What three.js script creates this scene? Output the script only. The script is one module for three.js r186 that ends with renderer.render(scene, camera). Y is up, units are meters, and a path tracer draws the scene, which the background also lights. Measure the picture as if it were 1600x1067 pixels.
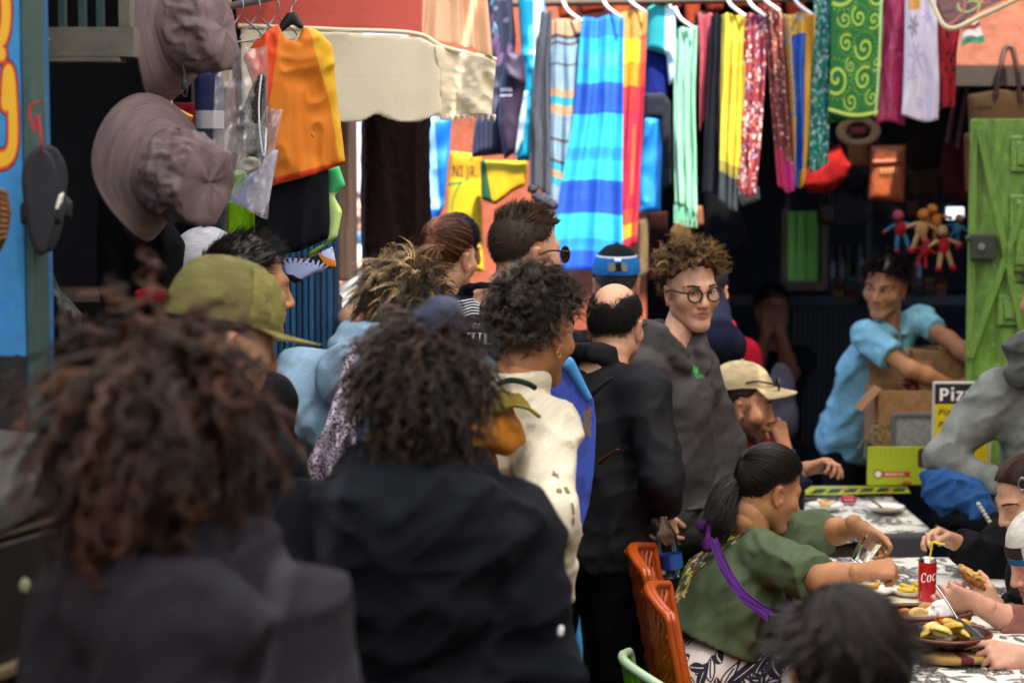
import * as THREE from 'three';
import { mergeGeometries } from 'three/addons/utils/BufferGeometryUtils.js';
import { RoundedBoxGeometry } from 'three/addons/geometries/RoundedBoxGeometry.js';
import { DecalGeometry } from 'three/addons/geometries/DecalGeometry.js';
import { Sky } from 'three/addons/objects/Sky.js';

// ---------- camera, sky, sun, exposure ----------
const scene = new THREE.Scene();
const F = 3111, CAM = new THREE.Vector3(0, 2.0, 0), PITCH = Math.atan((533.5 - 280) / F);
const camera = new THREE.PerspectiveCamera(2 * Math.atan(1067 / 2 / F) * 180 / Math.PI, 1024 / 682, 0.1, 200);
camera.position.copy(CAM);
camera.rotation.set(-PITCH, 0, 0);
camera.focus = 5.5;
camera.userData.fStop = 2.4;
camera.updateMatrixWorld(true);
const renderer = new THREE.WebGLRenderer({ antialias: true });
renderer.setSize(1024, 682);
renderer.toneMapping = THREE.LinearToneMapping;
renderer.toneMappingExposure = 3.3;
renderer.shadowMap.enabled = true;
const sunDir = new THREE.Vector3(0.16, 0.9, 0.36).normalize();
const sky = new Sky();
sky.scale.setScalar(5000);
sky.name = 'sky'; sky.userData.kind = 'structure';
Object.assign(sky.material.uniforms.turbidity, { value: 5 });
Object.assign(sky.material.uniforms.rayleigh, { value: 0.6 });
sky.material.uniforms.mieCoefficient.value = 0.005;
sky.material.uniforms.sunPosition.value.copy(sunDir);
scene.add(sky);
scene.environmentIntensity = 0.3;
const sun = new THREE.DirectionalLight(0xfff2e0, 5.0);
sun.position.copy(sunDir).multiplyScalar(30).add(new THREE.Vector3(0, 0, -6));
sun.target.position.set(0, 0, -6);
sun.castShadow = true; sun.shadow.radius = 2;
sun.shadow.mapSize.set(2048, 2048);
Object.assign(sun.shadow.camera, { left: -12, right: 12, top: 12, bottom: -12, near: 1, far: 60 });
scene.add(sun, sun.target);

// ---------- maths ----------
const V = (x, y, z) => new THREE.Vector3(x, y, z);
const cs = Math.cos(PITCH), sn = Math.sin(PITCH);
const FW = V(0, -sn, -cs), UPV = V(0, cs, -sn);
const P = (px, py, z) => V((px - 800) / F * z, 0, 0).addScaledVector(UPV, -(py - 533.5) / F * z).addScaledVector(FW, z).add(CAM);
const lerp = (a, b, t) => a + (b - a) * t, clamp = (x, a = 0, b = 1) => Math.min(b, Math.max(a, x)), R = (d) => d * Math.PI / 180;
const sstep = (a, b, x) => { const t = clamp((x - a) / (b - a)); return t * t * (3 - 2 * t); };
function rng(seed) { let s = seed >>> 0 || 1; return () => { s = (s + 0x6D2B79F5) | 0; let t = Math.imul(s ^ (s >>> 15), 1 | s); t = (t + Math.imul(t ^ (t >>> 7), 61 | t)) ^ t; return ((t ^ (t >>> 14)) >>> 0) / 4294967296; }; }
const h3 = (x, y, z) => { let n = Math.imul(x, 374761393) + Math.imul(y, 668265263) + Math.imul(z, 2147483647 ^ 1274126177); n = Math.imul(n ^ (n >>> 13), 1274126177); return ((n ^ (n >>> 16)) >>> 0) / 4294967296; };
function vn(x, y, z) {
  const i = Math.floor(x), j = Math.floor(y), k = Math.floor(z); let u = x - i, v = y - j, w = z - k;
  u = u * u * (3 - 2 * u); v = v * v * (3 - 2 * v); w = w * w * (3 - 2 * w);
  return lerp(lerp(lerp(h3(i, j, k), h3(i + 1, j, k), u), lerp(h3(i, j + 1, k), h3(i + 1, j + 1, k), u), v),
    lerp(lerp(h3(i, j, k + 1), h3(i + 1, j, k + 1), u), lerp(h3(i, j + 1, k + 1), h3(i + 1, j + 1, k + 1), u), v), w);
}
const ridge = (x, y, z) => 1 - Math.abs(2 * vn(x, y, z) - 1);
// cloth folds: sharp crests between soft valleys, roughly zero on average
function folds(x, y, z, sd) {
  const w = vn(x * 5 + sd, y * 5, z * 5) * 1.6, w2 = vn(x * 3.1, y * 3.1 + sd, z * 3.1 + 7) * 2.2, c = (v) => v * v * Math.sqrt(v);
  return 0.95 * c(ridge(x * 9 + w + sd, y * 3.4 + w2, z * 9)) + 0.95 * c(ridge(x * 5 + y * 6 + w, y * 10 - x * 4 + w2 + sd, z * 6)) + 0.5 * c(ridge(x * 17 - y * 9 + w2, y * 19 + w + sd, z * 17)) - 0.75;
}
const quat = (yaw, pitch = 0, roll = 0) => new THREE.Quaternion().setFromEuler(new THREE.Euler(R(pitch), R(yaw), R(roll), 'YXZ'));
const mix3 = (a, b, t) => a.clone().lerp(b, t);

// ---------- implicit surfaces ----------
const cap = (a, b, ra, rb = ra, k = 0.02, o = {}) => ({ t: 0, a, b, ra, rb, k, ...o });
const ell = (c, r, q, k = 0.03, o = {}) => ({ t: 1, c, r: r.isVector3 ? r : V(...r), q, k, ...o });
function nets(prims, cell, post, wantCol) {
  const mn = V(1e9, 1e9, 1e9), mx = V(-1e9, -1e9, -1e9);
  for (const p of prims) {
    if (p.t === 2) continue;
    const m = p.t ? Math.max(p.r.x, p.r.y, p.r.z) : Math.max(p.ra, p.rb);
    p.lo = p.t ? p.c.clone().subScalar(m) : p.a.clone().min(p.b).subScalar(m);
    p.hi = p.t ? p.c.clone().addScalar(m) : p.a.clone().max(p.b).addScalar(m);
    if (!p.sub) { mn.min(p.lo); mx.max(p.hi); }
    if (p.t) { p.iq = p.q ? p.q.clone().invert() : null; }
    else { p.ba = p.b.clone().sub(p.a); p.l2 = Math.max(p.ba.lengthSq(), 1e-9); p.dn = p.ba.clone().normalize(); }
  }
  mn.subScalar(cell * 3 + 0.012); mx.addScalar(cell * 3 + 0.012);
  const nx = Math.ceil((mx.x - mn.x) / cell) + 1, ny = Math.ceil((mx.y - mn.y) / cell) + 1, nz = Math.ceil((mx.z - mn.z) / cell) + 1;
  const D = new Float32Array(nx * ny * nz).fill(10), v = V(0, 0, 0);
  for (const p of prims) {
    if (p.t === 2) { for (let k = 0, n = 0; k < nz; k++) for (let j = 0; j < ny; j++) for (let i = 0; i < nx; i++, n++) if (D[n] < 1) D[n] = Math.max(D[n], (mn.x + i * cell - p.c.x) * p.n.x + (mn.y + j * cell - p.c.y) * p.n.y + (mn.z + k * cell - p.c.z) * p.n.z); continue; }
    const pad = p.k + cell * 2.5 + 0.012;
    const i0 = Math.max(0, Math.floor((p.lo.x - pad - mn.x) / cell)), i1 = Math.min(nx - 1, Math.ceil((p.hi.x + pad - mn.x) / cell));
    const j0 = Math.max(0, Math.floor((p.lo.y - pad - mn.y) / cell)), j1 = Math.min(ny - 1, Math.ceil((p.hi.y + pad - mn.y) / cell));
    const k0 = Math.max(0, Math.floor((p.lo.z - pad - mn.z) / cell)), k1 = Math.min(nz - 1, Math.ceil((p.hi.z + pad - mn.z) / cell));
    for (let k = k0; k <= k1; k++) for (let j = j0; j <= j1; j++) for (let i = i0; i <= i1; i++) {
      const x = mn.x + i * cell, y = mn.y + j * cell, z = mn.z + k * cell; let d;
      if (p.t) {
        v.set(x - p.c.x, y - p.c.y, z - p.c.z); if (p.iq) v.applyQuaternion(p.iq);
        const a = v.x / p.r.x, b = v.y / p.r.y, c = v.z / p.r.z, q = Math.sqrt(a * a + b * b + c * c);
        const a2 = a / p.r.x, b2 = b / p.r.y, c2 = c / p.r.z, q2 = Math.sqrt(a2 * a2 + b2 * b2 + c2 * c2);
        d = q2 < 1e-9 ? -Math.min(p.r.x, p.r.y, p.r.z) : q * (q - 1) / q2;
      } else {
        const dx = x - p.a.x, dy = y - p.a.y, dz = z - p.a.z, t = clamp((dx * p.ba.x + dy * p.ba.y + dz * p.ba.z) / p.l2);
        const ex = dx - p.ba.x * t, ey = dy - p.ba.y * t, ez = dz - p.ba.z * t;
        d = Math.sqrt(ex * ex + ey * ey + ez * ez) - lerp(p.ra, p.rb, t);
        if (p.flat) d = Math.max(d, (x - p.b.x) * p.dn.x + (y - p.b.y) * p.dn.y + (z - p.b.z) * p.dn.z);
      }
      const n = i + nx * (j + ny * k), f = D[n];
      if (p.sub) { const e = -d, h = Math.max(p.k - Math.abs(f - e), 0) / p.k; D[n] = Math.max(f, e) + h * h * p.k * 0.25; }
      else { const h = Math.max(p.k - Math.abs(f - d), 0) / p.k; D[n] = Math.min(f, d) - h * h * p.k * 0.25; }
    }
  }
  if (post) for (let k = 0, n = 0; k < nz; k++) for (let j = 0; j < ny; j++) for (let i = 0; i < nx; i++, n++)
    if (D[n] < 0.05 && D[n] > -0.08) D[n] = post(mn.x + i * cell, mn.y + j * cell, mn.z + k * cell, D[n]);
  return polygonise(D, nx, ny, nz, mn, cell);
}
function polygonise(D, nx, ny, nz, mn, cell) {
  const id = new Int32Array(nx * ny * nz).fill(-1), pos = [], uv = [], ix = [], sy = nx, sz = nx * ny;
  for (let k = 0; k < nz - 1; k++) for (let j = 0; j < ny - 1; j++) for (let i = 0; i < nx - 1; i++) {
    const n = i + sy * j + sz * k; let c = 0, sx = 0, sY = 0, sZ = 0;
    let m = 0; for (let q = 0; q < 8; q++) if (D[n + (q & 1) + ((q >> 1) & 1) * sy + (q >> 2) * sz] < 0) m++;
    if (m === 0 || m === 8) continue;
    for (let q = 0; q < 8; q++) for (let ax = 0; ax < 3; ax++) {
      const bit = 1 << ax; if (q & bit) continue; const q2 = q | bit;
      const a = D[n + (q & 1) + ((q >> 1) & 1) * sy + (q >> 2) * sz], b = D[n + (q2 & 1) + ((q2 >> 1) & 1) * sy + (q2 >> 2) * sz];
      if ((a < 0) === (b < 0)) continue; const t = a / (a - b);
      sx += (q & 1) + (ax === 0 ? t : 0); sY += ((q >> 1) & 1) + (ax === 1 ? t : 0); sZ += (q >> 2) + (ax === 2 ? t : 0); c++;
    }
    id[n] = pos.length / 3; const x = mn.x + (i + sx / c) * cell, y = mn.y + (j + sY / c) * cell, z = mn.z + (k + sZ / c) * cell;
    pos.push(x, y, z); uv.push(x + 0.7 * z, y + 0.35 * z);
  }
  const quad = (a, b, c, d, fl) => { if (a < 0 || b < 0 || c < 0 || d < 0) return; if (fl) ix.push(a, b, c, a, c, d); else ix.push(a, c, b, a, d, c); };
  for (let k = 1; k < nz - 1; k++) for (let j = 1; j < ny - 1; j++) for (let i = 1; i < nx - 1; i++) {
    const n = i + sy * j + sz * k, s = D[n] < 0;
    if (s !== (D[n + 1] < 0)) quad(id[n - sy - sz], id[n - sz], id[n], id[n - sy], s);
    if (s !== (D[n + sy] < 0)) quad(id[n - 1 - sz], id[n - 1], id[n], id[n - sz], s);
    if (s !== (D[n + sz] < 0)) quad(id[n - 1 - sy], id[n - sy], id[n], id[n - 1], s);
  }
  const g = new THREE.BufferGeometry();
  g.setAttribute('position', new THREE.Float32BufferAttribute(pos, 3)); g.setAttribute('uv', new THREE.Float32BufferAttribute(uv, 2));
  g.setIndex(ix); g.computeVertexNormals(); return g;
}
// puffed cloth shape from an outline in picture pixels at a depth; yaw turns it about its upright axis
function panel(poly, z, T, o = {}) {
  let x0 = 1e9, x1 = -1e9, y0 = 1e9, y1 = -1e9;
  for (const [x, y] of poly) { x0 = Math.min(x0, x); x1 = Math.max(x1, x); y0 = Math.min(y0, y); y1 = Math.max(y1, y); }
  const S = F / z, cx = (x0 + x1) / 2, cy = (y0 + y1) / 2, ca = Math.cos(R(o.yaw || 0)), cell = o.cell || 0.007;
  const pts = poly.map(([x, y]) => [(x - cx) / S / ca, -(y - cy) / S]);
  const w = (x1 - x0) / S / ca, h = (y1 - y0) / S, amp = o.amp ?? 0.01, fx = o.fx ?? 14, fy = o.fy ?? 3, sd = o.seed ?? 1, r = Math.min(T, o.round ?? T);
  const m = T + amp * 1.6 + cell * 3, nx = Math.ceil((w + cell * 8) / cell), ny = Math.ceil((h + cell * 8) / cell), nz = Math.ceil(2 * m / cell) + 1;
  const mn = V(-w / 2 - cell * 4, -h / 2 - cell * 4, -m), D = new Float32Array(nx * ny * nz);
  for (let j = 0; j < ny; j++) for (let i = 0; i < nx; i++) {
    const x = mn.x + i * cell, y = mn.y + j * cell; let d2 = 1e9, ins = false;
    for (let a = 0, b = pts.length - 1; a < pts.length; b = a++) {
      const [ax, ay] = pts[a], [bx, by] = pts[b], ex = bx - ax, ey = by - ay, t = clamp(((x - ax) * ex + (y - ay) * ey) / (ex * ex + ey * ey));
      const qx = x - ax - ex * t, qy = y - ay - ey * t; d2 = Math.min(d2, qx * qx + qy * qy);
      if ((ay > y) !== (by > y) && x < (bx - ax) * (y - ay) / (by - ay) + ax) ins = !ins;
    }
    const a = ins ? -Math.sqrt(d2) : Math.sqrt(d2);
    const wv = vn(x * 5 + sd, y * 5, sd) - 0.5, f = o.fold ? o.fold(x / w + 0.5, 0.5 - y / h) : 0;
    const ft = amp * (ridge(x * fx + wv * 1.2 + sd * 7.3, y * fy + wv, sd) - 0.55) + amp * 0.35 * (ridge(x * fx * 2.3 + wv * 2, y * fy * 3 + wv * 3, sd + 9) - 0.5) + f;
    for (let k = 0; k < nz; k++) {
      const zz = mn.z + k * cell, b = Math.abs(zz - ft) - T, p = Math.max(a + r, 0), q = Math.max(b + r, 0);
      D[i + nx * (j + ny * k)] = Math.sqrt(p * p + q * q) - r + Math.min(Math.max(a + r, b + r), 0);
    }
  }
  const g = polygonise(D, nx, ny, nz, mn, cell), pa = g.attributes.position, u = g.attributes.uv, us = o.uvm;
  for (let i = 0; i < pa.count; i++) us ? u.setXY(i, pa.getX(i) * us, pa.getY(i) * us) : u.setXY(i, pa.getX(i) / w + 0.5, pa.getY(i) / h + 0.5);
  g.rotateX(o.tilt ? R(o.tilt) : 0); g.rotateY(R(o.yaw || 0)); const c = P(cx, cy, z); g.translate(c.x, c.y, c.z); return g;
}
// hanging cloth: a closed thin shell between four picture corners (tl, tr, br, bl), with upright folds
function sheet(q, z, o = {}) {
  const nu = o.nu || 36, nv = o.nv || 44, th = o.th || 0.006, amp = o.amp ?? 0.02, n = o.n ?? 3, sd = o.seed || 1, zb = o.zb ?? z, pos = [], uv = [], ix = [];
  const at = (u, v, s) => {
    let ax = lerp(lerp(q[0][0], q[1][0], u), lerp(q[3][0], q[2][0], u), v), ay = lerp(lerp(q[0][1], q[1][1], u), lerp(q[3][1], q[2][1], u), v);
    const wv = (vn(v * 3 + sd, u * 2, sd * 1.7) - 0.5);
    if (!o.stiff) { ax += 2.6 * Math.sin(v * 3.3 + sd * 2.1) * v + 2.2 * (vn(u * 2 + sd, v * 2.5, sd) - 0.5); ay += 5 * v * v * Math.sin(u * 4.2 + sd * 1.9) + 2 * (1 - v) * Math.sin(u * 9 + sd); }
    if (o.warp) { const d = o.warp(u, v); ax += d[0]; ay += d[1]; }
    const f = amp * (Math.sin((u * n + wv * 0.5) * 6.283 + sd * 2) * 0.6 + 0.8 * (ridge(u * n * 2.1 + wv, v * 2.2 + sd, sd) - 0.5)) * (o.prof ? o.prof(v) : 1) + (o.amp2 ?? 0.004) * (ridge(u * 7 + v * 3, v * 9 + sd, 3) - 0.5);
    const p = P(ax, ay, lerp(z, zb, v)); p.z += f + s * th / 2; if (o.fx) p.x += f * o.fx; return p;
  };
  for (let s = 0; s < 2; s++) for (let j = 0; j <= nv; j++) for (let i = 0; i <= nu; i++) { const p = at(i / nu, j / nv, s ? -1 : 1); pos.push(p.x, p.y, p.z); uv.push(i / nu, 1 - j / nv); }
  const W = nu + 1, N = W * (nv + 1), qd = (a, b, c, d) => ix.push(a, b, c, a, c, d);
  for (let j = 0; j < nv; j++) for (let i = 0; i < nu; i++) { const a = j * W + i; qd(a, a + W, a + W + 1, a + 1); qd(N + a, N + a + 1, N + a + W + 1, N + a + W); }
  for (let i = 0; i < nu; i++) { qd(i, i + 1, N + i + 1, N + i); const a = nv * W + i; qd(a, N + a, N + a + 1, a + 1); }
  for (let j = 0; j < nv; j++) { const a = j * W; qd(a, N + a, N + a + W, a + W); const b = a + nu; qd(b, b + W, N + b + W, N + b); }
  const g = new THREE.BufferGeometry(); g.setAttribute('position', new THREE.Float32BufferAttribute(pos, 3)); g.setAttribute('uv', new THREE.Float32BufferAttribute(uv, 2)); g.setIndex(ix); g.computeVertexNormals(); return g;
}
function grid(fn, nu, nv, closeU = false) {   // fn(u, v) -> Vector3
  const pos = [], uv = [], ix = [];
  for (let j = 0; j <= nv; j++) for (let i = 0; i <= nu; i++) { const p = fn(i / nu, j / nv); pos.push(p.x, p.y, p.z); uv.push(i / nu, j / nv); }
  for (let j = 0; j < nv; j++) for (let i = 0; i < nu; i++) { const a = j * (nu + 1) + i, b = a + nu + 1; ix.push(a, a + 1, b + 1, a, b + 1, b); }
  const g = new THREE.BufferGeometry(); g.setAttribute('position', new THREE.Float32BufferAttribute(pos, 3)); g.setAttribute('uv', new THREE.Float32BufferAttribute(uv, 2)); g.setIndex(ix); g.computeVertexNormals(); return g;
}
const tube = (pts, r, seg = 24, rad = 7) => new THREE.TubeGeometry(new THREE.CatmullRomCurve3(pts), seg, r, rad, false);
const bar = (a, b, r, rad = 8) => { const d = b.clone().sub(a), g = new THREE.CylinderGeometry(r, r, d.length(), rad); g.applyQuaternion(new THREE.Quaternion().setFromUnitVectors(V(0, 1, 0), d.clone().normalize())); const m = mix3(a, b, 0.5); g.translate(m.x, m.y, m.z); return g; };
const rbox = (w, h, d, r = 0.006, seg = 2) => new RoundedBoxGeometry(w, h, d, seg, Math.min(r, w / 2.1, h / 2.1, d / 2.1));
const put = (g, p, q) => { if (q) g.applyQuaternion(q); g.translate(p.x, p.y, p.z); return g; };
const lathe = (pts, seg = 40) => new THREE.LatheGeometry(pts.map(([r, y]) => new THREE.Vector2(r, y)), seg);
const metreUV = (g) => { const p = g.attributes.position, n = g.attributes.normal, u = g.attributes.uv; for (let i = 0; i < u.count; i++) { const ax = Math.abs(n.getX(i)), ay = Math.abs(n.getY(i)); if (ax > 0.7) u.setXY(i, p.getZ(i), p.getY(i)); else if (ay > 0.7) u.setXY(i, p.getX(i), p.getZ(i)); else u.setXY(i, p.getX(i), p.getY(i)); } return g; };
const box2 = (x0, x1, y0, y1, z0, z1) => metreUV(box3(x0, x1, y0, y1, z0, z1));
const box3 = (x0, x1, y0, y1, z0, z1) => put(new THREE.BoxGeometry(Math.abs(x1 - x0), Math.abs(y1 - y0), Math.abs(z1 - z0)), V((x0 + x1) / 2, (y0 + y1) / 2, (z0 + z1) / 2));
const merge = (gs) => mergeGeometries(gs.map((g) => { const n = g.index ? g.toNonIndexed() : g; const m = new THREE.BufferGeometry(); m.setAttribute('position', n.attributes.position); m.setAttribute('normal', n.attributes.normal); if (n.attributes.uv) m.setAttribute('uv', n.attributes.uv); else m.setAttribute('uv', new THREE.Float32BufferAttribute(new Float32Array(n.attributes.position.count * 2), 2)); if (n.attributes.color) m.setAttribute('color', n.attributes.color); return m; }));
const uvScale = (g, su, sv = su) => { const u = g.attributes.uv; for (let i = 0; i < u.count; i++) u.setXY(i, u.getX(i) * su, u.getY(i) * sv); return g; };
function planarUV(g, c, right, up, w, h) { const p = g.attributes.position, u = g.attributes.uv, v = V(0, 0, 0); for (let i = 0; i < p.count; i++) { v.fromBufferAttribute(p, i).sub(c); u.setXY(i, v.dot(right) / w + 0.5, v.dot(up) / h + 0.5); } return g; }

// ---------- textures and materials ----------
function canvasTex(w, h, draw, o = {}) {
  const c = document.createElement('canvas'); c.width = w; c.height = h; const x = c.getContext('2d'); draw(x, w, h);
  const t = new THREE.CanvasTexture(c); if (!o.data) t.colorSpace = THREE.SRGBColorSpace; t.wrapS = t.wrapT = THREE.RepeatWrapping; if (o.rep) t.repeat.set(...o.rep); t.magFilter = THREE.LinearFilter; t.anisotropy = 4; return t;
}
function dataTex(n, f) {
  const d = new Uint8Array(n * n * 4); for (let j = 0; j < n; j++) for (let i = 0; i < n; i++) { const v = clamp(f(i / n, j / n)) * 255, k = (j * n + i) * 4; d[k] = d[k + 1] = d[k + 2] = v; d[k + 3] = 255; }
  const t = new THREE.DataTexture(d, n, n); t.wrapS = t.wrapT = THREE.RepeatWrapping; t.magFilter = THREE.LinearFilter; t.minFilter = THREE.LinearMipmapLinearFilter; t.generateMipmaps = true; t.needsUpdate = true; return t;
}
// tileable noise: vn on a torus-ish blend
const tn = (u, v, f, s) => { const a = (x, y) => vn(x * f, y * f, s); return lerp(lerp(a(u, v), a(u - 1 + 50, v), sstep(0.8, 1, u)), lerp(a(u, v - 1 + 50), a(u - 1 + 50, v - 1 + 50), sstep(0.8, 1, u)), sstep(0.8, 1, v)); };
const bumpFleece = dataTex(256, (u, v) => 0.5 * tn(u, v, 70, 3) + 0.3 * tn(u, v, 30, 4) + 0.2 * tn(u, v, 110, 5)); bumpFleece.repeat.set(4, 4);
const bumpWeave = dataTex(256, (u, v) => 0.5 + 0.22 * Math.sin(u * 6.283 * 48) + 0.22 * Math.sin(v * 6.283 * 48) + 0.2 * (tn(u, v, 60, 8) - 0.5)); bumpWeave.repeat.set(6, 6);
const mottle = dataTex(256, (u, v) => 0.8 + 0.28 * (0.5 * tn(u, v, 6, 1) + 0.3 * tn(u, v, 16, 2) + 0.2 * tn(u, v, 60, 6) - 0.1)); mottle.repeat.set(2, 2); mottle.colorSpace = THREE.SRGBColorSpace;
const bumpRough = dataTex(256, (u, v) => 0.45 * tn(u, v, 8, 11) + 0.3 * tn(u, v, 24, 12) + 0.25 * tn(u, v, 80, 13)); bumpRough.repeat.set(2, 2);
const C = (hex) => new THREE.Color(hex);
const std = (hex, o = {}) => new THREE.MeshPhysicalMaterial({ color: hex, roughness: 0.85, side: THREE.DoubleSide, ...o });
const cloth = (hex, o = {}) => std(hex, { roughness: 0.9, map: mottle, bumpMap: bumpWeave, bumpScale: 0.0005, sheen: 0.15, sheenRoughness: 0.6, sheenColor: C(hex).multiplyScalar(1.3), specularIntensity: 0.3, ...o });
const fleece = (hex, o = {}) => cloth(hex, { bumpMap: bumpFleece, bumpScale: 0.0012, ...o });
const printed = (tex, o = {}) => std(0xffffff, { map: tex, roughness: 0.85, bumpMap: null, ...o });
const paint = (hex, o = {}) => std(hex, { roughness: 0.55, map: mottle, bumpMap: bumpRough, bumpScale: 0.0012, ...o });
const M = {
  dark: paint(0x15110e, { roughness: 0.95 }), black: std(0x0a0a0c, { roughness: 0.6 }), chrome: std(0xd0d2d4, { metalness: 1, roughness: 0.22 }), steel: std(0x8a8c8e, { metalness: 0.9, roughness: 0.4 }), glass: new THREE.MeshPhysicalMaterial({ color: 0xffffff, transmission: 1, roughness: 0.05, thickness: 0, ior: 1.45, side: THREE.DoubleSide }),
  wood: paint(0x5c4a36, { roughness: 0.8 }),
};

// ---------- scene bookkeeping ----------
const used = {};
const numbered = (n) => { const k = used[n] = (used[n] ?? -1) + 1; return k ? `${n}_${String(k).padStart(3, '0')}` : n; };
function thing(name, label, category, at, group) { const o = new THREE.Group(); o.name = numbered(name); o.position.copy(at); o.userData = { label, category }; if (group) o.userData.group = group; scene.add(o); return o; }
// geometry is made in world coordinates; a part is stored relative to its thing's base
function part(parent, name, geo, mat, label) {
  const off = V(0, 0, 0); for (let p = parent; p && p !== scene; p = p.parent) off.add(p.position);
  geo.translate(-off.x, -off.y, -off.z); const m = new THREE.Mesh(geo, mat); m.name = name; m.castShadow = m.receiveShadow = true; if (label) m.userData.label = label; parent.add(m); return m;
}
function struct(name, geo, mat) { const m = new THREE.Mesh(geo, mat); m.name = numbered(name); m.userData.kind = 'structure'; m.castShadow = m.receiveShadow = true; scene.add(m); return m; }
function single(name, label, category, geo, mat, group, kind) {
  geo.computeBoundingBox(); const b = geo.boundingBox, at = V((b.min.x + b.max.x) / 2, b.min.y, (b.min.z + b.max.z) / 2); geo.translate(-at.x, -at.y, -at.z);
  const m = new THREE.Mesh(geo, mat); m.position.copy(at); m.name = numbered(name); m.userData = { label, category }; if (group) m.userData.group = group; if (kind) m.userData.kind = kind; m.castShadow = m.receiveShadow = true; scene.add(m); return m;
}
// ---------- people ----------
const headCache = {};
function headGeo(kind, jaw = 1) {
  const key = kind + jaw; if (headCache[key]) return headCache[key].clone();
  const f = kind === 'f', q = [];
  q.push(ell(V(0, 0.036, -0.014), [0.076, 0.09, 0.096], null, 0.03));
  q.push(ell(V(0, -0.03, 0.022), [f ? 0.06 : 0.064, 0.075, 0.066], null, 0.04));
  q.push(cap(V(-0.045 * jaw, -0.062, 0.01), V(-0.012, -0.103, 0.066), f ? 0.018 : 0.024, f ? 0.016 : 0.021, 0.03), cap(V(0.045 * jaw, -0.062, 0.01), V(0.012, -0.103, 0.066), f ? 0.018 : 0.024, f ? 0.016 : 0.021, 0.03));
  q.push(cap(V(-0.012, -0.103, 0.07), V(0.012, -0.103, 0.07), 0.016, 0.016, 0.02));
  for (const s of [-1, 1]) {
    q.push(ell(V(s * 0.042, -0.026, 0.058), [0.028, 0.021, 0.021], null, 0.035));
    q.push(cap(V(s * 0.014, 0.02, 0.084), V(s * 0.045, 0.022, 0.068), f ? 0.010 : 0.014, 0.010, 0.02));
    q.push(ell(V(s * 0.031, 0.002, 0.099), [0.018, 0.011, 0.016], null, 0.014, { sub: true }));
    q.push(ell(V(s * 0.031, 0.004, 0.074), [0.017, 0.0125, 0.0125], null, 0.006));
  }
  q.push(cap(V(0, 0.014, 0.088), V(0, -0.03, 0.107), 0.0085, 0.012, 0.012), ell(V(0, -0.034, 0.108), [0.0125, 0.0105, 0.0115], null, 0.006));
  for (const s of [-1, 1]) q.push(ell(V(s * 0.0125, -0.038, 0.097), [0.0085, 0.0075, 0.011], null, 0.006), ell(V(s * 0.007, -0.046, 0.102), [0.004, 0.003, 0.006], null, 0.003, { sub: true }));
  q.push(ell(V(0, -0.062, 0.078), [0.028, 0.018, 0.02], null, 0.016));
  q.push(cap(V(-0.019, -0.0605, 0.084), V(0, -0.0585, 0.0945), 0.0035, 0.0055, 0.006), cap(V(0.019, -0.0605, 0.084), V(0, -0.0585, 0.0945), 0.0035, 0.0055, 0.006));
  q.push(cap(V(-0.015, -0.072, 0.085), V(0, -0.0725, 0.0925), 0.004, 0.0065, 0.006), cap(V(0.015, -0.072, 0.085), V(0, -0.0725, 0.0925), 0.004, 0.0065, 0.006));
  q.push(cap(V(-0.022, -0.0655, 0.088), V(0.022, -0.0655, 0.088), 0.0016, 0.0016, 0.003, { sub: true }), cap(V(-0.012, -0.0655, 0.097), V(0.012, -0.0655, 0.097), 0.0022, 0.0022, 0.003, { sub: true }));
  for (const s of [-1, 1]) {
    const eq = new THREE.Quaternion().setFromEuler(new THREE.Euler(-0.2, s * 0.5, s * -0.12));
    q.push(ell(V(s * 0.081, -0.014, -0.012), [0.008, 0.033, 0.02], eq, 0.006), ell(V(s * 0.0895, -0.009, -0.005), [0.007, 0.021, 0.0115], eq, 0.004, { sub: true }), ell(V(s * 0.08, -0.041, -0.005), [0.006, 0.01, 0.009], null, 0.006), ell(V(s * 0.079, -0.014, 0.004), [0.004, 0.008, 0.005], null, 0.004));
  }
  q.push(cap(V(0, -0.06, -0.03), V(0, -0.115, -0.04), 0.055, f ? 0.047 : 0.055, 0.03));
  return (headCache[key] = nets(q, 0.0032)).clone();
}
const inHead = (p, H) => p.clone().applyMatrix4(H);
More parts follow.
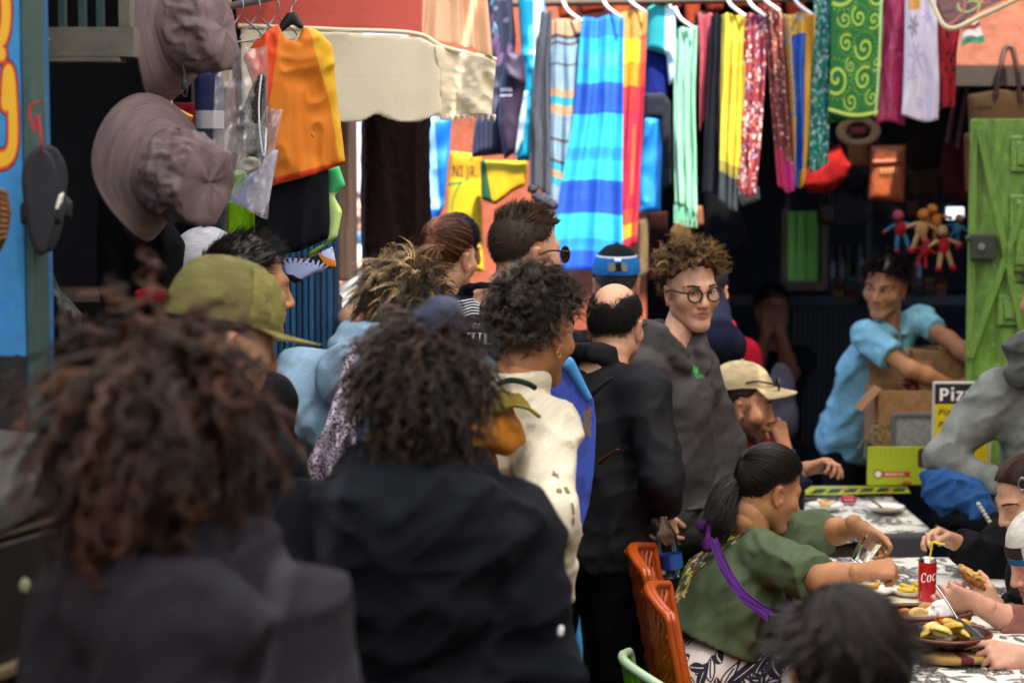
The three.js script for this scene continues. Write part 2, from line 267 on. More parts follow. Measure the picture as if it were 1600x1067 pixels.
// skin tones: lips and cheeks carry their own colour
function skinColours(g, base, f) {
  const p = g.attributes.position, c = new Float32Array(p.count * 3), b = C(base), t = new THREE.Color(), v = V(0, 0, 0);
  for (let i = 0; i < p.count; i++) { t.copy(b); const px = p.getX(i), py = p.getY(i), pz = p.getZ(i), n1 = vn(px * 38 + 3, py * 38, pz * 38) - 0.5, n2 = vn(px * 130, py * 130 + 5, pz * 130) - 0.5; t.r *= 1 + 0.10 * n1 + 0.08 * n2; t.g *= 1 - 0.10 * n1 + 0.10 * n2; t.b *= 1 - 0.12 * n1 + 0.10 * n2; if (f) { v.fromBufferAttribute(p, i); f(v, t); } c[i * 3] = t.r; c[i * 3 + 1] = t.g; c[i * 3 + 2] = t.b; }
  g.setAttribute('color', new THREE.BufferAttribute(c, 3)); return g;
}
function faceColours(o) {
  const lip = C(o.lips || 0xa8645a), beard = o.beard ? C(o.beard) : null, red = C(0xb8604e);
  return (v, t) => {
    const d = Math.hypot((v.x) / 0.021, (v.y + 0.066) / 0.0125); if (v.z > 0.078 && d < 1) t.lerp(lip, 0.75 * sstep(1, 0.75, d));
    const ck = Math.hypot((Math.abs(v.x) - 0.045) / 0.025, (v.y + 0.03) / 0.022); if (v.z > 0.03) t.lerp(red, 0.16 * sstep(1.2, 0.2, ck));
    const nd = Math.hypot(v.x / 0.016, (v.y + 0.034) / 0.014); if (v.z > 0.095) t.lerp(red, 0.25 * sstep(1.2, 0.2, nd));
    if (Math.abs(v.x) > 0.074) t.lerp(red, 0.22);
    if (beard) { const nz = 0.012 * (vn(v.x * 60, v.y * 60, v.z * 60) - 0.5), line = -0.034 - 0.016 * sstep(0.02, 0.06, v.z) - 0.016 * sstep(0.06, 0.085, v.z) + nz, low = sstep(0.008, -0.008, v.y - line) * sstep(-0.012, 0.006, v.z) * (d > 1 ? 1 : 0), side = sstep(0.052, 0.064, Math.abs(v.x)) * sstep(-0.004, 0.008, v.z + nz) * sstep(0.034, 0.016, v.z + nz) * sstep(0.02, 0.0, v.y), mo = v.z > 0.085 ? sstep(0.006, 0.002, Math.abs(v.y + 0.0515)) * sstep(0.028, 0.022, Math.abs(v.x)) : 0; const bk = Math.max(low, side * 0.8, mo); if (bk > 0) t.lerp(beard, bk * (o.beardK ?? 0.7)); }
  };
}
// a hand as prims: w wrist, Y towards the fingers, N out of the palm, side 1 right / -1 left
function handPrims(w, Y, N, side, pose = {}, sc = 1) {
  Y = Y.clone().normalize(); N = N.clone().addScaledVector(Y, -N.dot(Y)).normalize(); const X = Y.clone().cross(N).multiplyScalar(side);
  const at = (x, y, n) => w.clone().addScaledVector(X, x * sc).addScaledVector(Y, y * sc).addScaledVector(N, n * sc), q = [];
  const curl = pose.curl || [28, 30, 34, 40], kx = [0.032, 0.0105, -0.011, -0.031], ky = [0.086, 0.09, 0.086, 0.077], L = [0.072, 0.08, 0.074, 0.058], sp = pose.spread ?? 0.06;
  q.push(cap(at(0, -0.03, 0), at(0, 0.01, 0), 0.027 * sc, 0.025 * sc, 0.012));
  for (let i = 0; i < 4; i++) {
    q.push(cap(at(kx[i] * 0.55, 0.006, 0), at(kx[i], ky[i], 0), 0.0155 * sc, 0.0112 * sc, 0.014));
    let p = at(kx[i], ky[i], 0), a = 0; const segs = [0.44, 0.31, 0.25], bend = [curl[i], curl[i] * 1.15, curl[i] * 0.6]; let r = (i === 3 ? 0.0083 : 0.0095) * sc;
    for (let s = 0; s < 3; s++) {
      a += R(bend[s]); const d = Y.clone().multiplyScalar(Math.cos(a)).addScaledVector(N, Math.sin(a)).addScaledVector(X, sp * (1.5 - i) * (1 - s * 0.3)).normalize();
      const e = p.clone().addScaledVector(d, L[i] * segs[s] * sc); q.push(cap(p, e, r, r * 0.9, s ? 0.003 : 0.006)); r *= 0.9; p = e;
    }
  }
  const th = pose.thumb || [45, 20], tb = at(0.02, 0.02, 0.006); q.push(cap(at(0.008, 0.012, 0.006), at(0.03, 0.05, 0.010), 0.017 * sc, 0.013 * sc, 0.012));
  let p = tb, a = R(th[0]), bn = 0; const tl = [0.044, 0.034, 0.028]; let r = 0.0135 * sc;
  for (let s = 0; s < 3; s++) { const d = Y.clone().multiplyScalar(Math.cos(a)).addScaledVector(X, Math.sin(a)).addScaledVector(N, 0.25 + bn).normalize(); const e = p.clone().addScaledVector(d, tl[s] * sc); q.push(cap(p, e, r, r * 0.88, 0.005)); r *= 0.88; p = e; a -= R(th[1]); bn += (th[2] ?? 0.25); }
  return q;
}
function ik(S, W, la, lb, pole) {
  const d = W.clone().sub(S); let L = d.length(); const mx = (la + lb) * 0.995; if (L > mx) { la *= L / mx; lb *= L / mx; }
  const u = d.clone().normalize(), x = (la * la - lb * lb + L * L) / (2 * L), h = Math.sqrt(Math.max(0, la * la - x * x));
  const pv = pole.clone().addScaledVector(u, -pole.dot(u)).normalize(); return S.clone().addScaledVector(u, x).addScaledVector(pv, h);
}
// ---- hair ----
function strandsGeo(list, sides = 3) {
  let nv = 0, ni = 0; for (const s of list) { nv += s.pts.length * sides; ni += (s.pts.length - 1) * sides * 6; }
  const pos = new Float32Array(nv * 3), nor = new Float32Array(nv * 3), col = new Float32Array(nv * 3), ix = new Uint32Array(ni); let a = 0, b = 0; const t = V(0, 0, 0), u = V(0, 0, 0), w = V(0, 0, 0);
  for (const s of list) {
    const base = a, n = s.pts.length;
    for (let i = 0; i < n; i++) {
      t.copy(s.pts[Math.min(i + 1, n - 1)]).sub(s.pts[Math.max(i - 1, 0)]).normalize(); u.set(0.31, 0.9, 0.2).cross(t); if (u.lengthSq() < 1e-4) u.set(1, 0, 0); u.normalize(); w.copy(t).cross(u);
      const k = i / (n - 1), r = s.r * (1 - 0.75 * k * k) * (i ? 1 : 0.8);
      for (let j = 0; j < sides; j++) { const an = j / sides * 6.283, cx = Math.cos(an), sx = Math.sin(an), o = a * 3; for (const [q, e] of [[0, 'x'], [1, 'y'], [2, 'z']]) { const m = u[e] * cx + w[e] * sx; nor[o + q] = m; pos[o + q] = s.pts[i][e] + m * r; } const cc = s.tip ? 0.5 : 0; col[o] = lerp(s.c.r, s.tip ? s.tip.r : 0, s.tip ? k : 0); col[o + 1] = lerp(s.c.g, s.tip ? s.tip.g : 0, s.tip ? k : 0); col[o + 2] = lerp(s.c.b, s.tip ? s.tip.b : 0, s.tip ? k : 0); a++; }
    }
    for (let i = 0; i < n - 1; i++) for (let j = 0; j < sides; j++) { const p = base + i * sides + j, q = base + i * sides + (j + 1) % sides; ix[b++] = p; ix[b++] = q; ix[b++] = q + sides; ix[b++] = p; ix[b++] = q + sides; ix[b++] = p + sides; }
  }
  const g = new THREE.BufferGeometry(); g.setAttribute('position', new THREE.BufferAttribute(pos, 3)); g.setAttribute('normal', new THREE.BufferAttribute(nor, 3)); g.setAttribute('color', new THREE.BufferAttribute(col, 3)); g.setIndex(new THREE.BufferAttribute(ix, 1)); return g;
}
const SC = V(0, 0.034, -0.013), SR = V(0.0785, 0.0925, 0.0985);
function thr(d, h) { return d.z > 0 ? lerp(h[1], h[0], sstep(0.15, 0.85, d.z)) : lerp(h[1], h[2], sstep(0, 0.55, -d.z)); }
const CROWN = V(0, 0.93, -0.37);
const HL = [0.52, 0.0, -0.8];
function scalp(H, col, h = HL, o = {}) {
  const c = C(col), g = grid((u, v) => { const th = u * 6.2832, ph = v * 3.1416, d = V(Math.sin(ph) * Math.sin(th), Math.cos(ph), Math.sin(ph) * Math.cos(th)); const k = d.y - thr(d, h) - 0.06 * (vn(d.x * 9, d.y * 9, d.z * 9) - 0.5), bald = o.bald ? o.bald(d) : 1; const m = lerp(0.93, (o.up ?? 1.035) + (o.rough ?? 0.0) * (vn(d.x * 22, d.y * 22, d.z * 22) - 0.3), sstep(-0.05, 0.03, Math.min(k, bald))); return V(d.x * SR.x * m, d.y * SR.y * m, d.z * SR.z * m).add(SC).applyMatrix4(H); }, 96, 72);
  const a = new Float32Array(g.attributes.position.count * 3); for (let i = 0; i < a.length; i += 3) { a[i] = c.r; a[i + 1] = c.g; a[i + 2] = c.b; } g.setAttribute('color', new THREE.BufferAttribute(a, 3)); g.deleteAttribute('uv'); return g;
}
const HAIRM = std(0xffffff, { vertexColors: true, roughness: 0.42, specularIntensity: 0.7 });
const HAIRDULL = std(0xffffff, { vertexColors: true, roughness: 0.6, specularIntensity: 0.5 });
function mergeHair(a) { const keep = (g) => { const n = new THREE.BufferGeometry(); for (const k of ['position', 'normal', 'color']) n.setAttribute(k, g.attributes[k]); n.setIndex(g.index); return n; }; return mergeGeometries(a.map(keep)); }
// o: N, len, r, curl [radius, turns], grav, lift, comb(local), h hairline, cols, tips, seg, seed, floor
function hair(H, o) {
  const rnd = rng(o.seed || 5), L = [], q = new THREE.Quaternion().setFromRotationMatrix(H), c = SC.clone().applyMatrix4(H), iq = q.clone().invert(), h = o.h || HL, cols = o.cols.map(C), tips = o.tips ? o.tips.map(C) : null;
  const comb = V(...(o.comb || [0, 0, 0])), n = o.seg || 11, tmp = V(0, 0, 0), big = o.shape || [1, 1, 1];
  let clump = null, left = 0, i = 0, tries = 0; const cw = o.cw || [0.004, 0.004];
  while (i < o.N && tries++ < o.N * 8) {
    if (left <= 0) {
      const z = rnd() * 2 - 1, a = rnd() * 6.2832, s = Math.sqrt(1 - z * z), d = V(s * Math.cos(a), z, s * Math.sin(a));
      if (d.y < thr(d, h) || (o.mask && !o.mask(d))) continue;
      const k = o.lenAt ? o.lenAt(d) : 1, len = lerp(o.len[0], o.len[1], rnd()) * k;
      const dir = d.clone().multiplyScalar(o.lift ?? 0.7).add(comb).addScaledVector(d.clone().addScaledVector(CROWN, -d.dot(CROWN)).normalize(), o.flow || 0).add(V(rnd() - 0.5, rnd() - 0.5, rnd() - 0.5).multiplyScalar(o.wild ?? 0.4)).normalize().applyQuaternion(q);
      const p = V(d.x * SR.x, d.y * SR.y, d.z * SR.z).add(SC).applyMatrix4(H), pts = [], u = V(0.3, 0.2, 0.9).cross(dir).normalize(), w = dir.clone().cross(u), st = len / n, ph = rnd() * 6.28;
      const cr = (o.curl?.[0] || 0) * (0.6 + 0.8 * rnd()), turns = (o.curl?.[1] || 0) * len * (rnd() > 0.5 ? 1 : -1);
      for (let s2 = 0; s2 <= n; s2++) {
        const t = s2 / n, e = Math.min(1, t * 2.5), an = ph + t * turns * 6.283; pts.push(p.clone().addScaledVector(u, cr * e * Math.cos(an)).addScaledVector(w, cr * e * Math.sin(an)));
        dir.y -= (o.grav ?? 0.5) * st * 10; dir.normalize(); p.addScaledVector(dir, st);
        tmp.copy(p).sub(c).applyQuaternion(iq); const m = Math.sqrt((tmp.x / (SR.x * big[0])) ** 2 + (tmp.y / (SR.y * big[1])) ** 2 + (tmp.z / (SR.z * big[2])) ** 2), mn = 1.05 + (o.vol || 0) * t * (0.6 + 0.8 * ((ph * 7) % 1));
        if (m < mn) { tmp.multiplyScalar(lerp(1, mn / m, Math.min(1, t * 3))).applyQuaternion(q).add(c); p.copy(tmp); }
      }
      clump = { pts, u, w, col: cols[Math.floor(Math.pow(rnd(), o.bias || 1) * cols.length)].clone().multiplyScalar(0.8 + rnd() * 0.4) };
      left = 1 + Math.floor((o.clump || 2) * (0.4 + rnd() * 1.2));
    }
    left--; i++;
    const a = rnd() * 6.283, rr = Math.sqrt(rnd()), ca = Math.cos(a) * rr, sa = Math.sin(a) * rr, fz = (o.fuzz ?? 0.15) * 0.006, cut = 1 - rnd() * 0.25, m = clump.pts.length, pts = [], f1 = rnd() * 9;
    for (let s2 = 0; s2 < m; s2++) { const t = s2 / (m - 1), j = t * cut * (m - 1), j0 = Math.floor(j), jf = j - j0, g = clump.pts[j0].clone().lerp(clump.pts[Math.min(m - 1, j0 + 1)], jf), wd = lerp(cw[0], cw[1], t); pts.push(g.addScaledVector(clump.u, wd * ca + fz * t * Math.sin(t * 11 + f1)).addScaledVector(clump.w, wd * sa + fz * t * Math.cos(t * 13 + f1 * 2))); }
    const cc = clump.col.clone().multiplyScalar(0.8 + rnd() * 0.4), tp = tips ? tips[Math.floor(rnd() * tips.length)].clone().multiplyScalar(0.8 + rnd() * 0.4) : null;
    L.push({ pts, r: o.r * (0.7 + rnd() * 0.6), c: cc, tip: tp });
  }
  return strandsGeo(L);
}
// hair drawn close over the skull towards one spot (pony tail, bun, side part)
function sleek(H, o) {
  const rnd = rng(o.seed || 3), L = [], to = V(...o.to).normalize(), h = o.h || HL, cols = o.cols.map(C), n = o.seg || 12;
  for (let i = 0; i < o.N;) {
    const z = rnd() * 2 - 1, a = rnd() * 6.2832, s = Math.sqrt(1 - z * z), d = V(s * Math.cos(a), z, s * Math.sin(a)); if (d.y < thr(d, h)) continue; i++;
    const pts = [], lift = (o.up ?? 1.05) + rnd() * (o.thick ?? 0.06), full = o.full ?? 1; 
    for (let k = 0; k <= n; k++) { const t = k / n * full, e = d.clone().lerp(to, t).normalize(); const m = lift + 0.03 * Math.sin(t * 3.14) + (o.bump || 0) * Math.sin(t * 9 + i); pts.push(V(e.x * SR.x * m, e.y * SR.y * m, e.z * SR.z * m).add(SC).applyMatrix4(H)); }
    L.push({ pts, r: o.r * (0.7 + rnd() * 0.6), c: cols[Math.floor(rnd() * cols.length)].clone().multiplyScalar(0.75 + rnd() * 0.5) });
  }
  return strandsGeo(L);
}
function tail(ptsIn, o) {   // a hanging bundle of hair along a curve
  const rnd = rng(o.seed || 9), cv = new THREE.CatmullRomCurve3(ptsIn), L = [], cols = o.cols.map(C), n = o.seg || 16;
  for (let i = 0; i < o.N; i++) { const a = rnd() * 6.283, rr = Math.sqrt(rnd()), len = 0.75 + rnd() * 0.25, pts = [], ph = rnd() * 6; for (let k = 0; k <= n; k++) { const t = k / n * len, p = cv.getPoint(t), w = (o.w[0] + (o.w[1] - o.w[0]) * Math.sin(Math.min(1, t * 1.6) * 1.57)) * (1 - 0.5 * Math.max(0, t - 0.6) / 0.4) * rr; p.x += Math.cos(a + t) * w + (o.wave || 0.003) * Math.sin(t * 14 + ph); p.z += Math.sin(a + t) * w; p.y += Math.sin(a * 2) * w * 0.3; pts.push(p); } L.push({ pts, r: o.r * (0.7 + rnd() * 0.6), c: cols[Math.floor(rnd() * cols.length)].clone().multiplyScalar(0.75 + rnd() * 0.5) }); }
  return strandsGeo(L);
}
const skinMats = {};
const SKIN = std(0xffffff, { vertexColors: true, roughness: 0.52, map: mottle, bumpMap: bumpFleece, bumpScale: 0.0003, specularIntensity: 0.45 });
const EYEM = std(0xffffff, { vertexColors: true, roughness: 0.15 });
function person(o) {
  const yaw = R(o.yaw ?? 180), f = V(Math.sin(yaw), 0, Math.cos(yaw)), l = V(Math.cos(yaw), 0, -Math.sin(yaw)), up = V(0, 1, 0);
  const sp = up.clone().addScaledVector(f, Math.tan(R(o.lean || 0))).addScaledVector(l, Math.tan(R(o.side || 0))).normalize();
  const hs = o.hs || 1, hq = quat(...(o.hr || [o.yaw ?? 180, 0, 0])), Hp = o.head, H = new THREE.Matrix4().compose(Hp, hq, V(hs, hs, hs));
  const nbo = o.nb || [-0.03, 0, -0.2], Nb = Hp.clone().addScaledVector(f, nbo[0]).addScaledVector(l, nbo[1]).addScaledVector(up, nbo[2]);
  const g = o.girth || 1, sw = o.sw || 0.175, dn = (k, s = 0, fr = 0) => Nb.clone().addScaledVector(sp, -k).addScaledVector(l, s).addScaledVector(f, fr);
  const hipY = o.hipK || 0.56, hip = dn(hipY), J = { H, hq, Nb, f, l, sp, hip, dn };
  const root = thing('person', o.label, 'person', V(hip.x, Math.min(0, 0), hip.z), o.group); J.root = root;
  // arms
  const arms = [];
  for (const s of [-1, 1]) {   // -1 right arm, 1 left arm
    const a = (s < 0 ? o.armR : o.armL) || {}, S = a.S || dn(0.06 + (a.drop || 0), s * sw, a.sf || 0), W = a.wrist || S.clone().addScaledVector(up, -0.5).addScaledVector(f, 0.1).addScaledVector(l, s * 0.07);
    const E = a.E || ik(S, W, a.la || 0.29, a.lb || 0.255, a.pole || f.clone().multiplyScalar(-1).addScaledVector(l, s * 0.4));
    const Y = a.dir || W.clone().sub(E).normalize(), N = a.palm || l.clone().multiplyScalar(-s);
    arms.push({ s, S, W, E, Y, N, a });
  }
  J.arms = arms;
  // legs
  const legs = [];
  for (const s of [-1, 1]) {
    const h0 = dn(hipY + 0.02, s * 0.08); let K, A;
    if (o.sit) { const kd = f.clone().multiplyScalar(o.kf || 0.4).addScaledVector(l, s * 0.05); K = V(h0.x, 0, h0.z).add(kd); K.y = h0.y - 0.03; A = V(K.x, 0.09, K.z).addScaledVector(f, -0.03); }
    else { A = V(h0.x, 0.08, h0.z).addScaledVector(f, (s * (o.step || 0.04)) + (o.feetF || 0)).addScaledVector(l, s * 0.02 + (o.feetL || 0)); K = h0.clone().lerp(A, 0.5).addScaledVector(f, 0.03); }
    legs.push({ s, h0, K, A });
  }
  J.legs = legs;
  // skin: one continuous surface
  const q = [cap(inHead(V(0, -0.085, -0.036), H), Nb.clone().addScaledVector(sp, -0.02), 0.054 * (o.neck || 1), 0.053 * (o.neck || 1), 0.04), ell(dn(0.2, 0, 0), [0.14 * g, 0.16, 0.1 * g], quat(o.yaw ?? 180, o.lean || 0, 0), 0.06), ell(dn(0.42), [0.125 * g, 0.18, 0.095 * g], quat(o.yaw ?? 180, o.lean || 0, 0), 0.06)];
  q.push(cap(dn(0.04, -0.035), dn(0.04, 0.035), 0.045, 0.045, 0.04));
  for (const { S, E, W, s } of arms) q.push(cap(dn(0.075, s * 0.05), S.clone().addScaledVector(sp, -0.015), 0.034, 0.034, 0.03), cap(S.clone().addScaledVector(sp, -0.012), E, 0.042 * (o.arm || 1), 0.04 * (o.arm || 1), 0.02), cap(E, E.clone().lerp(W, 0.35), 0.041 * (o.arm || 1), 0.042 * (o.arm || 1), 0.02), cap(E.clone().lerp(W, 0.35), W, 0.041 * (o.arm || 1), 0.027, 0.02));
  for (const { h0, K, A } of legs) q.push(cap(h0, K, 0.08, 0.055, 0.05), cap(K, A, 0.055, 0.04, 0.03));
  const cell = o.cell || 0.01, parts = [skinColours(nets(q, cell), o.skin, null), skinColours(headGeo(o.sex || 'm', o.jaw || 1), o.skin, faceColours(o)).applyMatrix4(H)];
  const scs = o.hand || (o.sex === 'f' ? 0.94 : 1.0);
  for (const { s, W, Y, N, a } of arms) if (!a.noHand) parts.push(skinColours(nets(handPrims(W, Y, N, -s, a.pose, scs), 0.0035), o.skin, null));
  const body = part(root, 'body', merge(parts), SKIN); J.body = body;
  // eyes
  if (o.eyes) for (const s of [-1, 1]) {
    const e = new THREE.SphereGeometry(0.0135, 24, 18); e.rotateX(Math.PI / 2); const ec = V(s * 0.031, 0.0035, 0.0765), gz = V(...(o.gaze || [0, 0, 1])).normalize();
    const p = e.attributes.position, cc = new Float32Array(p.count * 3); for (let i = 0; i < p.count; i++) { const d = V(p.getX(i), p.getY(i), p.getZ(i)).normalize().dot(gz); const c = d > 0.965 ? C(0x050505) : d > 0.87 ? C(o.eyes) : C(0xd8d0c8); cc.set([c.r, c.g, c.b], i * 3); } e.setAttribute('color', new THREE.BufferAttribute(cc, 3));
    e.scale(1.05, 0.62, 1); e.translate(ec.x, ec.y, ec.z); e.applyMatrix4(H); part(root, 'eye', e, EYEM);
    const lid = tube([V(s * 0.0165, 0.001, 0.0865), V(s * 0.024, 0.0088, 0.091), V(s * 0.033, 0.010, 0.0905), V(s * 0.046, 0.003, 0.081)], 0.0017, 12, 5); part(root, 'eyelash', lid.applyMatrix4(H), M.black);
  }
  if (o.brow) { const rnd = rng(77); for (const s of [-1, 1]) { const L = []; for (let i = 0; i < 90; i++) { const t = rnd(), x = s * lerp(0.012, 0.052, t), y = 0.0245 + 0.006 * Math.sin(t * 2.6) - 0.003 * t + (rnd() - 0.5) * 0.006, z = 0.0985 - 0.02 * t * t - 0.006 * t; const a = V(x, y, z + 0.001); L.push({ pts: [a, a.clone().add(V(s * 0.006, 0.0015 - 0.003 * t, -0.001 - 0.003 * t)), a.clone().add(V(s * 0.011, 0.001 - 0.006 * t, -0.004 - 0.005 * t))].map((p) => p.applyMatrix4(H)), r: 0.0009, c: C(o.brow) }); } part(root, 'eyebrow', strandsGeo(L), HAIRDULL); } }
  // legs' cloth
  if (o.legs !== null) {
    const b = o.legs || {}, r = b.r || 1, hm = o.top?.hem || 0.62, qq = [hm < hipY - 0.05 ? ell(dn(hipY - 0.02), [0.155 * g, 0.12, 0.118 * g], quat(o.yaw ?? 180, 0, 0), 0.05) : ell(dn(hipY + 0.03), [0.138 * g, 0.1, 0.105 * g], quat(o.yaw ?? 180, 0, 0), 0.05)];
    for (const { h0, K, A } of legs) if (b.short) qq.push(cap(h0, h0.clone().lerp(K, 0.9), 0.095 * r, 0.09 * r, 0.05, { flat: true })); else qq.push(cap(h0, K, 0.094 * r, 0.074 * r, 0.05), cap(K, A, 0.074 * r, 0.062 * r, 0.04, { flat: true }));
    const wa = b.wr ?? 0.007, am = b.am ?? 1; part(root, b.name || 'trousers', nets(qq, Math.max(cell, 0.009), (x, y, z, d) => d - wa * folds(x, y, z, 3) * am), b.mat || cloth(0x0d0d10), b.label);
    for (const { A } of legs) { const sh = merge([nets([cap(A.clone().add(V(0, -0.03, 0)).addScaledVector(f, -0.03), A.clone().add(V(0, -0.045, 0)).addScaledVector(f, 0.13), 0.045, 0.036, 0.02)], 0.01)]); part(root, 'shoe', sh, b.shoe || std(0x1a1a1c)); }
  }
  // upper garment
  if (o.top) {
    const t = o.top, qq = [], e = t.ease || 0, bq = quat(o.yaw ?? 180, o.lean || 0, 0), hem = t.hem || 0.62;
    qq.push(ell(dn(0.19, 0, 0.005), [(sw - 0.01 + e) * (g * 0.5 + 0.5), 0.17, (0.115 + e) * g], bq, 0.06), ell(dn(0.38), [(0.15 + e * 1.2) * g, 0.17, (0.115 + e) * g], bq, 0.07), ell(dn(0.55), [(0.158 + e * 1.2) * g, 0.15, (0.122 + e) * g], bq, 0.06));
    if (o.belly) qq.push(ell(dn(0.4, 0, 0.06), [0.15 * g, 0.15, 0.11 * o.belly], bq, 0.06));
    qq.push({ t: 2, c: dn(hem), n: sp.clone().negate() });
    for (const { S, E, W, s, a } of arms) {
      qq.push(cap(dn(0.045, s * 0.055), S.clone().addScaledVector(sp, -0.005), 0.054 + e * 0.4, (0.056 + e * 0.5) * (t.sr || 1), 0.06));
      const ar = (t.sr || 1) * 1;
      if (t.short) { const en = S.clone().lerp(E, t.short); qq.push(cap(S, en, (0.056 + e * 0.5) * ar, (0.057 + e * 0.75) * ar, 0.03, { flat: true })); }
      else { const en = E.clone().lerp(W, a.cuff ?? 0.97); qq.push(cap(S, E, (0.058 + e * 0.6) * ar, (0.049 + e * 0.6) * ar, 0.045), cap(E, en, (0.049 + e * 0.6) * ar, (0.04 + e * 0.5) * ar, 0.03, { flat: true })); if (t.cuff) qq.push(cap(E.clone().lerp(en, 0.86), en, 0.042 + e * 0.25, 0.037 + e * 0.2, 0.012, { flat: true })); }
    }
    if (t.neckCut !== 0) qq.push(cap(inHead(V(0, -0.06, -0.03), H), Nb.clone().addScaledVector(sp, t.neckCut ?? 0.025).addScaledVector(f, 0.025), 0.05, 0.053, 0.008, { sub: true }));
    const ring = (r, rr, dy, tilt, n = 14, k = 0.012, oval = 1.15) => { for (let i = 0; i < n; i++) { const P2 = (j) => { const an = j / n * 6.2832; return Nb.clone().addScaledVector(l, Math.cos(an) * r * oval).addScaledVector(f, Math.sin(an) * r + 0.012).addScaledVector(sp, dy - tilt * Math.sin(an)); }; qq.push(cap(P2(i), P2(i + 1), rr, rr, k)); } };
    if (t.collar === 'crew') ring(0.066, 0.01, 0.012, 0.035);
    if (t.collar === 'shirt') { ring(0.068, 0.012, 0.008, 0.03); ring(0.065, 0.009, 0.026, 0.03); ring(0.064, 0.006, 0.038, 0.03); }
    if (t.hood) {
      const n = 18, hr = t.hood, hl = t.hoodY || 0, pt = (j, rr, dy) => { const an = lerp(-1.15, Math.PI + 1.15, j / n), fr = Math.max(0, -Math.sin(an)); return Nb.clone().addScaledVector(l, Math.cos(an) * rr * 1.12).addScaledVector(f, -Math.sin(an) * rr * 1.0 + 0.02).addScaledVector(sp, dy - 0.085 * fr * fr); };
      for (let j = 0; j < n; j++) { const w = (k) => (0.02 + 0.026 * Math.sin(clamp(k / n) * 3.14)) * hr; qq.push(cap(pt(j, 0.088, 0.018 + hl), pt(j + 1, 0.088, 0.018 + hl), w(j), w(j + 1), 0.012)); qq.push(cap(pt(j, 0.088 - hl * 0.3, 0.06 + hl * 1.3), pt(j + 1, 0.088 - hl * 0.3, 0.06 + hl * 1.3), w(j) * 0.62, w(j + 1) * 0.62, 0.01)); }
      qq.push(ell(dn(0.04 * hr, 0, -0.12), [0.13 * hr, 0.085 * hr, 0.055 * hr], bq, 0.015), ell(dn(0.12 * hr, 0, -0.135), [0.085 * hr, 0.06 * hr, 0.035 * hr], bq, 0.03));
    }
    if (t.extra) t.extra(qq, J);
    const hp = dn(hem), wa = t.wr ?? 0.008, sd = t.seed || 1;
    const gg = nets(qq, t.cell || cell, (x, y, z, d) => {
      const a = folds(x, y, z, sd);
      const al = hem - ((Nb.x - x) * sp.x + (Nb.y - y) * sp.y + (Nb.z - z) * sp.z), rr2 = (x - hp.x) ** 2 + (z - hp.z) ** 2;
      return d - wa * a * (rr2 < 0.05 ? sstep(-0.01, 0.07, al) : 1) * (t.wrAt ? t.wrAt(x, y, z) : 1);
    });
    J.top = part(root, t.name || 'jacket', gg, t.mat, t.label);
  }
  return J;
}
function glasses(J, col = 0x16120f, o = {}) {
  const m = std(col, { roughness: 0.3 }), H = J.H, gs = [], up = o.up || 0, fw = o.fw || 0, r = 0.0225;
  const T = (v) => v.add(V(0, up, fw)).applyMatrix4(H);
  for (const s of [-1, 1]) { const pts = []; for (let i = 0; i <= 20; i++) { const a = i / 20 * 6.283; pts.push(T(V(s * 0.034 + Math.cos(a) * r * 1.08, 0.0 + Math.sin(a) * r, 0.108 - 0.004 * (Math.abs(s * 0.034 + Math.cos(a) * r) / 0.05)))); } gs.push(new THREE.TubeGeometry(new THREE.CatmullRomCurve3(pts, true), 40, o.t || 0.0022, 6, true)); gs.push(tube([T(V(s * 0.058, 0.008, 0.104)), T(V(s * 0.074, 0.008, 0.085)), T(V(s * 0.083, 0.008, 0.02)), T(V(s * 0.085, -0.004, -0.012))], o.t || 0.002, 14, 6)); }
  gs.push(tube([T(V(-0.010, 0.003, 0.108)), T(V(0, 0.008, 0.112)), T(V(0.010, 0.003, 0.108))], 0.0018, 8, 6));
  const fr = part(J.root, 'glasses', merge(gs), m);
  for (const s of [-1, 1]) { const c = new THREE.CircleGeometry(r, 28); c.scale(1.08, 1, 1); c.translate(s * 0.034, 0 + up, 0.1065 + fw); c.applyMatrix4(H); part(fr, 'lens', c, o.lens || M.glass); }
  return fr;
}
